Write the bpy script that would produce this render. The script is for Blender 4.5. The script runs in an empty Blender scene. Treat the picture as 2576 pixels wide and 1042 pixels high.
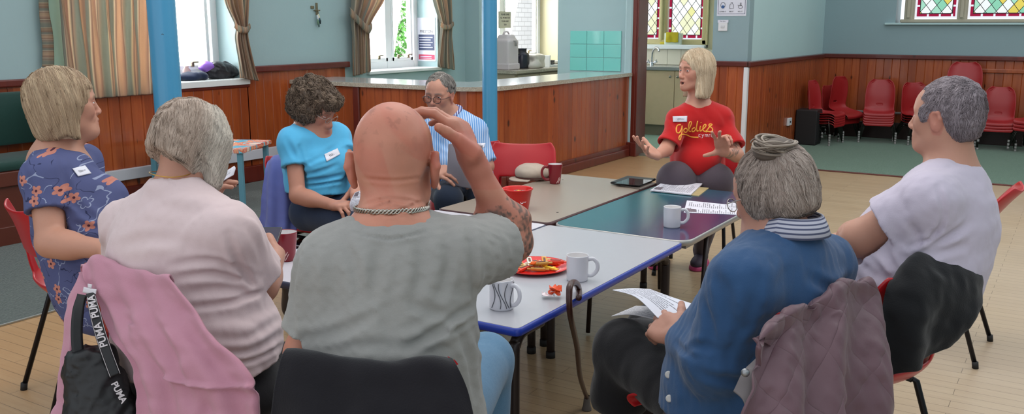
import bpy, bmesh, math, random
import numpy as np
from mathutils import Vector, Matrix, Euler
random.seed(7); RNG=np.random.default_rng(7)
SC=bpy.context.scene; COL=SC.collection
# ---------------------------------------------------------------- camera model
F=2300.;CX=1288.;CY=521.;TILT=math.radians(11.3);YAW=math.radians(32.);CAMH=1.48
_ct,_st=math.cos(TILT),math.sin(TILT)
FW=np.array([-math.sin(YAW)*_ct,math.cos(YAW)*_ct,-_st]);RT=np.array([math.cos(YAW),math.sin(YAW),0.]);UPV=np.cross(RT,FW)
CAM=np.array([0,0,CAMH])
def A(*v): return np.array(v,float)
def ray(x,y): return FW+RT*(x-CX)/F-UPV*(y-CY)/F
def P(x,y,z): return CAM+ray(x,y)*z
def PZ(x,y,z): d=ray(x,y);return CAM+d*((z-CAMH)/d[2])
def PX(x,y,X): d=ray(x,y);return CAM+d*(X/d[0])
def PY(x,y,Y): d=ray(x,y);return CAM+d*(Y/d[1])
def unit(v): v=np.asarray(v,float);return v/(np.linalg.norm(v)+1e-12)
def lerp(a,b,t): return np.asarray(a)*(1-t)+np.asarray(b)*t
cam=bpy.data.cameras.new('camera');co=bpy.data.objects.new('camera',cam);COL.objects.link(co)
co.location=CAM;cam.sensor_width=36;cam.lens=F/2576*36;cam.clip_start=.05;cam.clip_end=200
co.rotation_euler=Matrix((RT,UPV,-FW)).transposed().to_euler();SC.camera=co
# ---------------------------------------------------------------- objects
def root_off(o):
    v=Vector((0,0,0))
    while o is not None: v+=o.location; o=o.parent
    return np.array(v)
def tag(o,label=None,cat=None,group=None,kind=None):
    if label:o['label']=label
    if cat:o['category']=cat
    if group:o['group']=group
    if kind:o['kind']=kind
    return o
def thing(name,label,cat,loc=(0,0,0),rz=0,group=None):
    o=bpy.data.objects.new(name,None);COL.objects.link(o);o.location=Vector([float(c) for c in loc]);o.rotation_euler=(0,0,rz);o.empty_display_size=.05
    return tag(o,label,cat,group)
def mkmesh(name,V,Fs,col=None,smooth=True,uv=None):
    """V (n,3); Fs list of arrays (m,k)"""
    me=bpy.data.meshes.new(name);V=np.asarray(V,np.float32)
    if not isinstance(Fs,(list,tuple)):Fs=[Fs]
    if len(Fs) and not hasattr(Fs[0],'shape'):
        me.from_pydata([tuple(map(float,v)) for v in V],[],[tuple(map(int,f)) for f in Fs]);me.update()
    else:
        Fs=[np.asarray(f,np.int32) for f in Fs if len(f)]
        me.vertices.add(len(V));me.vertices.foreach_set('co',V.ravel())
        lv=np.concatenate([f.ravel() for f in Fs]);cnt=np.concatenate([np.full(len(f),f.shape[1],np.int32) for f in Fs])
        st=np.concatenate([[0],np.cumsum(cnt)[:-1]]).astype(np.int32)
        me.loops.add(len(lv));me.loops.foreach_set('vertex_index',lv)
        me.polygons.add(len(cnt));me.polygons.foreach_set('loop_start',st)
        me.update(calc_edges=True);me.validate()
    me.polygons.foreach_set('use_smooth',np.full(len(me.polygons),bool(smooth)))
    if col is not None and len(col)==len(me.vertices):
        a=me.color_attributes.new('Col','FLOAT_COLOR','POINT');c=np.ones((len(V),4),np.float32);c[:,:3]=col;a.data.foreach_set('color',c.ravel())
    if uv is not None:
        u=me.uv_layers.new(name='UVMap');li=np.zeros(len(me.loops),np.int32);me.loops.foreach_get('vertex_index',li)
        u.data.foreach_set('uv',np.asarray(uv,np.float32)[li].ravel())
    return me
def link(name,me,mat,parent=None,label=None,world=True):
    o=bpy.data.objects.new(name,me);COL.objects.link(o)
    if mat is not None: me.materials.clear() if len(me.materials) else None;me.materials.append(mat)
    if parent is not None: o.parent=parent
    if label:o['label']=label
    return o
def obj(name,VF,mat,parent=None,label=None,world=True,smooth=True,col=None,uv=None):
    V,Fs=VF[0],VF[1];V=np.asarray(V,float)
    if world and parent is not None: V=V-root_off(parent)
    return link(name,mkmesh(name,V,Fs,col,smooth,uv),mat,parent,label)
def bmobj(name,bm,mat,parent=None,label=None,world=True,smooth=False,auto=None):
    if world and parent is not None: bmesh.ops.translate(bm,verts=bm.verts,vec=-Vector(root_off(parent)))
    me=bpy.data.meshes.new(name);bmesh.ops.recalc_face_normals(bm,faces=bm.faces);bm.to_mesh(me);bm.free()
    if smooth:
        me.polygons.foreach_set('use_smooth',np.ones(len(me.polygons),bool))
        try: me.set_sharp_from_angle(angle=math.radians(auto or 40))
        except Exception: pass
    return link(name,me,mat,parent,label)
def BM(): return bmesh.new()
def add_box(bm,c,s,R=None,bev=0,seg=2):
    r=bmesh.ops.create_cube(bm,size=1);vs=r['verts']
    for v in vs: v.co=Vector((v.co.x*s[0],v.co.y*s[1],v.co.z*s[2]))
    if bev>0:
        es=list({e for v in vs for e in v.link_edges})
        rr=bmesh.ops.bevel(bm,geom=es,offset=bev,segments=seg,affect='EDGES',profile=.5);vs=list({v for f in rr['faces'] for v in f.verts}|{v for v in vs if v.is_valid})
    for v in vs:
        co_=v.co.copy()
        if R is not None: co_=R@co_
        v.co=co_+Vector([float(q) for q in c])
    return vs
def boxb(bm,lo,hi,bev=0):
    lo=np.minimum(lo,hi);hi_=np.maximum(lo,hi) if False else np.maximum(hi,lo)
    return add_box(bm,(np.asarray(lo)+hi_)/2,hi_-np.asarray(lo),None,bev)
def frames(pts):
    pts=np.asarray(pts,float);n=len(pts);T=np.zeros_like(pts);T[1:-1]=pts[2:]-pts[:-2];T[0]=pts[1]-pts[0];T[-1]=pts[-1]-pts[-2]
    T/= (np.linalg.norm(T,axis=1,keepdims=True)+1e-12)
    a=A(0,0,1) if abs(T[0][2])<.9 else A(1,0,0);N=[unit(np.cross(T[0],a))]
    for i in range(1,n):
        v=N[-1]-T[i]*np.dot(N[-1],T[i]);N.append(unit(v))
    N=np.array(N);B=np.cross(T,N);return T,N,B
def tube(pts,r,seg=10,cap=True,flat=1.0,closed=False):
    pts=np.asarray(pts,float);n=len(pts);r=np.broadcast_to(np.asarray(r,float),(n,));T,N,B=frames(pts)
    a=np.linspace(0,2*math.pi,seg,endpoint=False)
    V=(pts[:,None]+r[:,None,None]*(np.cos(a)[None,:,None]*N[:,None]+flat*np.sin(a)[None,:,None]*B[:,None])).reshape(-1,3)
    i=np.arange(n-1)[:,None]*seg;j=np.arange(seg)[None];j2=(j+1)%seg
    Q=np.stack([i+j,i+j2,i+seg+j2,i+seg+j],-1).reshape(-1,4)
    if closed:
        i0=(n-1)*seg;Q=np.concatenate([Q,np.stack([i0+j[0],i0+j2[0],j2[0],j[0]],-1)])
        return V,[Q]
    Fs=[Q]
    if cap:
        k=len(V);V=np.concatenate([V,pts[:1],pts[-1:]])
        Tt=np.concatenate([np.stack([j2[0],j[0],np.full(seg,k)],-1),np.stack([(n-1)*seg+j[0],(n-1)*seg+j2[0],np.full(seg,k+1)],-1)])
        Fs.append(Tt)
    return V,Fs
def merge(parts):
    Vs=[];by={};off=0;C=[]
    for p in parts:
        V,Fs=p[0],p[1]
        for f in Fs:
            f=np.asarray(f);by.setdefault(f.shape[1],[]).append(f+off)
        Vs.append(V);off+=len(V)
        if len(p)>2:C.append(p[2])
    return (np.concatenate(Vs),[np.concatenate(v) for v in by.values()])+((np.concatenate(C),) if len(C)==len(parts) else ())
def lathe(prof,c=(0,0,0),seg=32,closed=False):
    prof=np.asarray(prof,float);n=len(prof);a=np.linspace(0,2*math.pi,seg,endpoint=False)
    V=np.stack([prof[:,0][:,None]*np.cos(a),prof[:,0][:,None]*np.sin(a),np.repeat(prof[:,1][:,None],seg,1)],-1).reshape(-1,3)+np.asarray(c,float)
    i=np.arange(n-1)[:,None]*seg;j=np.arange(seg)[None];j2=(j+1)%seg
    Q=np.stack([i+j,i+j2,i+seg+j2,i+seg+j],-1).reshape(-1,4)
    return V,[Q]
def spline(pts,n):
    pts=np.asarray(pts,float);m=len(pts);t=np.linspace(0,m-1,n);i=np.clip(np.floor(t).astype(int),0,m-2);f=(t-i)[:,None]
    p0=pts[np.maximum(i-1,0)];p1=pts[i];p2=pts[i+1];p3=pts[np.minimum(i+2,m-1)]
    return .5*((2*p1)+(-p0+p2)*f+(2*p0-5*p1+4*p2-p3)*f**2+(-p0+3*p1-3*p2+p3)*f**3)
def net(rows,nu,nv):
    """rows: list (v) of lists (u) of 3-D control points -> dense grid (nv,nu,3)"""
    R=[spline(r,nu) for r in rows];R=np.stack(R);return np.stack([spline(R[:,k],nv) for k in range(nu)],1)
def gridmesh(G,disp=None,thick=.003,closed_u=False):
    nv,nu=G.shape[:2]
    du=np.gradient(G,axis=1);dv=np.gradient(G,axis=0);N=np.cross(du,dv);N/=np.linalg.norm(N,axis=2,keepdims=True)+1e-12
    if disp is not None: G=G+N*disp[...,None]
    idx=np.arange(nv*nu).reshape(nv,nu)
    Q=np.stack([idx[:-1,:-1],idx[:-1,1:],idx[1:,1:],idx[1:,:-1]],-1).reshape(-1,4)
    uu,vv=np.meshgrid(np.linspace(0,1,nu),np.linspace(0,1,nv));uv=np.stack([uu,vv],-1).reshape(-1,2)
    if thick:
        V=np.concatenate([(G+N*thick/2).reshape(-1,3),(G-N*thick/2).reshape(-1,3)]);m=nv*nu
        b=np.concatenate([idx[0,:],idx[1:,-1],idx[-1,-2::-1],idx[-2:0:-1,0]]);b2=np.roll(b,-1)
        E=np.stack([b,b+m,b2+m,b2],-1)
        return V,[np.concatenate([Q,Q[:,::-1]+m,E])],np.concatenate([uv,uv])
    return G.reshape(-1,3),[Q],uv
def wav(p,seed,scale,n=5,warp=.6):
    """smooth sine noise ~[-1,1] on points (...,3)"""
    r=np.random.default_rng(seed);p=np.asarray(p)*scale;o=np.zeros(p.shape[:-1])
    for k in range(n):
        d=r.normal(size=3);d/=np.linalg.norm(d);f=1+1.3*r.random();ph=r.random()*6.28
        o=o+np.sin(p@d*f*3+ph+warp*o*2)/(n**.5)
    return o*.8
# ---------------------------------------------------------------- materials
def srgb(h):
    if isinstance(h,str):
        h=h.lstrip('#');c=[int(h[i:i+2],16)/255 for i in (0,2,4)]
    else: c=[v/255 for v in h]
    return tuple((v/12.92 if v<=.04045 else ((v+.055)/1.055)**2.4) for v in c)
class NT:
    def __init__(s,name):
        s.m=bpy.data.materials.new(name);s.m.use_nodes=True;s.t=s.m.node_tree;s.t.nodes.clear();s.L=s.t.links
        s.out=s.n('ShaderNodeOutputMaterial');s.b=s.n('ShaderNodeBsdfPrincipled');s.L.new(s.b.outputs[0],s.out.inputs[0])
    def n(s,k,**kw):
        o=s.t.nodes.new(k)
        for a,b in kw.items(): setattr(o,a,b)
        return o
    def put(s,i,v):
        if hasattr(v,'node') : s.L.new(v,i)
        elif v is not None:
            if isinstance(v,(tuple,list)) and len(v)==3 and i.type=='RGBA': v=tuple(v)+(1,)
            i.default_value=v
    def coord(s,k='Object'): return s.n('ShaderNodeTexCoord').outputs[k]
    def mapv(s,v,scale=(1,1,1),rot=(0,0,0),loc=(0,0,0)):
        m=s.n('ShaderNodeMapping');s.put(m.inputs[0],v);m.inputs['Scale'].default_value=scale;m.inputs['Rotation'].default_value=rot;m.inputs['Location'].default_value=loc;return m.outputs[0]
    def noise(s,v,sc,det=3,rough=.5,dist=0,out=0):
        m=s.n('ShaderNodeTexNoise');s.put(m.inputs['Vector'],v);m.inputs['Scale'].default_value=sc;m.inputs['Detail'].default_value=det;m.inputs['Roughness'].default_value=rough;m.inputs['Distortion'].default_value=dist;return m.outputs[out]
    def vor(s,v,sc,feature='F1',out='Distance',dim='3D',rnd=1):
        m=s.n('ShaderNodeTexVoronoi',feature=feature,voronoi_dimensions=dim);s.put(m.inputs['Vector'],v);m.inputs['Scale'].default_value=sc;m.inputs['Randomness'].default_value=rnd;return m.outputs[out]
    def math(s,op,a,b=None,c=None,clamp=False):
        m=s.n('ShaderNodeMath',operation=op,use_clamp=clamp);s.put(m.inputs[0],a)
        if b is not None:s.put(m.inputs[1],b)
        if c is not None:s.put(m.inputs[2],c)
        return m.outputs[0]
    def mix(s,f,a,b,blend='MIX'):
        m=s.n('ShaderNodeMix',data_type='RGBA',blend_type=blend);s.put(m.inputs[0],f);s.put(m.inputs[6],a);s.put(m.inputs[7],b);return m.outputs[2]
    def ramp(s,f,stops,interp='LINEAR'):
        m=s.n('ShaderNodeValToRGB');m.color_ramp.interpolation=interp;s.put(m.inputs[0],f);e=m.color_ramp.elements
        while len(e)<len(stops):e.new(.5)
        for q,(p,c) in zip(e,stops): q.position=p;q.color=tuple(c)+(1,) if len(c)==3 else c
        return m.outputs[0]
    def sep(s,v): m=s.n('ShaderNodeSeparateXYZ');s.put(m.inputs[0],v);return m.outputs
    def comb(s,x,y,z=0.): m=s.n('ShaderNodeCombineXYZ');s.put(m.inputs[0],x);s.put(m.inputs[1],y);s.put(m.inputs[2],z);return m.outputs[0]
    def bump(s,h,strength=.3,dist=.002,normal=None):
        m=s.n('ShaderNodeBump');s.put(m.inputs['Height'],h);m.inputs['Strength'].default_value=strength;m.inputs['Distance'].default_value=dist
        if normal is not None:s.put(m.inputs['Normal'],normal)
        return m.outputs[0]
    def fin(s,col=None,rough=None,metal=None,normal=None,spec=None,sheen=None,coat=None,sss=None):
        b=s.b.inputs
        for k,v in (('Base Color',col),('Roughness',rough),('Metallic',metal),('Normal',normal),('Specular IOR Level',spec),('Sheen Weight',sheen),('Coat Weight',coat)):
            if v is not None:s.put(b[k],v)
        if sss: b['Subsurface Weight'].default_value=sss;b['Subsurface Radius'].default_value=(.012,.005,.003);b['Subsurface Scale'].default_value=1.
        return s.m
MATS={}
def M(name,col,rough=.5,metal=0,bump=0,bscale=60,var=0,vscale=8,spec=.5,sheen=0,coat=0):
    if name in MATS:return MATS[name]
    n=NT(name);c=srgb(col);cc=c;v=n.coord()
    if var: cc=n.mix(n.noise(v,vscale,4),tuple(x*(1-var) for x in c),tuple(min(1,x*(1+var)) for x in c))
    nm=n.bump(n.noise(v,bscale,3),bump,.002) if bump else None
    MATS[name]=n.fin(cc,rough,metal,nm,spec,sheen,coat);return MATS[name]
def fabric(name,col,weave=900,rough=.9,var=.06,mottle=0,mcol=None):
    n=NT(name);v=n.coord();c=srgb(col)
    b=n.mix(n.noise(v,5,4),tuple(x*(1-var) for x in c),tuple(min(1,x*(1+var)) for x in c))
    if mottle: b=n.mix(n.math('MULTIPLY',n.noise(n.mapv(v,(1,1,6)),60,3,.7),mottle),b,srgb(mcol))
    h=n.math('ADD',n.noise(v,weave,1),n.math('MULTIPLY',n.noise(v,28,3),2.5))
    return n.fin(b,rough,0,n.bump(h,.35,.0015),.25,.15)
def vcol(name,rough=.5,bump=.2,bscale=250,sss=0,spec=.4,sheen=0,pore=True):
    n=NT(name);a=n.n('ShaderNodeAttribute',attribute_name='Col').outputs['Color'];v=n.coord()
    c=n.mix(n.noise(v,45,4,.6),n.mix(.88,(0,0,0),a),a) if pore else a
    nm=n.bump(n.noise(v,bscale,3,.6),bump,.001)
    return n.fin(c,rough,0,nm,spec,sheen,sss=sss)
# ---------------------------------------------------------------- signed-distance modelling
def smin(a,b,k):
    if k<=0:return np.minimum(a,b)
    h=np.maximum(k-np.abs(a-b),0)/k;return np.minimum(a,b)-h*h*k*.25
def rc(a,b,ra,rb):
    a=A(*a);b=A(*b);ba=b-a;l2=ba@ba+1e-12
    def f(p):
        pa=p-a;t=np.clip(pa@ba/l2,0,1);return np.linalg.norm(pa-t[:,None]*ba,axis=1)-(ra+(rb-ra)*t)
    f.c=(a+b)/2;f.r=math.sqrt(l2)/2+max(ra,rb);return f
def ell(c,r,R=None):
    c=A(*c);r=A(*r);Rm=np.eye(3) if R is None else np.asarray(R)
    def f(p):
        q=(p-c)@Rm.T;k0=np.linalg.norm(q/r,axis=1);k1=np.linalg.norm(q/(r*r),axis=1)+1e-9;return k0*(k0-1)/k1
    f.c=c;f.r=max(r);return f
def rbox(c,s,R=None,rd=.01):
    c=A(*c);s=A(*s)-rd;Rm=np.eye(3) if R is None else np.asarray(R)
    def f(p):
        q=np.abs((p-c)@Rm.T)-s;return np.linalg.norm(np.maximum(q,0),axis=1)+np.minimum(q.max(1),0)-rd
    f.c=c;f.r=float(np.linalg.norm(s))+rd;return f
def plane(pt,n):
    pt=A(*pt);n=unit(n)
    def f(p): return (p-pt)@n
    f.c=None;f.r=1e9;return f
def chain(pts,rs): return [rc(pts[i],pts[i+1],rs[i],rs[i+1]) for i in range(len(pts)-1)]
class SDF:
    def __init__(s): s.ops=[];s.disp=[]
    def add(s,f,k=.02):
        for g in (f if isinstance(f,(list,tuple)) else [f]): s.ops.append(('u',g,k))
        return s
    def sub(s,f,k=.005):
        for g in (f if isinstance(f,(list,tuple)) else [f]): s.ops.append(('s',g,k))
        return s
    def cut(s,pt,n,k=.004): s.ops.append(('i',plane(pt,n),k));return s   # keeps the side opposite to n
    def dis(s,fn): s.ops.append(('d',fn,0));return s
    def __call__(s,p):
        d=np.full(len(p),1e3)
        for op,f,k in s.ops:
            if op=='u': d=smin(d,f(p),k)
            elif op=='s': d=-smin(-d,f(p),k)
            elif op=='i': d=-smin(-d,-f(p),k)
            elif op=='d': d=d+f(p)
        return d
    def local(s,c,rad,kx=.04):
        o=SDF();o.ops=[q for q in s.ops if q[0] in 'di' or getattr(q[1],'c',None) is None or np.linalg.norm(q[1].c-c)-q[1].r<rad+q[2]+kx];return o
    def bounds(s,pad=.03):
        lo=np.full(3,1e9);hi=-lo
        for op,f,k in s.ops:
            if op=='u' and f.c is not None: lo=np.minimum(lo,f.c-f.r);hi=np.maximum(hi,f.c+f.r)
        return lo-pad,hi+pad
    def grad(s,p,e=.0015):
        K=np.array([[1,-1,-1],[-1,-1,1],[-1,1,-1],[1,1,1]],float);g=np.zeros_like(p)
        for k in K: g+=k*s(p+k*e)[:,None]
        return g/(np.linalg.norm(g,axis=1,keepdims=True)+1e-12)
def polygonize(f,h,lo=None,hi=None,margin=.012):
    if lo is None: lo,hi=f.bounds()
    lo=np.asarray(lo,float);B=6;nb=np.maximum(1,np.ceil((np.asarray(hi)-lo)/h/B).astype(int));n=nb*B
    bc=np.stack(np.meshgrid(*[np.arange(k) for k in nb],indexing='ij'),-1).reshape(-1,3)
    cen=lo+(bc*B+(B-1)/2)*h;dc=f(cen);act=np.abs(dc)<B*h*.9+margin
    G=np.repeat(np.repeat(np.repeat(dc.reshape(nb),B,0),B,1),B,2).astype(np.float32)
    loc=np.stack(np.meshgrid(*[np.arange(B)]*3,indexing='ij'),-1).reshape(-1,3)
    ab=bc[act];SB=5;key=(ab//SB)@np.array([1,1000,1000000]);od=np.argsort(key,kind='stable');ab=ab[od];key=key[od]
    sp=np.flatnonzero(np.r_[True,key[1:]!=key[:-1],True])
    for a_,b_ in zip(sp[:-1],sp[1:]):
        J=(ab[a_:b_][:,None]*B+loc[None]).reshape(-1,3);p=lo+J*h;c=(p.min(0)+p.max(0))/2;G[J[:,0],J[:,1],J[:,2]]=f.local(c,float(np.linalg.norm(p.max(0)-c)))(p)
    ins=G<0
    c=ins[:-1,:-1,:-1].astype(np.int8)
    for dx,dy,dz in ((1,0,0),(0,1,0),(0,0,1),(1,1,0),(1,0,1),(0,1,1),(1,1,1)):
        c=c+ins[dx:n[0]-1+dx,dy:n[1]-1+dy,dz:n[2]-1+dz]
    cells=np.argwhere((c>0)&(c<8));m=len(cells)
    if m==0: return np.zeros((0,3)),[np.zeros((0,4),int)]
    cor=[(i,j,k) for i in (0,1) for j in (0,1) for k in (0,1)]
    val=np.stack([G[cells[:,0]+a,cells[:,1]+b,cells[:,2]+d] for a,b,d in cor],1).astype(float)
    S=np.zeros((m,3));W=np.zeros(m)
    for i in range(8):
        for j in range(i+1,8):
            if sum(abs(cor[i][q]-cor[j][q]) for q in range(3))!=1: continue
            a=val[:,i];b=val[:,j];x=(a<0)!=(b<0);t=np.where(x,a/(a-b+1e-20),0)
            pt=np.array(cor[i])[None]+t[:,None]*(np.array(cor[j])-np.array(cor[i]))[None]
            S+=pt*x[:,None];W+=x
    V=lo+(cells+S/W[:,None])*h
    idx=np.full(tuple(n-1),-1,np.int32);idx[cells[:,0],cells[:,1],cells[:,2]]=np.arange(m)
    Q=[]
    for ax in range(3):
        o=[0,0,0];o[ax]=1
        s0=ins[:n[0]-o[0],:n[1]-o[1],:n[2]-o[2]];s1=ins[o[0]:,o[1]:,o[2]:]
        E=np.argwhere(s0!=s1);b,d=[(1,2),(2,0),(0,1)][ax]
        E=E[(E[:,b]>0)&(E[:,d]>0)&(E[:,b]<n[b]-1)&(E[:,d]<n[d]-1)&(E[:,ax]<n[ax]-1)]
        if not len(E):continue
        eb=np.zeros(3,int);eb[b]=1;ed=np.zeros(3,int);ed[d]=1
        g=lambda X: idx[X[:,0],X[:,1],X[:,2]]
        q=np.stack([g(E-eb-ed),g(E-ed),g(E),g(E-eb)],1)
        fl=~s0[E[:,0],E[:,1],E[:,2]];q[fl]=q[fl][:,::-1];q=q[(q>=0).all(1)];Q.append(q)
    return V,[np.concatenate(Q)]
def refine(f,V):
    V=np.asarray(V);out=V.copy();key=np.floor(V/.16).astype(int)@np.array([1,1000,1000000]);od=np.argsort(key,kind='stable');ks=key[od];sp=np.flatnonzero(np.r_[True,ks[1:]!=ks[:-1],True])
    for a_,b_ in zip(sp[:-1],sp[1:]):
        i=od[a_:b_];v=V[i];c=(v.min(0)+v.max(0))/2;g_=f.local(c,float(np.linalg.norm(v.max(0)-c)));d=g_(v);out[i]=v-g_.grad(v)*np.clip(d,-.002,.002)[:,None]
    return out
def fr(f,u):
    """rows: right, forward, up"""
    f=unit(f);u=unit(u);r=unit(np.cross(f,u));u=np.cross(r,f);return np.stack([r,f,u])
def turn_dir(x,turn,y=521):
    """horizontal unit vector: 0 = away from the camera at pixel column x, +90 = towards picture right"""
    d=ray(x,y).copy();d[2]=0;d=unit(d);a=-math.radians(turn);c,s=math.cos(a),math.sin(a);return A(c*d[0]-s*d[1],s*d[0]+c*d[1],0)
def strands(f,roots,dirfn,n=14,step=.01,off=.001,rad=.0009,stop=None,jit=.25,seed=0,lenvar=.3,wave=0,wl=.03,lift=0):
    r=np.random.default_rng(seed);p=roots.copy();N=len(p);alive=np.ones(N,bool);L=(1-lenvar*r.random(N))*n
    o=off+r.random(N)*off*1.0;path=[p.copy()];jv=r.normal(size=(N,3))*jit;ph=r.random(N)*6.28;wv=r.normal(size=(N,3))
    for i in range(n):
        g=f.grad(p);v=dirfn(p)+jv;v=v-g*(np.sum(v*g,1)*1.0)[:,None];v/=np.linalg.norm(v,axis=1,keepdims=True)+1e-9
        q=p+v*step
        if wave: q=q+np.cross(v,g)*(np.sin(ph+i*step/wl*6.28)*wave)[:,None]
        d=f(q);g=f.grad(q);q=q-g*np.clip(d-o-lift*(i+1)/n,-.02,.02)[:,None]*.9;q=np.where(np.isfinite(q)&(np.linalg.norm(q-p,axis=1,keepdims=True)<.05),q,p)
        alive&=(i<L)
        if stop is not None: alive&=~stop(q)
        p=np.where(alive[:,None],q,p);path.append(p.copy())
    path=np.stack(path,1);m=n+1
    T=np.diff(path,axis=1,append=path[:,-1:]);T[:,-1]=T[:,-2];ln=np.linalg.norm(T,axis=2,keepdims=True);
    for i in range(1,m): T[:,i]=np.where(ln[:,i]<1e-6,T[:,i-1],T[:,i])
    T/=np.linalg.norm(T,axis=2,keepdims=True)+1e-12
    a=np.array([.3,.5,.8]);N1=np.cross(T,a);N1/=np.linalg.norm(N1,axis=2,keepdims=True)+1e-12;N2=np.cross(T,N1)
    dead=np.cumsum((ln[...,0]<1e-6),axis=1)>0
    rr=rad*(.6+.8*r.random(N))[:,None]*np.sqrt(np.clip(1.05-np.linspace(0,1,m)[None]**2,0,1));rr=np.where(dead,rr*.15,rr)
    ang=[0,2.094,4.189]
    V=np.stack([path+rr[...,None]*(math.cos(t)*N1+math.sin(t)*N2) for t in ang],2) # N,m,3,3
    b=(np.arange(N)[:,None]*m+np.arange(m-1)[None]).ravel()*3
    Q=np.concatenate([np.stack([b+j,b+(j+1)%3,b+3+(j+1)%3,b+3+j],1) for j in range(3)])
    return V.reshape(-1,3),[Q],np.repeat(r.random(N),m*3)
# ---------------------------------------------------------------- room materials
def wood_panel(name,base='#99431f',dark='#6b2a14',lite='#b5602f',pitch=.1,ax=0,gloss=.28):
    n=NT(name);v=n.coord();s=n.sep(v);u=n.math('ADD',s[0],s[1])
    pl=n.math('FLOOR',n.math('DIVIDE',u,pitch))
    wn=n.n('ShaderNodeTexWhiteNoise',noise_dimensions='1D');n.put(wn.inputs['W'],pl);h=wn.outputs['Value']
    gv=n.comb(n.math('MULTIPLY',s[0],14.),n.math('MULTIPLY',s[1],14.),n.math('ADD',n.math('MULTIPLY',s[2],1.3),n.math('MULTIPLY',h,17.)))
    g=n.noise(gv,2.2,5,.6,.6)
    c=n.mix(n.math('MULTIPLY_ADD',g,1.9,-.5,clamp=True),srgb(base),srgb(lite))
    c=n.mix(n.math('MULTIPLY',h,.55),c,srgb(dark))
    kv=n.comb(u,0.,n.math('ADD',n.math('MULTIPLY',s[2],.6),n.math('MULTIPLY',h,3.)))
    k=n.vor(kv,5.2);c=n.mix(n.ramp(k,[(.0,(1,1,1)),(.07,(.85,.85,.85)),(.12,(0,0,0))]),c,srgb('#3a130a'))
    return n.fin(c,gloss,0,n.bump(g,.1,.002),.5,coat=.25)
PANEL=wood_panel('varnished_panel');RAIL=wood_panel('varnished_rail','#5e2017','#43130e','#70281b',3,0,.3)
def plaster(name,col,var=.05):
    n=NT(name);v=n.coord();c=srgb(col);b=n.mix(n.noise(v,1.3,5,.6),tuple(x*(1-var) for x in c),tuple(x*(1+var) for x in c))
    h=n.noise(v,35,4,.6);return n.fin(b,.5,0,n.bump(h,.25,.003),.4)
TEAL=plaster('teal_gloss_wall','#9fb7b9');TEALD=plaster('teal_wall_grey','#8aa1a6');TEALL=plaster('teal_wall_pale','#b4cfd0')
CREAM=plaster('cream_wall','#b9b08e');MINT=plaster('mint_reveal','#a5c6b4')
def floorboards(name,c1,c2,c3,w=.07,L=.9,rough=.33):
    n=NT(name);v=n.coord();br=n.n('ShaderNodeTexBrick');n.put(br.inputs['Vector'],v)
    for a,b in (('Scale',1.),('Mortar Size',.0012),('Brick Width',L),('Row Height',w),('Bias',0.)): br.inputs[a].default_value=b
    br.inputs['Color1'].default_value=(0,0,0,1);br.inputs['Color2'].default_value=(1,1,1,1);br.inputs['Mortar'].default_value=(.35,.35,.35,1);br.offset=.37
    t=n.math('MULTIPLY',br.outputs['Color'],1.)
    g=n.noise(n.mapv(v,(1.6,26,1)),2.4,5,.62,.5)
    c=n.mix(n.math('MULTIPLY_ADD',g,1.5,-.3,clamp=True),srgb(c1),srgb(c2));c=n.mix(n.math('MULTIPLY',t,.35),c,srgb(c3))
    c=n.mix(n.math('MULTIPLY',n.noise(v,.7,4,.6),.35),c,srgb('#8f7f6a'))
    sx=n.sep(v);wr=n.math('MULTIPLY',n.math('MULTIPLY_ADD',n.math('ADD',sx[0],n.math('MULTIPLY',n.noise(v,1.1,3),1.6)),.55,.35,clamp=True),.62);c=n.mix(wr,c,srgb('#b3a595'))  # glare on the right-hand boards painted in as pale grey, by X
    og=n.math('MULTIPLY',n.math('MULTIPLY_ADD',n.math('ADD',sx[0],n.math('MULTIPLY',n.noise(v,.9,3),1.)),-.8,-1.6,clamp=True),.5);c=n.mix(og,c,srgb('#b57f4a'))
    c=n.mix(n.math('MULTIPLY',br.outputs['Fac'],.75),c,srgb('#3c2a1c'))
    r=n.math('MULTIPLY_ADD',n.noise(v,3,4),.22,rough-.1)
    return n.fin(c,r,0,n.bump(n.math('ADD',g,n.math('MULTIPLY',br.outputs['Fac'],-3.)),.18,.0015),.5)
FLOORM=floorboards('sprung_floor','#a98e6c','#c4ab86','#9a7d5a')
def carpetm(name,c1,c2,sc=170):
    n=NT(name);v=n.coord();k=n.noise(v,sc,3,.7);c=n.mix(n.math('MULTIPLY_ADD',k,2.2,-.6,clamp=True),srgb(c1),srgb(c2))
    c=n.mix(n.math('MULTIPLY',n.noise(v,1.5,3),.35),c,srgb(c1));return n.fin(c,.95,0,n.bump(n.vor(v,sc*.8),.8,.006),.1,.2)
CARPG=carpetm('green_carpet','#44604f','#64806b',120);CARPL=carpetm('grey_green_carpet','#3e4643','#646b64',95)
def st(name,bm,m,smooth=False): o=bmobj(name,bm,m,None,smooth=smooth);o['kind']='structure';return o
WX=-6.7;DY=9.6;BY=12.8;RX=-3.07;WH=3.5;CFX=-4.42
# floors
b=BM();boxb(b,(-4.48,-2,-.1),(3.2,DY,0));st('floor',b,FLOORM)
b=BM();boxb(b,(-6.9,-2,-.1),(-4.48,6.8,.004));st('floor_carpet_left',b,CARPL)
b=BM();boxb(b,(-4.492,-2,.0),(-4.468,6.6,.012),.003);st('trim_1',b,M('alu_strip','#a9aca8',.35,.9))
b=BM();boxb(b,(RX,DY,-.1),(3.2,BY,.006));st('floor_carpet_right',b,CARPG)
b=BM();boxb(b,(RX,DY-.03,0),(3.2,DY+.002,.012),.003);st('trim_2',b,RAIL)
b=BM();boxb(b,(-6.9,6.8,-.1),(-4.48,DY,.0));boxb(b,(-6.9,DY,-.1),(RX,12.2,0.002));st('floor_kitchen',b,M('green_lino','#8fae9c',.35,var=.08))
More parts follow.
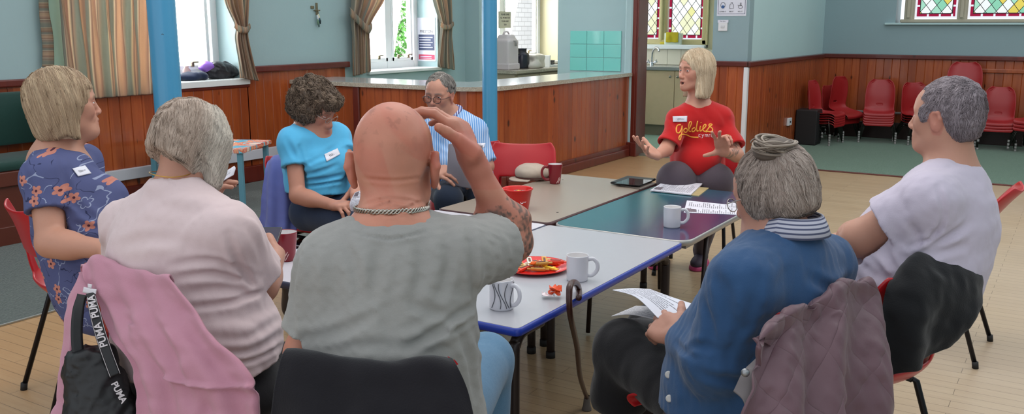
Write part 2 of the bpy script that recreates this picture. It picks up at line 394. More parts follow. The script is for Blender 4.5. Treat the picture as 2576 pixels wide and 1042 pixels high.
# wall A with openings
def wall_open(name,x0,x1,ys,openings,mat,axis='y'):
    """boxes between openings; openings=[(a,b,z0,z1)]"""
    b=BM();a=ys[0]
    def bx(p,q,z0,z1):
        if q-p<1e-3 or z1-z0<1e-3:return
        if axis=='y': boxb(b,(x0,p,z0),(x1,q,z1))
        else: boxb(b,(p,x0,z0),(q,x1,z1))
    for (o0,o1,z0,z1) in sorted(openings): bx(a,o0,0,WH);bx(o0,o1,0,z0);bx(o0,o1,z1,WH);a=o1
    bx(a,ys[1],0,WH);return st(name,b,mat)
W1=(4.2,5.97,.985,2.5);W2=(7.72,9.03,.97,2.5);W3=(10.25,12.0,.95,2.5)
wall_open('wall_left',WX-.42,WX,(-2,DY+.2),[W1,W2],TEAL)
wall_open('wall_kitchen_left',WX-.42,WX-.001,(DY+.2,12.2),[W3],CREAM)
def win(nm,W,mull,x=WX-.34):
    y0,y1,z0,z1=W;b=BM();fw=.055
    boxb(b,(x-.03,y0,z0),(x+.03,y1,z0+.085),.004);boxb(b,(x-.03,y0,z1-.06),(x+.03,y1,z1),.004)
    for yy in [y0+.03,y1-.03]+mull: boxb(b,(x-.035,yy-.04,z0),(x+.035,yy+.04,z1),.004)
    ed=[y0+.07]+mull+[y1-.07]
    for i in range(len(ed)-1):
        a,c=ed[i]+.04,ed[i+1]-.04
        for q in ((a,a+.035),(c-.035,c)): boxb(b,(x-.02,q[0],z0+.085),(x+.045,q[1],z1-.06),.003)
        boxb(b,(x-.02,a,z0+.085),(x+.045,c,z0+.125),.003);boxb(b,(x-.02,a,z1-.1),(x+.045,c,z1-.06),.003)
    r=thing(nm,None,None,(x,(y0+y1)/2,z0));r['kind']='structure'
    bmobj('window_frame',b,M('white_upvc','#e9ebec',.3),r)
    b=BM();boxb(b,(WX-.42,y0,z0-.03),(WX+.045,y1+.02,z0+.004),.006);bmobj('window_sill',b,M('white_gloss','#dfe3e2',.3),r)
    g=NT('clear_glass');g.b.inputs['Transmission Weight'].default_value=1;g.b.inputs['Roughness'].default_value=.02;g.b.inputs['IOR'].default_value=1.01
    gm=MATS.setdefault('clear_glass',g.m)
    b=BM();boxb(b,(x-.004,y0+.04,z0+.06),(x+.004,y1-.04,z1-.05));bmobj('window_pane',b,gm,r)
    for i in range(len(ed)-1):
        for q in (.3,.7):
            if mull==[] : continue
            yy=ed[i]*(1-q)+ed[i+1]*q;b=BM();add_box(b,(x+.055,yy,z0+.135),(.02,.03,.045),bev=.006);add_box(b,(x+.07,yy+.02,z0+.155),(.012,.07,.012),bev=.004);bmobj('window_latch',b,M('brass_dull','#8e8168',.35,.8),r)
    return r
win('window_1',W1,[5.05]);win('window_2',W2,[PX(972,60,WX-.34)[1]]);win('window_3',W3,[10.95])
b=BM();boxb(b,(WX-.005,4.2,.93),(WX+.05,6.02,.985),.005);st('trim_3',b,M('white_gloss','#dfe3e2',.3))
# wall facing us with kitchen opening and doorway
b=BM();boxb(b,(WX,DY,0),(-6.48,DY+.2,WH));boxb(b,(-6.48,DY,2.45),(-5.36,DY+.2,WH));boxb(b,(-5.36,DY,0),(-4.36,DY+.2,WH));boxb(b,(-4.36,DY,2.2),(-3.46,DY+.2,WH));st('wall_back_left',b,TEAL)
b=BM();boxb(b,(-4.47,DY-.06,.14),(-4.37,DY,WH),.02);st('trim_4',b,TEAL)
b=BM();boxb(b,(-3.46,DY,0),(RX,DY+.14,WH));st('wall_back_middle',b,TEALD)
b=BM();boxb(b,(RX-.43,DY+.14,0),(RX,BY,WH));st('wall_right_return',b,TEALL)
SW=(-2.18,.9,1.5,3.3)
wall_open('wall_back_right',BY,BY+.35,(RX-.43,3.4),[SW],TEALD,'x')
wall_open('wall_kitchen_back',12.1,12.4,(WX-.42,RX-.43),[(-5.6,-4.42,1.17,2.9)],CREAM,'x')
b=BM();boxb(b,(3.2,-2,0),(3.4,BY,WH));st('wall_right',b,TEAL)
# splash-back tiles beside the counter
b=BM();tl=.215;y=DY-.008
t0=PY(1435,77,DY);t1=PY(1562,182,DY);zt=t0[2];zb=.95;xs=[t0[0]+i*(t1[0]-t0[0])/3 for i in range(4)];zs=[zb+i*(zt-zb)/3 for i in range(4)]
for i in range(3):
    for j in range(3): boxb(b,(xs[i]+.002,y,zs[j]+.002),(xs[i+1]-.002,DY+.002,zs[j+1]-.002),.003)
st('trim_5',b,M('aqua_tile','#7cc9bf',.08))
# door frame (brown)
b=BM();boxb(b,(-4.37,DY-.04,0),(-4.31,DY+.22,2.2),.006);boxb(b,(-4.4,DY-.05,.0),(-4.33,DY-.02,2.2),.006);boxb(b,(-4.4,DY-.04,2.14),(-3.46,DY+.2,2.2),.006);st('door_1',b,RAIL)
b=BM();boxb(b,(-4.31,DY-.0,0),(-3.46,DY+.14,.012));st('trim_6',b,M('alu_strip','#a9aca8',.35,.9))
# panelling with V grooves
def panel(name,path,z0,z1,pitch=.1,off=.018,mat=PANEL):
    path=[A(*p) for p in path];V=[];sec=[]
    for i in range(len(path)-1):
        a,c=path[i],path[i+1];L=np.linalg.norm(c-a);d=(c-a)/L;nrm=A(d[1],-d[0]);k=max(1,int(round(L/pitch)))
        for j in range(k):
            s0=j*L/k;s1=(j+1)*L/k
            sec+= [a+d*s0+nrm*(off-.006),a+d*(s0+.005)+nrm*off,a+d*(s1-.005)+nrm*off]
        sec.append(a+d*s1+nrm*(off-.006))
    sec=np.array(sec);n=len(sec);V=np.concatenate([np.c_[sec,np.full(n,z0)],np.c_[sec,np.full(n,z1)]]);i=np.arange(n-1)
    o=link(name,mkmesh(name,V,[np.stack([i,i+1,i+1+n,i+n],1)],smooth=False),mat);o['kind']='structure';return o
def rail(name,path,z0,z1,d=.04,mat=RAIL,bev=.01):
    b=BM()
    for i in range(len(path)-1):
        a,c=A(*path[i]),A(*path[i+1]);L=np.linalg.norm(c-a);dd=(c-a)/L;nrm=A(dd[1],-dd[0]);cc=(a+c)/2+nrm*d/2
        R=Matrix(((dd[0],nrm[0],0),(dd[1],nrm[1],0),(0,0,1)));add_box(b,(cc[0],cc[1],(z0+z1)/2),(L+.0,d,z1-z0),R,bev)
    return st(name,b,mat)
DZ=1.085
# left wall: camera-side end to the counter
pl=[(WX,7.36),(WX,-2)][::-1];panel('trim_panelling_left_1',[(WX,-2),(WX,6.02)],.0,.94,.105);panel('trim_panelling_left_2',[(WX,6.0),(WX,7.36)],.0,DZ,.105)
panel('trim_panelling_left_3',[(WX,-2),(WX,4.16)],.9,DZ,.105)
rail('trim_rail_left_1',[(WX,-2),(WX,4.18)],DZ-.055,DZ+.0,.05);rail('trim_rail_left_2',[(WX,6.03),(WX,7.40)],DZ-.05,DZ+.01,.06)
rail('trim_rail_left_3',[(WX,4.16),(WX,6.03)],.9,.935,.03)
rail('baseboard_left',[(WX,-2),(WX,6.6)],0.0,.16,.05);rail('trim_cable_duct',[(WX+.02,3.4),(WX+.02,6.6)],.22,.31,.045,M('white_duct','#c9cbd2',.4),.004)
b=BM();add_box(b,(WX+.075,5.48,.29),(.02,.05,.09),bev=.003);st('trim_duct_clip',b,M('brown_clip','#4a3636',.5))
b=BM();boxb(b,(WX,5.9,.31),(WX+.01,6.6,.325));st('trim_7',b,RAIL)
# counter panelling + plinth
arc=[(-4.42-.32+.32*math.sin(t),6.92-.32*math.cos(t)) for t in np.linspace(0,math.pi/2,8)]
cpath=[(WX,6.6)]+arc+[(CFX,DY-.02)]
def offp(path,d):
    p=np.array(path);T=np.gradient(p,axis=0);T/=np.linalg.norm(T,axis=1,keepdims=True);return p+np.c_[T[:,1],-T[:,0]]*d
panel('trim_counter_front',[(WX,6.6),arc[0]],0,.91,.1);panel('trim_counter_corner',arc,0,.91,.1);panel('trim_counter_side',[arc[-1],(CFX,DY-.02)],0,.91,.1)
rail('trim_counter_post',[(-5.88,6.58),(-5.8,6.58)],0,.905,.02)
rail('baseboard_counter_1',[(WX,6.59)]+arc+[(CFX,DY)],0,.13,.045);rail('baseboard_counter_2',[(CFX+.04,arc[-1][1]),(CFX+.04,DY-.1)],0,.09,.03)
b=BM();boxb(b,(-4.5,DY-.1,0),(-4.34,DY,.16),.008);boxb(b,(-4.36,DY-.1,0),(-4.28,DY-.0,.16),.008);st('baseboard_pier',b,RAIL)
def granite(name):
    n=NT(name);v=n.coord();k=n.noise(v,38,3,.6,3.2);c=n.ramp(k,[(.36,srgb('#c5beae')),(.47,srgb('#b9ae9c')),(.5,srgb('#4e463c')),(.55,srgb('#c9c0af')),(.66,srgb('#8c8172'))])
    return n.fin(c,.22,0,None,.5)
GR=granite('patterned_laminate');WT=M('worktop_grey','#a9aeab',.16,var=.06,vscale=40)
def outline_slab(name,pts,z0,z1,mat,parent=None,bev=.004):
    b=BM();vs=[b.verts.new((p[0],p[1],z0)) for p in pts];f=b.faces.new(vs);r=bmesh.ops.extrude_face_region(b,geom=[f]);
    for v in r['geom']:
        if isinstance(v,bmesh.types.BMVert): v.co.z=z1
    if bev:
        bmesh.ops.recalc_face_normals(b,faces=b.faces)
        es=[e for e in b.edges if abs(e.verts[0].co.z-e.verts[1].co.z)<1e-6];bmesh.ops.bevel(b,geom=es,offset=bev,segments=2,affect='EDGES')
    return bmobj(name,b,mat,parent)
o1=offp([(WX+.0,6.6)]+arc+[(CFX,DY-.005)],.05);inner=[(CFX-.55,DY-.005),(CFX-.55,7.2),(WX+.001,7.2)]
wt=thing('worktop','speckled grey laminate worktop running along the kitchen counter','worktop',(-5.4,6.9,.905))
outline_slab('slab',list(map(tuple,o1))+inner,.912,.945,WT,wt)
o1b=offp([(WX+.0,6.6)]+arc+[(CFX,DY-.005)],.053);o1c=offp([(WX+.0,6.6)]+arc+[(CFX,DY-.005)],.045)
outline_slab('edge_strip',list(map(tuple,o1b))+list(map(tuple,o1c[::-1])),.906,.943,GR,wt,0)
b=BM();boxb(b,(WX,7.2,0),(-4.99,7.15,.9));boxb(b,(-5.0,7.2,0),(-4.95,DY,.9));st('trim_counter_inner',b,CREAM)
# middle wall + right return panelling
panel('trim_panelling_middle',[(-3.46,DY),(RX,DY)],.0,DZ-.01,.09);panel('trim_panelling_return',[(RX,DY),(RX,BY)],0,DZ-.01,.09);panel('trim_panelling_back',[(RX,BY),(3.2,BY)],0,DZ-.01,.1)
rail('trim_rail_middle',[(-3.46,DY),(RX+.02,DY)],DZ-.045,DZ+.012,.05);rail('trim_rail_return',[(RX,DY-.04),(RX,BY)],DZ-.045,DZ+.012,.05);rail('trim_rail_back',[(RX,BY),(3.2,BY)],DZ-.045,DZ+.012,.05)
b=BM();boxb(b,(RX-.02,DY-.045,0),(RX+.025,DY+.01,DZ-.05),.004);st('trim_corner_strip',b,M('white_plastic','#d9d9dc',.35))
rail('baseboard_back',[(RX,BY),(3.2,BY)],0,.22,.03,M('dark_skirting','#2a1410',.4));rail('trim_pipe_rail',[PY(2455,150,BY)[:2],(3.2,BY)],PY(2500,184,BY)[2]-.0,PY(2500,173,BY)[2],.04,PANEL)
rail('trim_conduit',[(RX,BY),(-1.3,BY)],.33,.36,.03,M('grey_pipe','#8f8a88',.4))
# stone-framed stained glass windows
def stained(name,tint=True,bdr='#8d1d3a',seed=0,cell=.13,warm=.25):
    n=NT(name);uv=n.n('ShaderNodeUVMap').outputs[0];s=n.sep(uv)
    a=n.math('DIVIDE',n.math('ADD',n.math('MULTIPLY',s[0],1.3),s[1]),cell);c=n.math('DIVIDE',n.math('SUBTRACT',n.math('MULTIPLY',s[0],1.3),s[1]),cell)
    fa=n.math('ABSOLUTE',n.math('SUBTRACT',n.math('FRACT',a),.5));fc=n.math('ABSOLUTE',n.math('SUBTRACT',n.math('FRACT',c),.5))
    lead=n.math('GREATER_THAN',n.math('MAXIMUM',fa,fc),.465)
    wn=n.n('ShaderNodeTexWhiteNoise',noise_dimensions='2D');n.put(wn.inputs['Vector'],n.comb(n.math('FLOOR',a),n.math('FLOOR',c),0.));h=wn.outputs['Value']
    if tint: col=n.ramp(h,[(0,srgb('#f2f4ef')),(.45,srgb('#a9dcc0')),(.62,srgb('#8fcfae')),(.7,srgb('#e5cf62')),(.9,srgb('#f5f5ee'))],'CONSTANT')
    else: col=n.ramp(h,[(0,srgb('#fdfdf8')),(.55,srgb('#f4f2c9')),(.85,srgb('#eee9a0')),(.93,srgb('#fdfdf8'))],'CONSTANT')
    return n,s,lead,col
def glass_pane(nm,W,H,o,ux,parent,tint,bw=.05,cell=.13):
    n,s,lead,col=stained('stained_'+nm,tint,cell=cell)
    ex=n.math('MINIMUM',s[0],n.math('SUBTRACT',W,s[0]));ez=n.math('MINIMUM',s[1],n.math('SUBTRACT',H,s[1]));e=n.math('MINIMUM',ex,ez)
    outer=n.math('LESS_THAN',e,bw*.35);band=n.math('LESS_THAN',e,bw);al=n.math('MAXIMUM',n.math('MULTIPLY',n.math('LESS_THAN',ex,bw),s[1]),n.math('MULTIPLY',n.math('LESS_THAN',ez,bw),s[0]))
    sq=n.math('LESS_THAN',n.math('FRACT',n.math('DIVIDE',al,.14)),.16)
    bc=n.mix(n.math('MAXIMUM',outer,sq),srgb('#a02040'),srgb('#f2eef2'))
    col=n.mix(band,col,bc);ld2=n.math('LESS_THAN',n.math('ABSOLUTE',n.math('SUBTRACT',e,bw)),.005);lead=n.math('MAXIMUM',n.math('MULTIPLY',lead,n.math('SUBTRACT',1.,band)),ld2)
    tr=n.n('ShaderNodeBsdfTransparent');n.put(tr.inputs[0],n.mix(lead,col,(.03,.03,.03)))
    tl=n.n('ShaderNodeBsdfTranslucent');n.put(tl.inputs[0],n.mix(lead,col,(.03,.03,.03)));mx=n.n('ShaderNodeMixShader');mx.inputs[0].default_value=.25;n.L.new(tr.outputs[0],mx.inputs[1]);n.L.new(tl.outputs[0],mx.inputs[2]);n.L.new(mx.outputs[0],n.out.inputs[0])
    o=A(*o);V=[o,o+A(*ux)*W,o+A(*ux)*W+A(0,0,H),o+A(0,0,H)]
    return obj('stained_glass',(V,[np.array([[0,1,2,3]])]),n.m,parent,smooth=False,uv=[(0,0),(W,0),(W,H),(0,H)])
STONE=M('limestone','#b3ac98',.8,bump=.5,bscale=30,var=.12,vscale=5);STONEY=M('limestone_yellow','#b5ab7c',.7,bump=.4,bscale=30,var=.1)
# hall window
r=thing('window_4',None,None,(-1,BY,1.5));r['kind']='structure'
b=BM();y=BY+.03
boxb(b,(SW[0]+.05,y,1.5),(SW[1],y+.16,1.5+.045),.01)
xs=[PY(2303,30,y)[0]-.08]+[PY(2420,30,y)[0]]+[PY(2420,30,y)[0]+.93]+[PY(2420,30,y)[0]+1.86]
for i,xx in enumerate(xs): boxb(b,(xx-.055,y-.0,1.53),(xx+.055,y+.15,3.3),.02);boxb(b,(xx-.02,y-.03,1.56),(xx+.02,y,3.3),.01)
bmobj('window_frame',b,STONE,r)
b=BM();boxb(b,(SW[0]-.12,BY-.05,1.475),(SW[1],BY+.3,1.5),.005);bmobj('window_sill',b,TEALL,r)
for i in range(3): glass_pane('hall%d'%i,xs[i+1]-xs[i]-.13,1.72,(xs[i]+.065,y+.09,1.56),(1,0,0),r,True,.055,.16)
# kitchen stained window
r=thing('window_5',None,None,(-5,12.1,1.17));r['kind']='structure'
y=12.13;b=BM();mx0=PY(1665,50,y)[0];xr=PY(1780,50,y)[0];zs_=PY(1680,112,y)[2]
boxb(b,(-5.6,y-.02,zs_),(xr+.0,y+.2,zs_+.07),.01);boxb(b,(mx0-.05,y,zs_),(mx0+.05,y+.16,2.9),.02);boxb(b,(mx0-.02,y-.03,zs_+.05),(mx0+.02,y+.02,2.9),.01);boxb(b,(xr-.07,y-.02,zs_),(xr,y+.2,2.9),.012);boxb(b,(xr-.0,y-.05,zs_),(xr+.03,y+.2,2.9),.008);boxb(b,(-5.6,y,zs_),(-5.55,y+.16,2.9),.01)
bmobj('window_frame',b,STONEY,r)
b=BM();boxb(b,(-5.6,12.1-.06,zs_-.06),(xr,12.3,zs_),.008);bmobj('window_sill',b,M('white_gloss','#dfe3e2',.3),r)
glass_pane('kit0',mx0-.05+5.55,1.75,(-5.55,y+.09,zs_+.07),(1,0,0),r,False,.06,.15);glass_pane('kit1',xr-.07-mx0-.05,1.75,(mx0+.05,y+.09,zs_+.07),(1,0,0),r,False,.06,.15)
# kitchen wall tiles behind the sink
b=BM()
for i in range(9): boxb(b,(-5.6+i*.2+.002,12.085,.93),(-5.6+(i+1)*.2-.002,12.101,zs_-.06),.003)
st('trim_sink_tiles',b,M('cream_tile','#cfcab8',.15))
# outside: white painted brick wall of the yard
def brickm():
    n=NT('white_brick');v=n.coord();s=n.sep(v);br=n.n('ShaderNodeTexBrick');n.put(br.inputs['Vector'],n.comb(s[1],s[2],0.));br.inputs['Scale'].default_value=1.;br.inputs['Brick Width'].default_value=.23;br.inputs['Row Height'].default_value=.085;br.inputs['Mortar Size'].default_value=.006
    br.inputs['Color1'].default_value=(.85,.85,.85,1);br.inputs['Color2'].default_value=(.78,.78,.78,1);br.inputs['Mortar'].default_value=(.5,.5,.5,1);return n.fin(br.outputs['Color'],.8)
b=BM();boxb(b,(-9.4,2,-.3),(-9.2,16,3.6));o=bmobj('yard_wall',b,brickm());tag(o,'white painted brick wall seen outside through the left windows','wall')
b=BM();boxb(b,(-9.2,2,-.4),(-7.12,16,-.3));st('floor_yard',b,M('paving','#a5a39c',.8))
# hall light
w=bpy.data.worlds.new('sky');SC.world=w;w.use_nodes=True;bg=w.node_tree.nodes['Background'];bg.inputs[0].default_value=(.90,.95,1,1);bg.inputs[1].default_value=1.08
def area(nm,loc,tgt,sx,sy,pw,col=(1,1,1)):
    l=bpy.data.lights.new(nm,'AREA');l.shape='RECTANGLE';l.size=sx;l.size_y=sy;l.energy=pw;l.color=col;o=bpy.data.objects.new(nm,l);COL.objects.link(o);o.location=loc
    o.rotation_euler=(Vector(tgt)-Vector(loc)).to_track_quat('-Z','Y').to_euler();return o
area('yard_daylight',(-7.5,8,3.2),(-9.3,8,.9),9,1.0,900,(1,1,1))
area('window_daylight_1',(-7.3,5.1,1.8),(-5,5.1,1.2),1.6,1.4,60,(.93,.97,1));area('window_daylight_2',(-7.3,8.4,1.8),(-5,8.0,1.2),1.2,1.4,60,(.93,.97,1));area('window_daylight_3',(-7.3,11.1,1.8),(-5,11,1.2),1.4,1.4,70,(.93,.97,1))
area('overhead_fill_1',(-2,3.5,3.4),(-2,3.5,0),2.2,2.2,38,(1,.93,.84));area('overhead_fill_2',(1.2,7,3.4),(0,7,0),2.2,2.2,40,(1,.94,.86))  # unseen overhead area lights, added as soft fill for the hall
SC.view_settings.view_transform='Standard';SC.view_settings.look='None';SC.view_settings.exposure=.14;SC.view_settings.gamma=1;SC.view_settings.use_curve_mapping=False
# ---------------------------------------------------------------- tables
BROWN=M('brown_steel','#2b211f',.4,.3,bump=.05);BLK=M('black_steel','#17151a',.35,.5);REDP=M('red_polypropylene','#b0161f',.33,bump=.15,bscale=500,var=.06,spec=.5)
REDK=M('red_plastic_dull','#9c1f22',.38,bump=.1,bscale=400,var=.08)
def rrect(x0,x1,y0,y1,r,n=5):
    o=[]
    for cx,cy,a0 in ((x1-r,y1-r,0),(x0+r,y1-r,90),(x0+r,y0+r,180),(x1-r,y0+r,270)):
        for k in range(n+1): t=math.radians(a0+90*k/n);o.append((cx+r*math.cos(t),cy+r*math.sin(t)))
    return o
def table(label,x0,x1,y0,y1,zt,topmat,rimmat,legmat,r=.03,style='bent',holes=False):
    t=thing('hall_table',label,'table',((x0+x1)/2,(y0+y1)/2,0));th=.026
    outline_slab('tabletop',rrect(x0+.004,x1-.004,y0+.004,y1-.004,r),zt-th,zt,topmat,t,.002)
    o=rrect(x0,x1,y0,y1,r);i_=rrect(x0+.005,x1-.005,y0+.005,y1-.005,r);n=len(o);V=[];
    for ring,z in ((i_,zt-.0006),(o,zt-.003),(o,zt-th+.002),(i_,zt-th-.001)):
        V+= [(p[0],p[1],z) for p in ring]
    idx=np.arange(n);j=(idx+1)%n;Q=np.concatenate([np.stack([k*n+idx,k*n+j,(k+1)*n+j,(k+1)*n+idx],1) for k in range(3)])
    obj('edge_trim',(np.array(V),[Q]),rimmat,t)
    if style=='bent':
        for sx in (0,1):
            for sy in (0,1):
                cx=(x1-.05) if sx else (x0+.05);cy=(y1-.055) if sy else (y0+.055);dy=-1 if sy else 1
                pts=[(cx,cy+dy*.16,zt-th-.018),(cx,cy+dy*.07,zt-th-.018),(cx,cy+dy*.03,zt-th-.026),(cx,cy+dy*.008,zt-th-.05),(cx,cy,zt-th-.09),(cx,cy,.012)]
                a=obj('leg',tube(spline(pts,24),.0185,12),legmat,t)
                obj('foot_cap',tube([(cx,cy,.03),(cx,cy,.0)],.021,12),M('rubber','#1b1a1a',.7),a)
        [(lambda b:(boxb(b,(xx,y0+.2,zt-th-.03),(xx+.025,y1-.2,zt-th)),bmobj('frame_rail',b,legmat,t)))(BM()) for xx in (x0+.05,x1-.075)]
    else:
        for sx in (0,1):
            for sy in (0,1):
                cx=(x1-.045) if sx else (x0+.045);cy=(y1-.09) if sy else (y0+.35);ex=.0;ey=.12 if sy else -.12
                a=obj('leg',tube([(cx,cy,zt-th),(cx,cy+ey*.4,.01)],.011,10),legmat,t)
        [(lambda b:(boxb(b,(xx,y0+.1,zt-th-.03),(xx+.02,y1-.08,zt-th)),bmobj('frame_rail',b,M('steel','#8d8f92',.35,.8),t)))(BM()) for xx in (x0+.045,x1-.065)]
    if holes:
        for q in holes: obj('screw_hole',lathe([(0,.0008),(.006,.0008),(.0062,0)],(q[0],q[1],zt-.0002),12),M('dark_hole','#231d1a',.6),t)
    return t
def lam(name,c,rough,var=.03): return M(name,c,rough,var=var,vscale=30,spec=.5)
TX0,TX1,TX2=-2.615,-1.983,-1.343;TY0,TY1,TY2=2.185,3.478,4.715;TZ=.6
table('low grey topped table with a bright blue edge, nearest table on the right',TX1,TX2,TY0,TY1,TZ,lam('grey_laminate','#a5a5ab',.3),M('blue_edge','#203a9e',.35),BROWN,.02)
table('pale grey table mostly behind the bald man, left of the blue edged one',TX0,TX1-.004,TY0,TY1+.005,TZ,lam('white_laminate','#c9c6ce',.3),M('navy_edge','#3b3f55',.4),BROWN,.02)
table('beige topped table with dark red edge carrying the flat cap and tablet',TX0+.005,TX1-.004,TY1+.012,TY2+.02,TZ+.004,lam('beige_laminate','#94877a',.32),M('maroon_edge','#3f171a',.4),BROWN,.03,holes=[(-2.07,3.72),(-2.5,3.72),(-2.07,4.55),(-2.5,4.55)])
def tealtop():
    n=NT('teal_laminate');v=n.coord();f=n.noise(n.mapv(v,(.9,.6,1)),2.2,2);s=n.sep(v)
    c=n.mix(n.math('MULTIPLY_ADD',s[0],2.2,.4,clamp=True),srgb('#185a64'),srgb('#3d3358'));return n.fin(c,.17,0,None,.6)
table('shiny teal and purple topped table with an aluminium edge',TX1+.004,TX2+.015,TY1+.012,TY2-.0,TZ+.001,tealtop(),M('alu_edge','#a5a3a0',.35,.6),BROWN,.07,style='fold')
# ---------------------------------------------------------------- chairs
def shell(kind,w=.43,seat_h=.445,top=.80,depth=.41,lean=.68):
    """polypropylene chair shell, local: y forward"""
    h=top-seat_h
    prof=[(depth*.52,seat_h-.035),(depth*.5,seat_h-.005),(depth*.3,seat_h-.005),(0,seat_h-.015),(-depth*.32,seat_h-.01),(-depth*.47,seat_h+.03),(-depth*.52,seat_h+.09),(-depth*.545,seat_h+h*.5),(-depth*(.5+(lean-.5)*.6),seat_h+h*.8),(-depth*lean,top)]
    nu,nv=25,44;pr=spline([(a,b,0) for a,b in prof],nv)[:,:2];v=np.linspace(0,1,nv)
    s=np.concatenate([[0],np.cumsum(np.linalg.norm(np.diff(pr,axis=0),axis=1))]);s/=s[-1]
    if kind=='open': hw=np.interp(s,[0,.04,.2,.42,.52,.62,.8,.95,1],[.40,.47,.5,.5,.47,.45,.46,.44,.38])*w
    else: hw=np.interp(s,[0,.04,.2,.42,.55,.7,.85,.95,1],[.40,.47,.5,.47,.46,.47,.45,.38,.24])*w
    u=np.linspace(-1,1,nu);G=np.zeros((nv,nu,3))
    T=np.gradient(pr,axis=0);T/=np.linalg.norm(T,axis=1,keepdims=True);N=np.c_[T[:,1],-T[:,0]] # forward/up normal
    curl=np.interp(s,[0,.1,.45,.6,1],[.0,.035,.045,.05,.035])*(w/.43)
    for i in range(nv):
        uu=np.sign(u)*(np.abs(u)**.9);G[i,:,0]=uu*hw[i];lift=curl[i]*np.clip(np.abs(u)-.0,0,1)**2.6
        G[i,:,1]=pr[i,0]+(-N[i,0])*-lift*1.0;G[i,:,2]=pr[i,1]+N[i,1]*lift if False else pr[i,1]+(-N[i,1])*-lift
    # orient normal: should point up at the seat and forward at the back
    mid=nv//5
    idx=np.arange(nv*nu).reshape(nv,nu);keep=np.ones((nv-1,nu-1),bool);sc=(s[:-1]+s[1:])/2;uc=(u[:-1]+u[1:])/2
    if kind=='open': hole=(np.abs(uc)[None]<.70)&((sc>.60)&(sc<.745))[:,None]
    else: hole=(np.abs(uc)[None]<.2)&((sc>.56)&(sc<.60))[:,None]
    keep&=~hole;Q=np.stack([idx[:-1,:-1],idx[:-1,1:],idx[1:,1:],idx[1:,:-1]],-1)[keep]
    return G.reshape(-1,3),[Q]
def mk_chair(kind,label,w=.43,seat_h=.445,top=.8,depth=.41,mat=None,legm=None,group=None,spread=1.0,caps=True,lean=.68):
    t=thing('stacking_chair',label,'chair',(0,0,0),0,group);V,Fs=shell(kind,w,seat_h,top,depth,lean)
    # flip so curl goes up / forward
    o=obj('seat_shell',(V,Fs),mat or REDP,t);sm=o.modifiers.new('t','SOLIDIFY');sm.thickness=.009;sm.offset=0
    bv=o.modifiers.new('s','SUBSURF');bv.levels=1;bv.render_levels=1
    lm=legm or BLK;q=w/.43
    for sx in (-1,1):
        for y0,y1 in ((depth*.3,depth*.46),(-depth*.3,-depth*.62)):
            l=obj('leg',tube([(sx*.15*q,y0*.8,seat_h-.022),(sx*.175*q,y0,seat_h-.04),(sx*.21*q*spread,y1,.008)],.0105,10),lm,t)
            if caps: obj('foot_cap',tube([(sx*.2085*q*spread,y1*.985,.03),(sx*.21*q*spread,y1,.0)],.0135,10),M('foot_grey','#8d8b88',.5) if legm else M('rubber','#1b1a1a',.7),l)
    obj('seat_frame',merge([tube([(sx*.15*q,depth*.3,seat_h-.03),(sx*.15*q,-depth*.3,seat_h-.03)],.009,8) for sx in (-1,1)]+[tube([(-.15*q,yy,seat_h-.03),(.15*q,yy,seat_h-.03)],.009,8) for yy in (-depth*.24,depth*.24)]),lm,t)
    return t
def copy_tree(o,parent=None):
    c=o.copy();COL.objects.link(c);c.parent=parent
    for ch in list(o.children): copy_tree(ch,c)
    return c
def face(t,x,y,d,z=0): t.location=(x,y,z);t.rotation_euler=(0,0,math.atan2(-d[0],d[1]))
CH=mk_chair('open','empty red plastic chair at the far left of the beige table')
d=unit(A(-1.95,3.4,0)-A(-2.95,4.75,0));e=P(1315,345,5.25);face(CH,e[0]+.1,e[1]-.2,unit(A(.5,-1,0)))
_used=[CH]
def hallchair(x,y,d,label): c=copy_tree(CH);face(c,x,y,d);tag(c,label);return c
CHN=mk_chair('slot','empty red plastic chair beside the short haired person in white',w=.44,seat_h=.43,top=.775,lean=.84)
# ---- small stacked chairs against the back panelling
KL=M('dark_chrome','#3c3836',.25,.8)
kc=mk_chair('slot','x',w=.385,seat_h=.26,top=.665,depth=.34,mat=REDK,legm=KL,spread=1.15)
_first=[True]
def stack(px,py,dirv,n,labels,group,base=None,tilt=None,step=.030,z0=0,proto=None):
    g=PZ(px,py,0) if base is None else base;out=[]
    for k in range(n):
        pr=proto or kc
        c=pr if (pr is kc and _first[0]) else copy_tree(pr)
        if c is kc:_first[0]=False
        face(c,g[0],g[1],dirv,z0+k*step);c['label']=labels[0] if k<n-1 else labels[1];c['category']='chair';c['group']=group
        if 'group' in c.keys() and k==n-1: del c['group']
        out.append(c)
    return out
tc=lambda x,t:turn_dir(x,t,300)
stack(0,0,tc(2205,180),5,('small red chair in the second stack from the corner under its top one','topmost small red chair of the neat stack second from the corner'),'chairs of the second stack',base=PZ(2205,358,0))
stack(0,0,tc(2080,112),5,('small red chair in the stack nearest the corner, under its top one','topmost small red chair of the stack nearest the corner, seen side on'),'chairs of the corner stack',base=PZ(2072,362,0))
s2=stack(0,0,tc(2100,125),3,('small red chair in the tilted stack behind the corner stack','topmost small red chair tipped forward behind the corner stack'),'tilted chairs behind the corner stack',base=PZ(2108,352,0))
for c in s2[-1:]: c.rotation_euler=(math.radians(-14),0,c.rotation_euler[2]);c.location.z+=.06
s3=stack(0,0,tc(2040,95),2,('small red chair leaning in the corner left of the stacks','small red chair leaning in the corner left of the stacks'),'leaning chairs in the corner',base=PZ(2040,358,0))
for i,c in enumerate(s3): c.rotation_euler=(math.radians(16),0,c.rotation_euler[2]);c.location.z=.045+i*.04;c['group']='leaning chairs in the corner'
stack(0,0,tc(2300,150),4,('small red chair in the stack just left of the grey haired head','topmost red chair of the stack just left of the grey haired head'),'chairs of the third stack',base=PZ(2308,362,0))
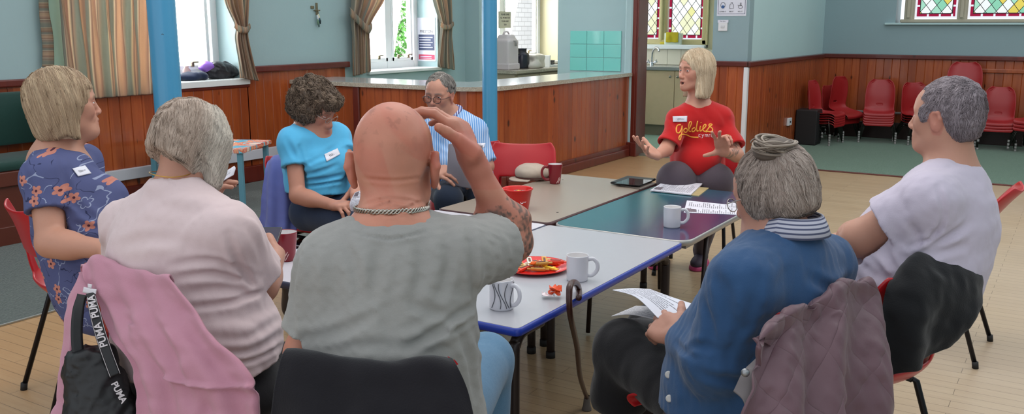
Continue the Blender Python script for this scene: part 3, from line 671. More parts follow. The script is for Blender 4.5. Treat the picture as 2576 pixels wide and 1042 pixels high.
stack(0,0,tc(2500,180),3,('small red chair in the stack just right of the grey haired head','topmost small red chair of the stack right of the grey haired head'),'chairs of the fourth stack',base=PY(2503,366,12.4)*A(1,1,0),step=.035)
stack(0,0,tc(2590,205),3,('small red chair in the stack cut off by the right picture edge','topmost small red chair of the stack cut by the right edge of the view'),'chairs of the fifth stack',base=PY(2598,384,12.3)*A(1,1,0),step=.04,z0=.03)
ka=mk_chair('slot','tall red chair standing above the others directly behind the grey haired head','tall' and .43,.43,.82,.4,REDK,KL)
g=PY(2411,358,12.35)*A(1,1,0);face(ka,g[0],g[1]-.0,tc(2412,180),.0)
for k in (1,2): c=copy_tree(ka);face(c,g[0],g[1]-.0,tc(2412,180),k*.10);c['label']='tall red chair stacked under the one rising behind the grey haired head'if k<2 else 'tallest red chair back rising behind the grey haired head'
ka['label']='tall red chair at the bottom of the stack behind the grey haired head'
# ---------------------------------------------------------------- blue posts
BLUE=None
def bluepaint():
    n=NT('blue_gloss');v=n.coord();c=n.mix(n.noise(v,3,4),srgb('#3e86b0'),srgb('#4c96bd'));k=n.vor(n.mapv(v,(1,1,.8)),7.);chip=n.math('MULTIPLY',n.math('LESS_THAN',k,.055),n.math('GREATER_THAN',n.noise(v,30,2),.5))
    c=n.mix(chip,c,srgb('#29404c'));return n.fin(c,.25,0,n.bump(n.math('ADD',n.noise(v,14,4),n.math('MULTIPLY',chip,-2.)),.25,.004),.5)
BLUE=bluepaint()
def post(p,r,label):
    t=thing('iron_post',label,'post',(p[0],p[1],0));a=np.linspace(0,3.4,40)
    obj('shaft',lathe([(r*1.25,0),(r*1.25,.06),(r*1.08,.09),(r,.14),(r*.99,3.5)],(p[0],p[1],0),40),BLUE,t)
    obj('base_collar',lathe([(r*1.7,0),(r*1.7,.03),(r*1.35,.05),(r*1.2,.07)],(p[0],p[1],0),40),BLUE,t);return t
p=P(419,200,4.95);post(p,.0735,'thick blue painted post standing in front of the drawn curtain')
p=P(1232,200,6.75);post(p,.056,'slim blue painted post in front of the counter corner')
# ---------------------------------------------------------------- bench
UPH=fabric('dark_green_vinyl','#1d4039',60,.45)
t=thing('bench','dark green upholstered bench against the left wall panelling','bench',(WX+.3,2.0,0));bw=M('bench_wood','#5a281b',.4,var=.15)
b=BM();boxb(b,(WX+.06,-1.5,.62),(WX+.12,3.95,1.0),.02);boxb(b,(WX+.12,-1.5,.455),(WX+.5,3.95,.5),.01);bmobj('backrest',b,UPH,t,smooth=True)
b=BM();boxb(b,(WX+.1,-1.5,.5),(WX+.56,3.95,.57),.025);bmobj('seat_cushion',b,UPH,t,smooth=True)
b=BM();boxb(b,(WX+.06,-1.5,.40),(WX+.57,3.97,.5),.006);boxb(b,(WX+.08,-1.5,.13),(WX+.54,3.93,.4));boxb(b,(WX+.5,-1.5,.0),(WX+.58,3.97,.13),.006);boxb(b,(WX+.06,3.9,0),(WX+.57,3.97,1.0),.006);bmobj('wooden_base',b,bw,t)
# ---------------------------------------------------------------- little painted table
def kidtop():
    n=NT('painted_tabletop');v=n.coord();wv=n.mapv(v,(1,1,1));k=n.noise(wv,3.2,3,.5,2.4);c=n.ramp(k,[(.3,srgb('#3fa9c9')),(.4,srgb('#7fc7d8')),(.45,srgb('#d96a4e')),(.5,srgb('#e9a27c')),(.56,srgb('#cf5f6a')),(.6,srgb('#e8d6c4')),(.68,srgb('#4b4a8f')),(.75,srgb('#e3c04f'))],'CONSTANT');return n.fin(c,.35)
KT=kidtop();LB=M('light_blue_paint','#5f93a3',.4,var=.08)
c1=PZ(700,346,.52);cA=PZ(612,340,.52);f1=PZ(618,497,0);hz=.5
pk=lambda x,y:PZ(x,y,hz)[:2]
n0=pk(610,376);n1=pk(362,372);dv=unit(np.append(n1-n0,0));wv_=A(-dv[1],dv[0],0)*1.0
f0=np.append(n0,0);Lk=.98*np.linalg.norm(n1-n0);dirB=unit(np.append(pk(700,352)-n0,0));Wk=.62
if True:
    t=thing('play_table','small childrens table with a colourful painted top by the panelling','table',(f0[0],f0[1],0))
    dirA=dv;dirB=unit(dirB-dirA*(dirB@dirA))
    q=[f0,f0+dirA*Lk,f0+dirA*Lk+dirB*Wk,f0+dirB*Wk];outline_slab('tabletop',[(p_[0],p_[1]) for p_ in q],hz-.035,hz,KT,t,.004)
    for k,(a_,b_) in enumerate(((.04,.04),(Lk-.04,.04),(Lk-.04,Wk-.04),(.04,Wk-.04))):
        p_=f0+dirA*a_+dirB*b_;b=BM();add_box(b,(p_[0],p_[1],(hz-.035)/2),(.04,.04,hz-.035),Matrix.Rotation(math.atan2(dirA[1],dirA[0]),3,'Z'),.003);bmobj('leg',b,LB,t)
# ---------------------------------------------------------------- mugs
def mug(label,c,r0,r1,h,mat,inner,hd,name='mug',deco=None,hr=.5):
    t=thing(name,label,'mug',c);V,Fs=lathe([(0,.004),(r0*.86,.004),(r0*.97,.008),(r1*.955,h-.003),(r1*.975,h),(r1,h-.001),(r1*.995,h-.004),(r0+ (r1-r0)*.5,h*.5),(r0,.006),(r0*.93,0),(0,0)][::-1],c,40)
    obj('cup',(V,Fs),mat,t);Vi,Fi=lathe([(0,.006),(r0*.85,.007),(r1*.945,h-.004),(r1*.95,h-.002)][::-1],c,36);obj('cup_inside',(Vi,Fi),inner,t)
    hd=unit(hd);up=A(0,0,1);pts=[A(*c)+hd*(rr)+up*zz for rr,zz in ((r1*.96,h*.82),(r1+.016,h*.85),(r1+.030,h*.68),(r1+.030,h*.42),(r1+.014,h*.22),(r0*.97,h*.2))]
    obj('handle',tube(spline(pts,26),.0048,10,flat=1.5),mat,t)
    if deco:
        for q in deco: obj('printed_line',tube(q,.0012,6),M('print_white','#e4c9c4',.4) if 'red' in label else M('print_grey','#55565c',.4),t)
    return t
CW=M('white_china','#cfcfd6',.12,spec=.6);CR=M('dark_red_china','#7e1a26',.2);CI=M('china_inside','#d9d6d6',.15)
rimg=A(RT[0],RT[1],0)
c=PZ(1452,705,TZ);mug('tall white mug on the grey table beside the plate of sweets',c,.0375,.039,.092,CW,CI,rimg*.98+A(-.0,-.1,0))
c=PZ(1690,571,TZ+.001);mug('white mug on the teal table in front of the handouts',c,.037,.0385,.092,CW,CI,rimg+A(-.1,-.1,0))
c=PZ(1396,462,TZ+.004)
arcs=lambda c,r,a0,n=2:[[A(*c)+A(*(( (r+.0008)*math.cos(a),(r+.0008)*math.sin(a),0)))+A(0,0,z) for a,z in [(a0+ (.0+k*.25)+.55*math.sin(u)*(1-.25*k), .006+ (.034-.008*k)*math.sin(u*1.0)) for u in np.linspace(0,1.57,12)]] for k in range(n)]
fa=math.atan2(-FW[1],-FW[0])
mug('dark red mug beside the flat cap on the beige table',c,.030,.042,.112,CR,CI,-rimg,deco=arcs(c,.033,fa+.2))
c=PZ(722,655,TZ);mug('dark red mug on the pale table beside the woman in pale pink',c,.031,.043,.112,CR,CI,-rimg+A(.0,.2,0),deco=arcs(c,.034,fa-.2))
c=PZ(1262,776,TZ);sw=[]
for k in range(5):
    a0=fa-.9+k*.5;sw.append([A(*c)+A(.0398*math.cos(a),.0398*math.sin(a),z) for a,z in [(a0+.35*math.sin(3*u+k),.01+.08*u) for u in np.linspace(0,1,18)]])
mug('white mug with swirling grey lines beside the man in the grey shirt',c,.0385,.0385,.097,CW,CI,rimg*.8-A(FW[0],FW[1],0)*.6,deco=sw)
# ---------------------------------------------------------------- plate and sweets
c=PZ(1346,677,TZ);RB=M('red_plate','#d3170f',.25)
t=thing('plate','round bright red plastic plate holding wrapped sweets','plate',c);pc=c.copy()
obj('dish',lathe([(0,.003),(.085,.003),(.10,.006),(.122,.015),(.128,.016),(.124,.012),(.09,.0),(0,0)],c,56),RB,t)
cols=['#e8a020','#f2c43a','#d9452a','#c9a25a','#e9e1d0','#e36a1e','#b98a3c']
rs=np.random.default_rng(3)
def sweet(i,p,ang,L,W,Hh,col,label,group=None,tilt=0):
    t=thing('wrapped_sweet',label,'sweet',p,0,group);R=Matrix.Rotation(ang,3,'Z')@Matrix.Rotation(tilt,3,'Y')
    m=M('foil_%d'%(i%7),col,.3,.25,bump=.5,bscale=120,var=.25,vscale=60);b=BM();add_box(b,p+A(0,0,Hh/2),(L,W,Hh),R,Hh*.35);bmobj('wrapper',b,m,t,smooth=True)
    for s in (-1,1):
        b=BM();vs=add_box(b,p+A(0,0,Hh/2)+np.array(R@Vector((s*(L/2+.006),0,0))),(.014,W*.85,.003),R);bmobj('twisted_end',b,m,t)
    b=BM();add_box(b,p+np.array(R@Vector((0,0,Hh/2+.0)))+A(0,0,Hh/2+.0006),(L*.6,W*.4,.0012),R);bmobj('print',b,M('print_dark','#5a2a14',.4),t);return t
pos=[(-.085,.0),(-.055,.03),(-.04,-.035),(-.06,-.02),(-.01,.045),(.0,.0),(.01,-.045),(.035,.02),(.05,-.02),(.075,.01),(.03,.05),(-.02,.015),(.055,.045),(.02,-.015)]
for i,(x,y) in enumerate(pos):
    q=pc+RT*x+A(FW[0],FW[1],0)*y*1.0;q[2]=TZ+.006+(.013 if i in (5,7,11,13,9) else 0)
    sweet(i,q,rs.random()*3.1 if i%3 else .6,.05+.015*rs.random(),.02,.012,cols[i%7],'small foil wrapped sweet lying on the red plate','sweets on the red plate',tilt=(rs.random()-.5)*.3)
q=PZ(1388,750,TZ);t=thing('sweet_wrapper','crumpled orange and white sweet wrapper on the grey table','wrapper',q)
def crumple(c,s,seed,h=.002):
    r=np.random.default_rng(seed);f=SDF().add(ell(c,(s,s*.7,s*.5)));G=net([[A(*c)+RT*x*s+A(FW[0],FW[1],0)*y*s+A(0,0,.006+r.random()*s*.9) for x in np.linspace(-1,1,5)] for y in np.linspace(-1,1,5)],9,9);return gridmesh(G,None,.0012)
for nm,cc,dx,dz,col in (('orange_foil',0,.012,.02,'#e2531c'),('white_paper',1,-.012,.0,'#e3d6da'),('orange_foil',2,.008,.004,'#d94a16')):
    V,Fs,uv=crumple(q+RT*dx+A(0,0,dz),.02,cc+5);obj(nm,(V,Fs),M('wr%d'%cc,col,.35,bump=.5),t,smooth=False)
# ---------------------------------------------------------------- red tub
c=PZ(1302,527,TZ+.004);t=thing('sweet_tub','red plastic tub of sweets on the beige table behind the raised arm','tub',c);TB=M('red_tub','#cf1c16',.25)
obj('tub',lathe([(0,.003),(.048,.003),(.05,.01),(.068,.1),(.071,.105),(.074,.105),(.074,.098),(.070,.097),(.053,.004),(.05,0),(0,0)],c,44),TB,t)
a0=math.atan2(-FW[1],-FW[0]);tw=[[A(*c)+A(rr*math.cos(a0+u),rr*math.sin(a0+u),z) for u,z,rr in [(ua+.1*math.cos(k),zz+.006*math.sin(k),.0592) for k in np.linspace(0,6.3,16)]] for ua,zz in ((.35,.045),(.62,.05))]
for q in tw: obj('printed_letter',tube(q,.002,6),M('print_white2','#f0e8ec',.4),t)
for i in range(4):
    q=A(*c)+RT*(-.03+.02*i)+A(0,0,.075+.006*(i%2));sweet(i,q,.5+i,.05,.022,.012,['#e8901f','#d9452a','#e9c13a','#e36a1e'][i],'orange wrapped sweet showing inside the red tub','sweets in the red tub')
# ---------------------------------------------------------------- flat cap
def hf(px,py,z): return PZ(px,py,z)
cc=PZ(1335,452,TZ+.004);CAPM=fabric('oatmeal_tweed','#b3a596',500,.9,.12)
t=thing('flat_cap','pale oatmeal flat cap resting on the beige table beside the red mug','cap',cc)
r_=A(RT[0],RT[1],0);f_=A(-FW[0],-FW[1],0);f_=unit(f_);R=np.stack([r_,f_,A(0,0,1)])
s=SDF().add(ell(cc+A(0,0,.04)+r_*.012,(.098,.09,.046),R)).add(ell(cc+A(0,0,.05)+r_*.0,(.085,.075,.04),R),.03).cut(cc+A(0,0,.002),(0,0,-1),.002)
s.dis(lambda p:.0022*wav(p,4,22));lo,hi=s.bounds();V,Fs=polygonize(s,.004,lo,hi);obj('crown',(V,Fs),CAPM,t)
G=net([[cc+r_*x+f_*y+A(0,0,z) for x,y,z in row] for row in ([(-.07,-.04,.012),(-.085,.0,.014),(-.065,.06,.012),(-.0,.085,.012)],[(-.11,-.045,.006),(-.125,.01,.005),(-.1,.075,.004),(-.02,.11,.005)])],14,5)
V,Fs,_=gridmesh(G,None,.006);obj('peak',(V,Fs),CAPM,t)
for z,dk in ((.012,0),(.021,1)):
    ring=[cc+r_*(.012+.099*math.cos(a))+f_*.091*math.sin(a)+A(0,0,z) for a in np.linspace(0,2*math.pi,40,endpoint=False)];V,Fs=tube(ring,.0024,6,closed=True);obj('band_line',(V,Fs),M('band_dark','#4a2b26',.8),t)
# ---------------------------------------------------------------- tablet, folder
def flatbox(name,pxs,z,h,mat,parent,rz=None,bev=.002,label=None):
    q=[PZ(a,b,z) for a,b in pxs];return outline_slab(name,[(p_[0],p_[1]) for p_ in q],z,z+h,mat,parent,bev)
t=thing('folder','grey folder lying under the tablet on the beige table','folder',PZ(1600,470,TZ+.005));flatbox('cover',[(1560,468),(1612,478),(1652,463),(1600,455)],TZ+.004,.006,M('folder_grey','#6f655d',.6),t)
t=thing('tablet','black cased tablet computer lying on a folder on the beige table','tablet',PZ(1590,462,TZ+.01));flatbox('case',[(1535,463),(1612,470),(1651,454),(1578,447)],TZ+.010,.012,M('black_case','#141214',.35),t,bev=.004);flatbox('screen',[(1545,461.5),(1608,467.5),(1643,453.5),(1582,448.5)],TZ+.0217,.0008,M('glass_screen','#0d1518',.04,spec=.9),t,bev=0)
# ---------------------------------------------------------------- papers
def paperm(name,cols=1,seed=0,img=True,lw=26,base='#d6d4de'):
    n=NT(name);uv=n.n('ShaderNodeUVMap').outputs[0];s=n.sep(uv);r=n.math('MULTIPLY',s[1],float(lw));row=n.math('FLOOR',r);fr_=n.math('FRACT',r)
    wn=n.n('ShaderNodeTexWhiteNoise',noise_dimensions='2D');n.put(wn.inputs['Vector'],n.comb(row,float(seed),0.));ln=wn.outputs['Value']
    wd=n.noise(n.comb(n.math('MULTIPLY',s[0],55.),n.math('MULTIPLY',row,7.3),float(seed)),1.,2)
    u=n.math('FRACT',n.math('MULTIPLY',s[0],float(cols)));inx=n.math('MULTIPLY',n.math('GREATER_THAN',u,.07),n.math('LESS_THAN',u,n.math('MULTIPLY_ADD',ln,.6,.3)))
    iny=n.math('MULTIPLY',n.math('GREATER_THAN',s[1],.05),n.math('LESS_THAN',s[1],.95))
    m=n.math('MULTIPLY',n.math('MULTIPLY',n.math('LESS_THAN',fr_,.42),inx),n.math('MULTIPLY',iny,n.math('GREATER_THAN',wd,.42)));m=n.math('MULTIPLY',m,.8)
    c=n.mix(m,srgb(base),srgb('#3a3a48'))
    if img:
        q=n.math('MULTIPLY',n.math('MULTIPLY',n.math('GREATER_THAN',s[0],.08),n.math('LESS_THAN',s[0],.34)),n.math('MULTIPLY',n.math('GREATER_THAN',s[1],.78),n.math('LESS_THAN',s[1],.97)))
        ic=n.mix(n.noise(uv,14,3),srgb('#2a2230'),srgb('#8b7d86'));c=n.mix(q,c,ic)
    return n.fin(c,.55)
def sheet(name,label,cat,rows,nu=24,nv=24,mat=None,thick=.0012,amp=0,seed=0,part='page',parent=None,flip=False):
    G=net(rows,nu,nv);V,Fs,uv=gridmesh(G,amp*wav(G,seed,8) if amp else None,thick)
    if flip: uv=np.c_[uv[:,0],1-uv[:,1]]
    c=V.mean(0)
    if parent is not None: return obj(part,(V,Fs),mat,parent,uv=uv)
    o=obj(name,(V-c,Fs),mat,None,uv=uv);o.location=c;tag(o,label,cat);return o
zf=lambda z,pts:[PZ(x,y,z) for x,y in pts]
PA=paperm('printed_sheet',1,1);PB=paperm('printed_sheet_b',2,5)
def stackp(name,label,z,corners,h,mat,lab2=None):
    t=thing(name,label,'papers',PZ(*corners[0],z));q=[PZ(x,y,z) for x,y in corners]
    V=np.array(q+[p_+A(0,0,h) for p_ in q]);Fs=[[4,5,6,7],[0,1,5,4],[1,2,6,5],[2,3,7,6],[3,0,4,7]];me=mkmesh('pages',V-root_off(t),Fs,smooth=False)
    u=me.uv_layers.new(name='UVMap');cs=[(0,1),(0,0),(1,0),(1,1)]
    for k in range(4): u.data[k].uv=cs[k]
    link('pages',me,mat,t);return t
t=stackp('magazine','cream and black magazine under the stack of printed handouts','0'and TZ+.0012,[(1665,484),(1758,494),(1783,474),(1700,467)],.003,M('mag_cover','#b5a578',.4,var=.3,vscale=12));t['category']='magazine'
stackp('handouts','stack of printed white handouts on the teal table by the tablet',TZ+.0045,[(1636,481),(1738,492),(1767,464),(1672,458)],.006,PA)
t=stackp('handout','single printed sheet with a dark picture on the edge of the teal table',TZ+.0012,[(1720,535),(1860,541),(1858,518),(1728,505)],.0012,PB);t['category']='paper'
# ---------------------------------------------------------------- walking stick
top=PZ(1441,716,TZ+.055);tip=PZ(1476,1032,.0);lw=M('dark_cane','#3d211a',.3,var=.2,vscale=20)
t=thing('walking_stick','dark wooden walking stick hooked over the blue edge of the grey table','walking stick',tip)
bd=unit(A(-1,.25,0));out=A(TX2+.03,0,0)
hk=[PZ(1456,750,TZ+.012),PX(1456,730,-1.372),PX(1451,716,-1.355),PX(1443,711,-1.335),PX(1435,717,-1.315),PX(1432,735,-1.305)]
q0=PX(1434,790,-1.305)
pts=hk+[q0,lerp(q0,tip,.3)+RT*.004,lerp(q0,tip,.6)-RT*.003,tip+A(0,0,.05)]
obj('shaft',tube(spline(pts,60),np.r_[np.linspace(.010,.0115,14),np.linspace(.0115,.0085,46)],14),lw,t)
obj('ferrule',lathe([(.011,.06),(.0125,.045),(.015,.02),(.019,.006),(.019,0),(0,0)],tip,20),M('grey_rubber','#5b5450',.7),t)
# ---------------------------------------------------------------- wall things, kitchen things
def text_mesh(s,size,ext=.0004,bold=0):
    cu=bpy.data.curves.new('t','FONT');cu.body=s;cu.size=size;cu.extrude=ext;cu.offset=bold;cu.align_x='CENTER';cu.align_y='CENTER';o=bpy.data.objects.new('t',cu);COL.objects.link(o)
    dg=bpy.context.evaluated_depsgraph_get();me=bpy.data.meshes.new_from_object(o.evaluated_get(dg));bpy.data.objects.remove(o)
    V=np.zeros(len(me.vertices)*3);me.vertices.foreach_get('co',V);V=V.reshape(-1,3);Fs=[list(p_.vertices) for p_ in me.polygons];return V,Fs
def text(s,size,o,ux,uy,mat,parent,name='lettering',ext=.0004,bold=0):
    V,Fs=text_mesh(s,size,ext,bold);ux=A(*ux);uy=A(*uy);n_=np.cross(ux,uy);W=A(*o)+V[:,:1]*ux+V[:,1:2]*uy+V[:,2:]*n_-root_off(parent)
    return link(name,mkmesh(name,W,Fs,smooth=False),mat,parent)
INK=M('black_ink','#22232c',.5);WP=M('white_paper','#d9d9e4',.5);NAVY=M('navy_ink','#2b3558',.5)
# face-covering notice
t=thing('safety_notice','white laminated notice with three hygiene symbols on the wall beside the kitchen door','notice',PY(1840,20,DY))
a=PY(1805,0,DY);c=PY(1877,40,DY);b=BM();x0,x1,z0,z1=a[0],c[0],c[2],a[2]+.16;y=DY-.004;boxb(b,(x0,y,z0),(x1,DY,z1),.001);bmobj('sheet',b,WP,t)
b=BM();m=.012
for lo,hi in (((x0+m,z0+.02),(x1-m,z0+.024)),((x0+m,z0+.02),(x0+m+.004,z1)),((x1-m-.004,z0+.02),(x1-m,z1))): boxb(b,(lo[0],y-.001,lo[1]),(hi[0],y,hi[1]))
bmobj('border',b,NAVY,t);xm=(x0+x1)/2;W_=x1-x0
for k,s_ in enumerate(('COVER IT','BIN IT','KILL IT')): text(s_,.017,(xm+(k-1)*W_*.3,y-.0015,z0+.045),(1,0,0),(0,0,1),INK,t)
ic=lambda k:A(xm+(k-1)*W_*.3,y-.002,z0+.105)
def ring(c,rx,rz,n=20,a0=0,a1=6.283): return [A(*c)+A(rx*math.cos(u),0,rz*math.sin(u)) for u in np.linspace(a0,a1,n)]
obj('symbol_face',merge([tube(ring(ic(0)+A(0,0,.008),.024,.03),.002,5)]),INK,t);obj('symbol_mask',merge([tube(ring(ic(0)+A(.002,-.0,-.01),.010,.010),.007,6)]),M('blue_ink','#35609a',.5),t)
obj('symbol_bottle',merge([tube([ic(1)+A(-.02,0,-.028),ic(1)+A(-.02,0,.012),ic(1)+A(-.008,0,.02),ic(1)+A(-.008,0,.034),ic(1)+A(.008,0,.034),ic(1)+A(.008,0,.02),ic(1)+A(.02,0,.012),ic(1)+A(.02,0,-.028),ic(1)+A(-.02,0,-.028)],.002,5)]),INK,t)
obj('symbol_hand',merge([tube(ring(ic(2)+A(0,0,-.012),.022,.016),.002,5),tube([ic(2)+A(-.004,0,0),ic(2)+A(-.004,0,.03),ic(2)+A(.006,0,.03),ic(2)+A(.006,0,0)],.002,5),tube([ic(2)+A(-.02,0,-.005),ic(2)+A(-.028,0,.008)],.002,5)]),INK,t)
# switch
a=PY(1808,56,DY);c=PY(1830,78,DY);t=thing('light_switch','white light switch with a paper label under the hygiene notice','switch',(a[0],DY,c[2]));b=BM();boxb(b,(a[0],DY-.012,c[2]),(c[0],DY,a[2]),.004);bmobj('plate',b,M('white_plastic','#d9d9dc',.35),t)
b=BM();boxb(b,(a[0]+.03,DY-.016,c[2]+.03),(c[0]-.03,DY-.012,a[2]-.035),.002);bmobj('rocker',b,M('white_plastic2','#c7c7cb',.3),t)
b=BM();boxb(b,(a[0]-.006,DY-.014,a[2]-.004),(c[0]+.01,DY-.011,a[2]+.024));bmobj('paper_label',b,WP,t);text('Main lights',.014,((a[0]+c[0])/2,DY-.0145,a[2]+.01),(1,0,0),(0,0,1),INK,t)
# socket + black heater in the corner
p=PX(1979,306,RX);t=thing('wall_socket','white wall socket low on the panelling by the dark heater','socket',p);b=BM();boxb(b,(RX+.018,p[1]-.07,p[2]-.045),(RX+.045,p[1]+.07,p[2]+.045),.004);bmobj('plate',b,M('white_plastic','#d9d9dc',.35),t)
b=BM();boxb(b,(RX+.045,p[1]-.02,p[2]-.012),(RX+.047,p[1]+.02,p[2]+.012));bmobj('pin_holes',b,INK,t)
g=PZ(2003,362,0);t=thing('speaker','tall black speaker cabinet standing on the carpet in the corner','speaker',g);b=BM();boxb(b,(RX+.03,g[1]-.1,.006),(RX+.29,g[1]+.16,.44),.01);bmobj('cabinet',b,M('black_ash','#191618',.5),t)
b=BM();[boxb(b,(RX+.285,g[1]-.085+.04*k,.04),(RX+.296,g[1]-.06+.04*k,.41),.003) for k in range(6)];bmobj('grille',b,M('black_grille','#0f0e10',.7),t)
# wall bracket with bunch of keys
p=PX(792,30,WX);t=thing('wall_hook','brass wall hook with a dangling tassel of keys between the windows','hook',p);BR=M('brass_dull','#8e8168',.35,.8)
b=BM();boxb(b,(WX,p[1]-.06,p[2]+.03),(WX+.015,p[1]-.02,p[2]+.06),.003);boxb(b,(WX,p[1]-.02,p[2]+.01),(WX+.03,p[1]+.05,p[2]+.022),.003);boxb(b,(WX,p[1]+.01,p[2]-.03),(WX+.012,p[1]+.035,p[2]+.09),.003);bmobj('bracket',b,BR,t)
obj('cord',tube([p+A(.03,.02,.02),p+A(.03,.02,-.03)],.003,6),BR,t)
for k,(dy,dz,cl) in enumerate(((0,-.06,'#c9cdd2'),(.02,-.07,'#2d5e6d'),(.03,-.09,'#23343a'),(.0,-.1,'#6b8a70'),(.015,-.05,'#d5cfae'),(.01,-.12,'#58706d'))): obj('tassel_strand',tube([p+A(.03,dy,dz+.03),p+A(.034,dy+.005,dz),p+A(.03,dy+.01,dz-.03)],[.006,.011,.006],8),M('tas%d'%k,cl,.5),t)
# poster on the window reveal
t=thing('reveal_poster','white and navy poster taped to the reveal of the second window','poster',(WX-.17,W2[1],1.3));y=W2[1]-.002
b=BM();boxb(b,(WX-.30,y-.003,1.04),(WX-.03,y,1.56),.001);bmobj('sheet',b,WP,t)
b=BM();boxb(b,(WX-.285,y-.005,1.17),(WX-.045,y-.003,1.36));bmobj('navy_panel',b,NAVY,t);b=BM();boxb(b,(WX-.285,y-.005,1.06),(WX-.045,y-.003,1.12));bmobj('pink_panel',b,M('pink_ink','#c9405f',.5),t)
[(lambda b:(boxb(b,(WX-.27,y-.007,1.20+.03*k),(WX-.07-.03*(k%2),y-.005,1.21+.03*k)),bmobj('text_line',b,M('pale_ink','#c5c9de',.5),t)))(BM()) for k in range(5)];[(lambda b:(boxb(b,(WX-.26,y-.007,1.073+.02*k),(WX-.09,y-.005,1.08+.02*k)),bmobj('text_line',b,M('pale_ink','#c5c9de',.5),t)))(BM()) for k in range(2)];text('PRESTON',.045,(WX-.165,y-.0045,1.395),(1,0,0),(0,0,1),INK,t)
# kitchen notice
p=PX(1271,50,WX);t=thing('kitchen_notice','pale sheet of capitals taped to the cream kitchen wall','notice',p)
b=BM();boxb(b,(WX,p[1]-.17,p[2]-.11),(WX+.004,p[1]+.14,p[2]+.11));bmobj('sheet',b,M('pale_sheet','#cdc9b2',.6),t)
for k,s_ in enumerate(('PLEASE LEAVE','ALL WORKTOPS','CLEAN AND','TIDY')): text(s_,.032,(WX+.005,p[1]-.01,p[2]+.07-.045*k),(0,1,0),(0,0,1),INK,t)
# kitchen rear counter and its things
kw=thing('kitchen_cabinet','cream kitchen base units with a patterned worktop under the far window','cabinet',(WX+.3,11,0));b=BM();boxb(b,(WX,DY+.25,.0),(WX+.58,12.05,.87),.003);bmobj('body',b,M('beige_unit','#a39580',.5,var=.08),kw)
for k in range(4): b=BM();y0_=DY+.3+k*.55;boxb(b,(WX+.58,y0_,.1),(WX+.6,y0_+.53,.85),.004);dd=bmobj('door',b,M('beige_unit','#a39580',.5),kw);b=BM();add_box(b,(WX+.612,y0_+.45,.77),(.02,.02,.1),bev=.005);bmobj('handle',b,M('steel','#8d8f92',.35,.8),dd)
b=BM();boxb(b,(WX,DY+.22,.87),(WX+.63,12.08,.91),.004);bmobj('worktop',b,GR,kw)
ky=lambda px,x=WX+.35:PX(px,150,x)[1]
def kx(px,py,x): q=PX(px,py,x);return q
c=A(WX+.33,kx(1272,165,WX+.33)[1],.91);t=thing('water_urn','tall white plastic water urn with a lever tap on the far kitchen worktop','urn',c);UW=M('urn_white','#cfc5c6',.35)
s=SDF().add(rbox(c+A(0,0,.19),(.125,.125,.19),None,.03)).add(rbox(c+A(0,.02,.385),(.09,.095,.06),None,.04),.05);V,Fs=polygonize(s,.01);obj('body',(V,Fs),UW,t)
obj('handle',tube(spline([c+A(.0,-.05,.44),c+A(0,-.02,.475),c+A(0,.05,.475),c+A(0,.09,.43)],16),.014,10),UW,t);obj('tap',tube([c+A(.09,.0,.36),c+A(.15,.01,.36),c+A(.15,.01,.3)],.014,10),M('grey_plastic','#9a9894',.4),t)
b=BM();add_box(b,c+A(0,0,.04),(.27,.27,.08),bev=.012);bmobj('base',b,UW,t)
c=A(WX+.35,kx(1313,160,WX+.35)[1],.91);t=thing('coffee_flask','black vacuum flask beside the white urn','flask',c);obj('body',lathe([(0,0),(.09,0),(.1,.03),(.1,.17),(.085,.2),(.06,.21),(.062,.25),(.07,.26),(0,.262)],c,28),M('black_glaze','#1c1e2c',.2),t);obj('handle',tube(spline([c+A(.02,-.09,.17),c+A(.03,-.14,.15),c+A(.02,-.09,.06)],12),.012,8),M('black_glaze','#1c1e2c',.2),t)
c=A(WX+.25,kx(1296,160,WX+.25)[1],.91);t=thing('green_bottle','dark green bottle behind the black flask','bottle',c);obj('body',lathe([(0,0),(.055,0),(.055,.22),(.03,.3),(.02,.33),(.02,.37),(0,.37)],c,20),M('bottle_green','#2f5d45',.2),t)
c=A(WX+.4,kx(1345,160,WX+.4)[1],.91);t=thing('bread_bag','white plastic bag slumped beside the black flask','bag',c)
s=SDF().add(rbox(c+A(0,0,.09),(.1,.13,.09),None,.03)).add(ell(c+A(.06,-.12,.04),(.09,.13,.05)),.04);s.dis(lambda p:.012*wav(p,9,9));s.cut(c,(0,0,-1),.002);V,Fs=polygonize(s,.01);obj('bag',(V,Fs),M('white_bag','#c9c4b8',.4),t)
c=A(WX+.35,kx(1375,160,WX+.35)[1],.91);t=thing('dish_rack','white dish rack with dark plates on the far kitchen worktop','rack',c);b=BM();boxb(b,c+A(-.15,-.16,0),c+A(.15,.2,.03),.006);boxb(b,c+A(-.15,-.17,0),c+A(.15,-.15,.16),.006);bmobj('tray',b,M('white_gloss','#dfe3e2',.3),t)
for k in range(4): obj('plate',lathe([(0,0),(.09,0),(.11,.012),(.09,.008),(0,.006)],c+A(0,.03,.032+.014*k),24),M('navy_plate','#3d4250',.25),t)
b=BM();boxb(b,(-5.0,8.6,.93),(-4.98,8.7,.95))
b.free()
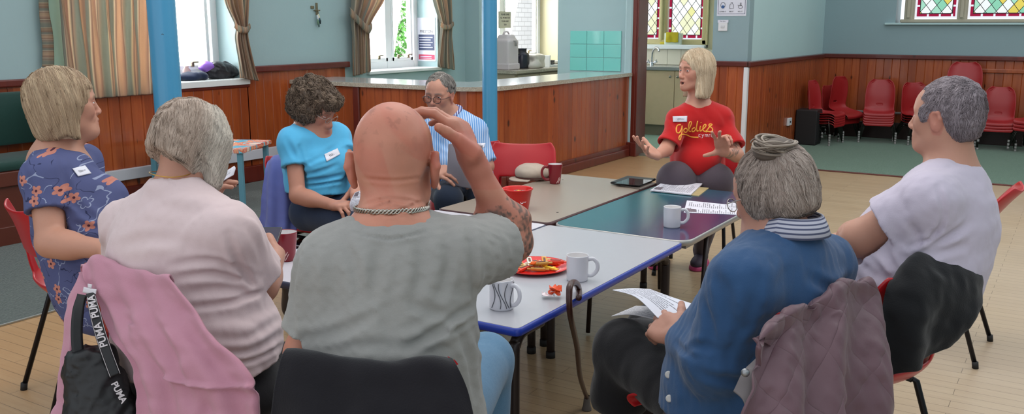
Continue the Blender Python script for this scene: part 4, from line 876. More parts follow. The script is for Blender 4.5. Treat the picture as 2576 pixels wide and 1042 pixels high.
# sink unit through the doorway
sy=11.5;t=thing('sink_unit','beige two door sink unit seen through the kitchen doorway','cabinet',(-4.6,sy+.3,0));SU=M('beige_door','#c4ab8a',.45,var=.06,vscale=14)
b=BM();boxb(b,(-5.6,sy+.02,.14),(-3.5,12.08,.88));boxb(b,(-5.6,sy+.06,.0),(-3.5,12.08,.14));bmobj('carcass',b,M('beige_unit_dark','#7e725e',.5),t)
xd=PY(1697,200,sy)[0]
for k,(a_,c_) in enumerate(((xd-.5,xd-.003),(xd+.003,xd+.5),(xd-1.0,xd-.506))):
    b=BM();boxb(b,(a_,sy,.15),(c_,sy+.02,.875),.004);dd=bmobj('door',b,SU,t);kx_=c_-.05 if k==0 else a_+.05
    obj('knob',lathe([(0,.03),(.014,.028),(.018,.018),(.008,.008),(.008,0)],(0,0,0),16) if False else merge([tube([(kx_,sy,.80),(kx_,sy-.02,.80)],.006,10),(lambda VF:(VF[0],VF[1]))(polygonize(SDF().add(ell((kx_,sy-.028,.80),(.019,.012,.019))),.004))]),M('steel_knob','#9a9388',.25,.8),dd)
b=BM();boxb(b,(-5.6,sy-.03,.88),(-3.5,12.09,.925),.006);bmobj('sink_top',b,M('sink_steel','#a9aaa8',.25,.7),t)
q=PY(1640,155,sy+.35);tp=thing('mixer_tap','chrome swan neck mixer tap on the sink','tap',(q[0],q[1],.925));CHR=M('chrome','#b9bcc0',.12,1);x_,y_=q[0],q[1]
obj('spout',tube(spline([(x_,y_,.925),(x_,y_,1.05),(x_+.015,y_-.01,1.12),(x_+.06,y_-.04,1.165),(x_+.12,y_-.08,1.16),(x_+.145,y_-.1,1.12)],26),.012,12),CHR,tp)
obj('base',lathe([(.028,0),(.026,.03),(.016,.05)],(x_,y_,.925),18),CHR,tp)
for s_ in (-1,1): obj('cross_handle',merge([tube([(x_,y_,.95),(x_+s_*.06,y_-.01,.975)],.01,8),tube([(x_+s_*.06,y_-.03,.96),(x_+s_*.06,y_+.02,1.0)],.008,8),tube([(x_+s_*.035,y_-.01,.985),(x_+s_*.085,y_-.01,.975)],.008,8)]),CHR,tp)
q=PY(1693,113,12.08);t=thing('cloth_tub','clear plastic tub holding a yellow cloth on the kitchen window sill','tub',(q[0],12.08,zs_))
b=BM();boxb(b,(q[0]-.12,12.05,zs_),(q[0]+.12,12.15,zs_+.16),.01);bmobj('tub',b,M('milky_plastic','#cfdccb',.3),t)
V=[[(q[0]-.09+.045*i,12.04-.004*(i%2)+.0*j,zs_+.17-.045*j+(-.006 if j==3 and i%2 else 0)) for i in range(5)] for j in range(4)];G=net([[A(*p_) for p_ in r_w] for r_w in V],20,14);V,Fs,uv=gridmesh(G,.003*wav(G,3,14),.004);obj('cloth',(V,Fs),fabric('yellow_cloth','#b0a11e',200,.9),t)
q=PY(1668,112,12.08);t=thing('sponge','small yellow sponge on the kitchen sill beside the tub','sponge',(q[0],12.07,zs_));b=BM();add_box(b,(q[0]+.0,12.08,zs_+.02),(.08,.05,.035),bev=.01);bmobj('sponge',b,M('sponge_y','#c5b43a',.9,bump=.8),t,smooth=True)
# turquoise box
g=P(1040,520,4.75);t=thing('storage_box','bright turquoise plastic box standing behind the pale table','box',(g[0],g[1],0));b=BM();R_=Matrix.Rotation(YAW+.1,3,'Z');cx=P(1047,520,4.8)
add_box(b,(cx[0],cx[1],.295),(.11,.2,.57),R_,.01);bmobj('body',b,M('turquoise_plastic','#1fb4c8',.3),t);b=BM();add_box(b,(cx[0],cx[1],.59),(.118,.21,.025),R_,.006);bmobj('lid',b,M('turquoise_plastic','#1fb4c8',.3),t)
# sill clutter
c=PX(545,178,WX-.12);c[2]=.989;t=thing('rucksack','crumpled black bag with a purple lining on the first window sill','bag',c)
s=SDF().add(ell(c+A(0,.02,.07),(.10,.19,.085))).add(ell(c+A(0,.12,.05),(.09,.12,.06)),.05);s.dis(lambda p:.011*wav(p,12,9)+.006*np.abs(wav(p,13,18)));s.cut(c,(0,0,-1),.002);V,Fs=polygonize(s,.008);obj('body',(V,Fs),M('black_nylon','#15151f',.35,bump=.3,bscale=40),t)
s=SDF().add(ell(c+A(.02,-.11,.11),(.06,.1,.05)));s.dis(lambda p:.008*wav(p,15,12));V,Fs=polygonize(s,.007);obj('purple_lining',(V,Fs),M('purple_satin','#8d5fc4',.3),t)
obj('strap',tube(spline([c+A(.02,.2,.03),c+A(.04,.26,.035),c+A(.05,.28,.01)],12),.01,8,flat=.4),M('black_nylon','#15151f',.35),t)
c=PX(482,186,WX-.1);c[2]=.989;t=thing('folded_scarf','dark navy scarf heaped beside the black bag on the window sill','scarf',c);s=SDF().add(ell(c+A(0,0,.03),(.1,.15,.045)));s.dis(lambda p:.012*wav(p,22,10));s.cut(c,(0,0,-1),.002);V,Fs=polygonize(s,.008);obj('cloth',(V,Fs),fabric('navy_knit','#1e2740',300,.9),t)
c=PX(468,160,WX-.16);c[2]=.989;t=thing('glass_ornament','small pinkish glass jar on the window sill beside the post','jar',c);obj('jar',lathe([(0,0),(.03,0),(.035,.02),(.035,.09),(.02,.11),(.022,.125),(0,.125)],c,20),M('pink_glass','#c3a3a0',.15),t)
# ---------------------------------------------------------------- curtains
def curtm(name,k=1.0,rot=0):
    n=NT(name);uv=n.n('ShaderNodeUVMap').outputs[0];s=n.sep(uv);u=n.math('FRACT',n.math('MULTIPLY',s[0],k))
    c=n.ramp(u,[(0,srgb('#6c7a72')),(.10,srgb('#7c8578')),(.12,srgb('#e0d0b4')),(.16,srgb('#84584a')),(.19,srgb('#c0a080')),(.3,srgb('#cda988')),(.42,srgb('#8f6454')),(.45,srgb('#e0cfb0')),(.5,srgb('#5c4a48')),(.53,srgb('#ab917a')),(.62,srgb('#7d8a7d')),(.76,srgb('#77867b')),(.8,srgb('#d2bd97')),(.84,srgb('#74453a')),(.87,srgb('#bf9b76')),(.94,srgb('#8c6a55'))],'LINEAR')
    v=n.coord();c=n.mix(.22,c,srgb('#e6d6c6'));c=n.mix(n.math('MULTIPLY',n.noise(v,120,2),.2),c,srgb('#a08f7c'));d=n.b.inputs
    tl=n.n('ShaderNodeBsdfTranslucent');n.put(tl.inputs[0],c);mx=n.n('ShaderNodeMixShader');mx.inputs[0].default_value=.5;m=n.fin(c,.85,0,n.bump(n.noise(v,400,2),.2,.001),.2)
    n.L.new(n.b.outputs[0],mx.inputs[1]);n.L.new(tl.outputs[0],mx.inputs[2]);n.L.new(mx.outputs[0],n.out.inputs[0]);return m
CM=curtm('striped_curtain',3.8);CM2=curtm('striped_curtain_narrow',2.2)
def curtain(name,label,L,Rr,X,folds,depth,mat,zs=None,seed=0,nu=160,nv=50,extra=None):
    """L,Rr: edge px lists top->bottom"""
    t=thing(name,label,'curtain',PX(L[0][0],L[0][1],X));n=len(L);rows=[]
    for i in range(n):
        a=PX(L[i][0],L[i][1],X);c=PX(Rr[i][0],Rr[i][1],X);rows.append([lerp(a,c,q) for q in np.linspace(0,1,5)])
    G=net(rows,nu,nv);u=np.linspace(0,1,nu)[None];v=np.linspace(0,1,nv)[:,None];w=np.linalg.norm(G[:,-1]-G[:,0],axis=1)[:,None]
    dsp=depth*np.sin(2*math.pi*folds*(u+.02*np.sin(5*v+seed)))*(.5+.5*np.clip(w/w.max(),.3,1))+.3*depth*np.sin(2*math.pi*folds*2.3*u+seed)
    G[...,0]+=dsp;V,Fs,uv=gridmesh(G,None,.003);obj('drape',(V,Fs),mat,t,uv=uv);return t
curtain('curtain','closed striped curtain hanging behind the thick blue post',[(140,-60),(150,40),(163,150),(176,252)],[(386,-60),(387,60),(388,150),(390,236)],WX+.115,7,.019,CM,seed=1)
curtain('curtain','striped curtain tied back on the right of the first window',[(553,-50),(566,10),(592,66),(592,100),(602,168),(604,196)],[(630,-50),(627,10),(622,66),(624,100),(640,168),(652,204)],WX+.09,5,.03,CM2,seed=2)
curtain('curtain','striped curtain tied back on the left of the second window',[(886,-60),(886,0),(884,50),(887,110),(889,192)],[(985,-60),(970,0),(934,62),(930,110),(931,180)],WX+.09,5,.032,CM2,seed=3)
curtain('curtain','striped curtain tied back on the right of the second window',[(1080,-50),(1094,10),(1108,62),(1105,100),(1100,150),(1101,168)],[(1136,-50),(1138,10),(1138,62),(1138,100),(1142,150),(1144,176)],WX+.09,4,.028,CM2,seed=4)
def band(label,pts,X,w=.05):
    q=[PX(a_,b_,X) for a_,b_ in pts];c=spline(q,24);G=np.stack([c+A(0,0,-w),c+A(.012,0,-w/2),c+A(.012,0,w/2),c+A(0,0,w)],1);V,Fs,uv=gridmesh(G,None,.004);t=thing('curtain_tieback',label,'tieback',q[0]);obj('band',(V,Fs),CM2,t,uv=uv[:,::-1]);return t
band('striped tieback holding the curtain right of the first window',[(588,60),(600,72),(620,76),(628,66)],WX+.14,.03)
band('striped tieback holding the curtain left of the second window',[(879,28),(900,50),(925,74),(934,66)],WX+.15,.045)
band('striped tieback holding the curtain right of the second window',[(1106,58),(1118,68),(1132,68),(1140,60)],WX+.14,.03)
G=net([[PX(a_,y_,WX+.05),PX((a_+c_)/2,y_,WX+.075),PX(c_,y_,WX+.05)] for a_,c_,y_ in ((97,122,-40),(98,122,20),(103,132,80),(107,135,120),(106,136,168))],8,40);V,Fs,uv=gridmesh(G,None,.004)
t=thing('curtain_tieback','loose striped tieback band hanging left of the closed curtain','tieback',PX(110,60,WX+.05));obj('band',(V,Fs),CM2,t,uv=uv[:,::-1]*1.8)
b=BM();a_=PX(117,60,WX+.03);c_=PX(166,60,WX+.03);boxb(b,(WX,a_[1],.94),(WX+.035,c_[1],WH),.003);st('trim_mint_jamb',b,MINT)
# plant in the yard
t=thing('climbing_plant','leafy green climber on the white yard wall outside the second window','plant',(-9.15,10.2,0));rr=np.random.default_rng(5);L_=[];cc=PX(988,60,-9.15)
for k in range(420):
    z=rr.random();p=A(-9.14+rr.random()*.12,cc[1]+(rr.random()-.5)*(.35+.25*z)+.1*math.sin(5*z),1.0+z*1.3);d1=unit(rr.normal(size=3));d2=unit(np.cross(d1,rr.normal(size=3)));s_=.03+.03*rr.random()
    L_.append((np.array([p-d1*s_,p+d2*s_*.5,p+d1*s_,p-d2*s_*.5]),[np.array([[0,1,2,3]])]))
V,Fs=merge(L_);obj('leaves',(V,Fs),M('leaf','#4f8a3e',.6,var=.3,vscale=30),t,smooth=False)
obj('stem',tube(spline([(-9.15,cc[1],0),(-9.14,cc[1]+.06,.8),(-9.13,cc[1]-.05,1.5),(-9.15,cc[1]+.03,2.2)],20),.012,8),M('stem','#5a4a30',.8),t)
# ---------------------------------------------------------------- people
SKIN=vcol('skin',.5,.22,160,sss=.12,spec=.4);HAIRM=vcol('hair',.55,.15,400,spec=.35,pore=False);_t=HAIRM.node_tree;_tl=_t.nodes.new('ShaderNodeBsdfTranslucent');_mx=_t.nodes.new('ShaderNodeMixShader');_mx.inputs[0].default_value=.08;_at=[q for q in _t.nodes if q.type=='ATTRIBUTE'][0];_t.links.new(_at.outputs['Color'],_tl.inputs[0]);_t.links.new(_t.nodes['Principled BSDF'].outputs[0],_mx.inputs[1]);_t.links.new(_tl.outputs[0],_mx.inputs[2]);_t.links.new(_mx.outputs[0],[q for q in _t.nodes if q.type=='OUTPUT_MATERIAL'][0].inputs[0])
EYEW=M('eye_white','#d8d2cc',.1);IRIS=M('iris','#3c4a50',.1);LENS=None
class Head:
    def __init__(s,c,f,u,sc=1.,wid=1.): s.c=A(*c);s.R=fr(f,u);s.s=sc;s.w=wid
    def W(s,p): return s.c+(np.asarray(p,float)*s.s*A(s.w,1,1))@s.R
    def D(s,v): return np.asarray(v,float)@s.R
    def L(s,p): return ((np.asarray(p)-s.c)@s.R.T)/s.s/A(s.w,1,1)
    def ell(s,c,r): return ell(s.W(c),A(*r)*s.s*A(s.w,1,1),s.R)
    def rc(s,a,b,ra,rb): return rc(s.W(a),s.W(b),ra*s.s,rb*s.s)
def head_sdf(H,S,nose=1.,jaw=1.,chin=1.,open_=0,ears=True,lids=.5,age=0,fat=0,brow=1.):
    a=S.add
    a(H.ell((0,-.018,.026),(.0745,.093,.086)),.0);a(H.ell((0,.03,.028),(.064,.06,.066)),.03)
    a(H.ell((0,.028,-.035),(.058+fat*.004,.052,.07)),.035)
    for m in (-1,1):
        a(H.rc((m*.046,.002,-.066),(m*.016,.068,-.098*chin),.017+fat*.004,.0165),.035);a(H.ell((m*.036,.056,-.028),(.023,.022,.022)),.025)
        a(H.rc((m*.014,.083,.019),(m*.047,.068,.017),.0085*brow,.0075*brow),.014)
        a(H.rc((m*.060,.02,.004),(m*.05,.055,-.01),.012,.01),.02)
    a(H.ell((0,.077,-.1*chin),(.017*jaw,.015,.015)),.02);a(H.ell((0,.079,-.064),(.027,.018,.024)),.02)
    for m in (-1,1): S.sub(H.ell((m*.031,.1,.0),(.0165,.017,.0115)),.02)
    a(H.rc((0,.083,.012),(0,.106*nose,-.03),.0065,.0095),.012);a(H.ell((0,.1075*nose,-.036),(.0105,.0105,.0095)),.008)
    for m in (-1,1): a(H.ell((m*.0115,.096,-.040),(.0075,.0095,.0075)),.006);S.sub(H.ell((m*.0065,.101,-.0475),(.0035,.005,.003)),.003)
    # lids
    for m in (-1,1):
        for sg,zc in ((1,.001+.004*lids),(-1,-.0026)):
            base=H.ell((m*.031,.0718,-.001),(.0152,.0150,.0138));n=H.D((0,0,-sg));pt=H.W((m*.031,.08,zc))
            g=(lambda b_,n_,p_:(lambda q:np.maximum(b_(q),(q-p_)@n_)))(base,n,pt);g.c=base.c;g.r=base.r;S.add(g,.003)
    # mouth
    o=open_;zl=-.069
    a(H.rc((-.021,.083,zl+.003),(0,.0935,zl+.005+o*.2),.0035,.0055),.006);a(H.rc((.021,.083,zl+.003),(0,.0935,zl+.005+o*.2),.0035,.0055),.006)
    a(H.rc((-.015,.085,zl-.006-o),(.015,.085,zl-.006-o),.0058,.0058),.006)
    S.sub(H.rc((-.021,.091,zl),(0,.1,zl),.0014,.0018),.003);S.sub(H.rc((.021,.091,zl),(0,.1,zl),.0014,.0018),.003)
    if o: S.sub(H.ell((0,.093,zl-.003-o*.5),(.015,.016,.005+o*.6)),.003)
    if age:
        for m in (-1,1): S.sub(H.rc((m*.017,.098,-.043),(m*.032,.082,-.072),.0022,.0018),.007);S.sub(H.rc((m*.02,.0905,-.0135),(m*.038,.083,-.013),.0016,.0012),.005)
    if ears:
        for m in (-1,1):
            E=H.ell((m*.0785,-.004,-.012),(.0065,.0185,.031));a(E,.008);a(H.rc((m*.083,-.012,.012),(m*.084,-.018,-.004),.005,.005),.006);a(H.rc((m*.079,.004,.014),(m*.083,-.012,.016),.0042,.005),.006);a(H.rc((m*.084,-.018,-.004),(m*.079,-.004,-.036),.005,.0055),.006)
            S.sub(H.ell((m*.087,-.001,-.006),(.006,.009,.016)),.004)
def head_col(H,p,base,lip=(150,80,75),brow=None,cheek=.0,extra=None):
    L=H.L(p);c=np.tile(A(*srgb(base)),(len(p),1));r=A(*srgb(lip))
    m=np.exp(-(((np.abs(L[:,0])/.021)**4)+((L[:,2]+.070)/.0085)**4))*(L[:,1]>.07);c=c*(1-m[:,None]*.6)+r*m[:,None]*.6
    pk=np.exp(-(((np.abs(L[:,0])-.04)/.02)**2+((L[:,2]+.03)/.022)**2))*(L[:,1]>.03)+np.exp(-(L[:,0]/.014)**2-((L[:,2]+.035)/.014)**2)*(L[:,1]>.08)
    c=c*(1-.35*cheek*pk[:,None]*A(.1,.6,.6))
    if brow is not None:
        bz=.0215-8*(np.abs(L[:,0])-.028)**2;m=np.exp(-((L[:,2]-bz)/.0042)**4)*(np.abs(np.abs(L[:,0])-.03)<.019)*(L[:,1]>.05);c=c*(1-m[:,None]*.7)+A(*srgb(brow))*m[:,None]*.7
    es=np.exp(-(((np.abs(L[:,0])-.031)/.02)**4+((L[:,2])/.013)**4))*(L[:,1]>.05);c=c*(1-es[:,None]*A(.12,.22,.2))
    er=(np.abs(L[:,0])>.074)*(np.abs(L[:,2]+.01)<.05);c=c*(1-er[:,None]*A(.0,.18,.15))
    if extra is not None:c=extra(p,L,c)
    return np.clip(c,0,1)
def eyes(H,parent,look=(0,0)):
    for m in (-1,1):
        c=H.W((m*.031,.0718,-.001));d=unit(H.D((look[0],1,look[1])));V,Fs=lathe([(0.0001,-1)]+[(math.sin(a),-math.cos(a)) for a in np.linspace(.2,2.94,12)]+[(0.0001,1)],(0,0,0),20);R=fr(A(0,0,1) if abs(d[2])<.9 else A(1,0,0),d)
        Wd=c+(V*.0133*H.s)@R;e=obj('eye',(Wd,Fs),EYEW,parent)
        V2,F2=lathe([(.0001,.0137),(.0048,.0130),(.0058,.0118)],(0,0,0),18);obj('iris',(c+(V2*H.s)@R,F2),IRIS,e)
        V2,F2=lathe([(.0001,.0140),(.0022,.0138)],(0,0,0),14);obj('pupil',(c+(V2*H.s)@R,F2),M('pupil','#0b0b0c',.1),e)
def hand(wr,kn,nrm,side,curl,spread=.12,sc=1.,thumb=(.6,.55,.3),k=.006,fl=(1,1,1,1),tp=None):
    """wr wrist, kn knuckle centre, nrm = back-of-hand normal, side +1: thumb on +cross side; curl: 4x(base,mid) radians"""
    wr=A(*wr);kn=A(*kn);d=unit(kn-wr);n=unit(nrm-d*(A(*nrm)@d));s=np.cross(d,n)*side;out=[];w=.082*sc
    Rm=np.stack([s,d,n]);mid=(wr+kn)/2
    out+= [(ell(mid+d*.004*sc,(.041*sc,.052*sc,.0155*sc),Rm),.02),(rbox(kn-d*.02*sc,(.039*sc,.026*sc,.012*sc),Rm,.011*sc),.015)]
    out.append((rc(wr+s*.014*sc,kn+s*.028*sc-d*.01,.016*sc,.013*sc),.012));out.append((rc(wr-s*.012*sc,kn-s*.03*sc-d*.012,.016*sc,.011*sc),.012))
    L=[.044,.048,.045,.036];Rr=[.0092,.0095,.0090,.0080]
    for i in range(4):
        off=(1.5-i)*.0205*sc;b=kn+s*off-d*(.006 if i in(0,3) else 0)*sc-n*.002;a0=(1.5-i)*spread;dd=unit(d+s*a0);c=curl[i];ang=0;p=b;seg=[L[i],L[i]*.62,L[i]*.5];r=Rr[i]*sc
        for j in range(3):
            ang+=(c[0] if j==0 else (c[1] if j==1 else c[1]*.7));v=dd*math.cos(ang)-n*math.sin(ang);q=p+v*seg[j]*sc*fl[i];out.append((rc(p,q,r,r*.93),.004 if j else .008));p=q;r*=.93
    # thumb
    b=wr+d*.022*sc+s*.026*sc-n*.004;t0=unit(d*(1-thumb[0])+s*thumb[0]*1.3-n*thumb[1]);p1=b+t0*.036*sc;t1=unit(t0+d*thumb[2]);p2=p1+t1*.032*sc;t2=unit(t1+d*thumb[2]*.6);p3=p2+t2*.024*sc
    if tp is not None: b,p1,p2,p3=[A(*q) for q in tp]
    out+= [(rc(b,p1,.0185*sc,.0135*sc),.02),(rc(p1,p2,.0122*sc,.0108*sc),.004),(rc(p2,p3,.0112*sc,.0092*sc),.004)]
    return out
def addl(S,lst):
    for f,k in lst:S.add(f,k)
def torso(pel,neck,f,shL,shR,hip,waist,chest,infl=0,kk=.09,belly=None,bust=None,trap=.05,spine=None):
    pel=A(*pel);neck=A(*neck);u=unit(neck-pel);R=fr(f,u);r_,f_,u_=R;L=np.linalg.norm(neck-pel);out=[]
    sp=(lambda t:lerp(pel,neck,t)) if spine is None else spine
    sk=infl==0;hip=(hip[0]-.04*sk,hip[1]-.04*sk);waist=(waist[0]-.012*sk,waist[1]-.012*sk)
    out.append((ell(sp(.02+.1*sk),(hip[0]+infl,hip[1]+infl,.15+infl-.05*sk),R),kk));out.append((ell(sp(.33),(waist[0]+infl,waist[1]+infl,.17+infl),R),kk));out.append((ell(sp(.68),(chest[0]+infl,chest[1]+infl,.19+infl),R),kk))
    m=lerp(sp(.9),sp(1),.0);out.append((rc(shL,shR,.056+infl,.056+infl),.06))
    for s_ in (shL,shR): out.append((rc(lerp(neck,sp(.9),.3),s_,trap+infl,.05+infl),.05))
    if belly: out.append((ell(sp(belly[3])+f_*belly[4],(belly[0]+infl,belly[1]+infl,belly[2]+infl),R),.06))
    if bust:
        for m_ in (-1,1): out.append((ell(sp(.66)+f_*bust[1]+r_*m_*bust[0],(bust[2]+infl,bust[2]+infl,bust[2]+infl),R),.05))
    return out
def clip_cut(f,pt,n):
    pt=A(*pt);n=unit(n);g=lambda q:np.maximum(f(q),(q-pt)@n);g.c=f.c;g.r=f.r;return g
def sleeve(sh,el,frac,r0,r1,skin_r=None,flat=None):
    """short sleeve ending at frac of the way to the elbow"""
    sh=A(*sh);el=A(*el);e=lerp(sh,el,frac);d=unit(el-sh);return clip_cut(rc(sh,e+d*.05,r0,r1),e,d)
def creases(segs):
    """segs: (a,b,width,depth) points in world -> displacement (positive = inwards)"""
    S_=[(A(*a),A(*b),w,dp) for a,b,w,dp in segs]
    def f(p):
        o=np.zeros(len(p))
        for a,b,w,dp in S_:
            ba=b-a;t=np.clip((p-a)@ba/(ba@ba),0,1);d=np.linalg.norm(p-a-t[:,None]*ba,axis=1);e=np.sin(math.pi*np.clip(t,.02,.98))**.4
            o+=dp*e*(np.exp(-(d/w)**2)-.55*np.exp(-((d-1.7*w)/w)**2))
        return o
    return f
def person(label,base): return thing('person',label,'person',base)
def mesh_part(name,S,h,mat,parent,boxes=None,colf=None,label=None,smooth=True,proj=True):
    parts=[]
    for b in (boxes or [(None,None,h)]):
        lo,hi=(S.bounds() if b[0] is None else (b[0],b[1]));V,Fs=polygonize(S,b[2],lo,hi)
        if len(V)==0:continue
        if proj:V=refine(S,V)
        parts.append((V,Fs)+((colf(V),) if colf else ()))
    m=merge(parts);return obj(name,(m[0],m[1]),mat,parent,label,col=m[2] if colf else None)
def skin_f(base): return lambda V:np.tile(A(*srgb(base)),(len(V),1))
def hair_obj(name,parent,S,h,col,col2,n,dirfn,step=.01,ns=14,off=.0015,rad=.0011,stop=None,rootsel=None,seed=0,jit=.25,lenvar=.3,wave=0,wl=.03,label=None,var=.35,colf=None,lift=0,shade=.95,base_disp=None):
    V,Fs=polygonize(S,h);V=refine(S,V);r=np.random.default_rng(seed);c1=A(*srgb(col));c2=A(*srgb(col2))
    cb=np.clip(.5+.5*wav(V,seed+3,16)+.25*wav(V,seed+4,60),0,1)[:,None];C=(c1*(1-cb)+c2*cb)*shade
    if colf is not None:C=colf(V,C)
    cand=V if rootsel is None else V[rootsel(V)];roots=cand[r.integers(0,len(cand),n)]+r.normal(size=(n,3))*.002
    sv,sf,t=strands(S,roots,dirfn,ns,step,off,rad,stop,jit,seed,lenvar,wave,wl,lift);m=sv.shape[0]//n
    # colour varies per lock
    lock=np.clip(.5+.45*wav(roots,seed+8,28)+.3*r.normal(size=n),0,1);lk=np.repeat(lock,m)[:,None];vv=np.repeat(1+var*(r.random(n)-.5),m)[:,None];C2=np.clip((c1*(1-lk)+c2*lk)*vv,0,1)
    if colf is not None:C2=colf(sv,C2)
    mm=merge([(V,Fs,C),(sv,sf,C2)]);return obj(name,(mm[0],mm[1]),HAIRM,parent,label,col=mm[2])
def spectacles(H,parent,mat,lensz=.002,fy=.098,rx=.021,rz=.018,th=.0016,dz=-.003,arms=True,label=None):
    pr=[]
    for m in (-1,1):
        ring=[H.W((m*.031+rx*math.cos(a),fy-.004*math.cos(a)*m*0-.006*abs(math.cos(a)) if False else fy-.05*((m*.031+rx*math.cos(a))**2)/.05*.3,dz+rz*math.sin(a))) for a in np.linspace(0,2*math.pi,28,endpoint=False)];pr.append(tube(ring,th*H.s,6,closed=True))
        if arms: pr.append(tube(spline([H.W((m*.052,fy-.003,dz+.006)),H.W((m*.070,fy-.02,dz+.006)),H.W((m*.079,.01,dz+.004)),H.W((m*.081,-.012,dz-.008))],16),th*H.s,6))
    pr.append(tube(spline([H.W((-.011,fy,dz+.004)),H.W((0,fy+.003,dz+.008)),H.W((.011,fy,dz+.004))],8),th*H.s,6));g=obj('glasses',merge(pr),mat,parent,label)
    for m in (-1,1):
        ring=[H.W((m*.031+rx*.97*math.cos(a),fy-.3*((m*.031+rx*math.cos(a))**2),dz+rz*.97*math.sin(a))) for a in np.linspace(0,2*math.pi,28,endpoint=False)];c=np.mean(ring,0);V=np.array(ring+[c]);i=np.arange(28);Fs=[np.stack([i,(i+1)%28,np.full(28,28)],1)];obj('lens',(V,Fs),MATS['clear_glass'],g)
    return g
def project(S,pts,steps=70):
    """march view rays given as (px,py,z0) until the surface"""
    pts=np.asarray(pts,float);z=pts[:,2].copy();R=np.array([ray(x,y) for x,y in pts[:,:2]])
    for _ in range(steps):
        d=S(CAM+R*z[:,None]);z=z+np.where(d>.0008,np.maximum(d*.8,.0008),0)
        if (d<=.0008).all():break
    return CAM+R*z[:,None]
def CR(S,segs,z0):
    """creases drawn on the surface: (list of picture points, width, depth)"""
    out=[]
    base=SDF();base.ops=[q for q in S.ops if q[0]!='d']
    for pts,w,dp in segs:
        n=max(2,len(pts)*3);q=spline([(x,y,0) for x,y in pts],n)[:,:2];q=project(base,[(x,y,z0) for x,y in q]);out.append((q,w,dp))
    def f(p):
        o=np.zeros(len(p))
        for q,w,dp in out:
            lo=q.min(0)-3*w-.01;hi=q.max(0)+3*w+.01;m=((p>lo)&(p<hi)).all(1)
            if not m.any():continue
            pp=p[m];best=np.full(len(pp),9.);bt=np.zeros(len(pp));n=len(q)-1
            for i in range(n):
                a=q[i];ba=q[i+1]-a;t=np.clip((pp-a)@ba/(ba@ba+1e-12),0,1);d=np.linalg.norm(pp-a-t[:,None]*ba,axis=1);u=d<best;best[u]=d[u];bt[u]=(i+t[u])/n
            e=np.sin(math.pi*np.clip(bt,.03,.97))**.5;o[m]+=dp*e*(np.exp(-(best/w)**2)-.6*np.exp(-((best-1.8*w)/w)**2))
        return o
    return f
def badge(S,parent,pxs,z0,text_=None,mat=WP,name='name_badge'):
    q=project(S,[(x,y,z0) for x,y in pxs]);tl,tr,br,bl=q;G=np.zeros((9,14,3))
    for i,v in enumerate(np.linspace(0,1,9)):
        a=lerp(pxs[0],pxs[3],v);c=lerp(pxs[1],pxs[2],v);G[i]=project(S,[(*lerp(a,c,u),z0) for u in np.linspace(0,1,14)])
    # smooth plane-ish fit, pulled towards the camera a touch
    G=.85*G+.15*np.array([[lerp(lerp(tl,tr,u),lerp(bl,br,u),v) for u in np.linspace(0,1,14)] for v in np.linspace(0,1,9)])
    d=unit(CAM-q.mean(0));G=G+d*.0045;V,Fs,uv=gridmesh(G,None,.0008);b=obj(name,(V,Fs),mat,parent)
    if text_:
        r=np.random.default_rng(len(text_));ux=unit(G[4,-1]-G[4,0]);uy=unit(G[0,7]-G[-1,7]);w_=np.linalg.norm(G[4,-1]-G[4,0]);pts=[G[4,7]+d*.001+ux*w_*(x-.5)*.5+uy*w_*.09*math.sin(x*34+r.random())*(1-.5*x) for x in np.linspace(0,1,26)];obj('handwriting',tube(spline(pts,70),w_*.006,4),INK,b)
    if False:
        ux=unit(G[4,-1]-G[4,0]);uy=unit(G[0,7]-G[-1,7]);w_=np.linalg.norm(G[4,-1]-G[4,0]);text(text_,w_*.3,G[4,7]+d*.0035,ux,uy,INK,b,'handwriting',.0002)
    return b
def plainhand(Sb,wr,kn,*a,**k): addl(Sb,hand(wr,kn,*a,**k))
def shoe(parent,toe,heel,mat,sole,ankle=None,name='shoe'):
    toe=A(*toe);heel=A(*heel);d=unit(toe-heel);d[2]=0;d=unit(d);s=A(d[1],-d[0],0);L=np.linalg.norm(toe-heel);R=np.stack([s,d,A(0,0,1)]);m=(toe+heel)/2
    S=SDF().add(ell(toe-d*.06+A(0,0,.04),(.045,.07,.035),R)).add(ell(heel+d*.05+A(0,0,.05),(.036,.06,.05),R),.04).add(rc(heel+d*.08+A(0,0,.06),toe-d*.1+A(0,0,.045),.036,.034),.03).cut(m+A(0,0,.012),(0,0,-1),.002)
    o=mesh_part(name,S,.005,mat,parent);S2=SDF().add(ell(toe-d*.06,(.05,.075,.06),R)).add(ell(heel+d*.05,(.041,.065,.06),R),.04).add(rc(heel+d*.05,toe-d*.06,.045,.045),.02).cut(m+A(0,0,.026),(0,0,1),.002).cut(m+A(0,0,.001),(0,0,-1),.002);mesh_part('sole',S2,.005,sole,o);return o
UP=A(0,0,1)
def drape(name,label,cat,rows,mat,nu=70,nv=60,thick=.006,fold=.01,nf=5,seed=0,fine=.004,sc=1,parent=None,part='cloth',fn=None):
    G=net([[P(*q) for q in r] for r in rows],nu,nv);u=np.linspace(0,1,nu)[None]*np.ones((nv,1));v=np.linspace(0,1,nv)[:,None]*np.ones((1,nu))
    r=np.random.default_rng(seed);ph=r.random(3)*6.28
    d=fold*np.sin(2*math.pi*nf*(u+.04*np.sin(4*v+ph[0]))+ph[1])*np.clip(v*1.3-.15,0,1)+fine*wav(G,seed,9)+fine*.5*wav(G,seed+1,22)
    if fn is not None:d=d+fn(u,v)
    V,Fs,uv=gridmesh(G,d,thick)
    if parent is not None: return obj(part,(V,Fs),mat,parent,uv=uv)
    t=thing(name,label,cat,V.min(0)*0+A(V[:,0].mean(),V[:,1].mean(),V[:,2].min()));obj(part,(V,Fs),mat,t,uv=uv);return t
def chair_at(px,py,z,d,label,back=.25):
    b=P(px,py,z)+d*back;return hallchair(b[0],b[1],d,label)
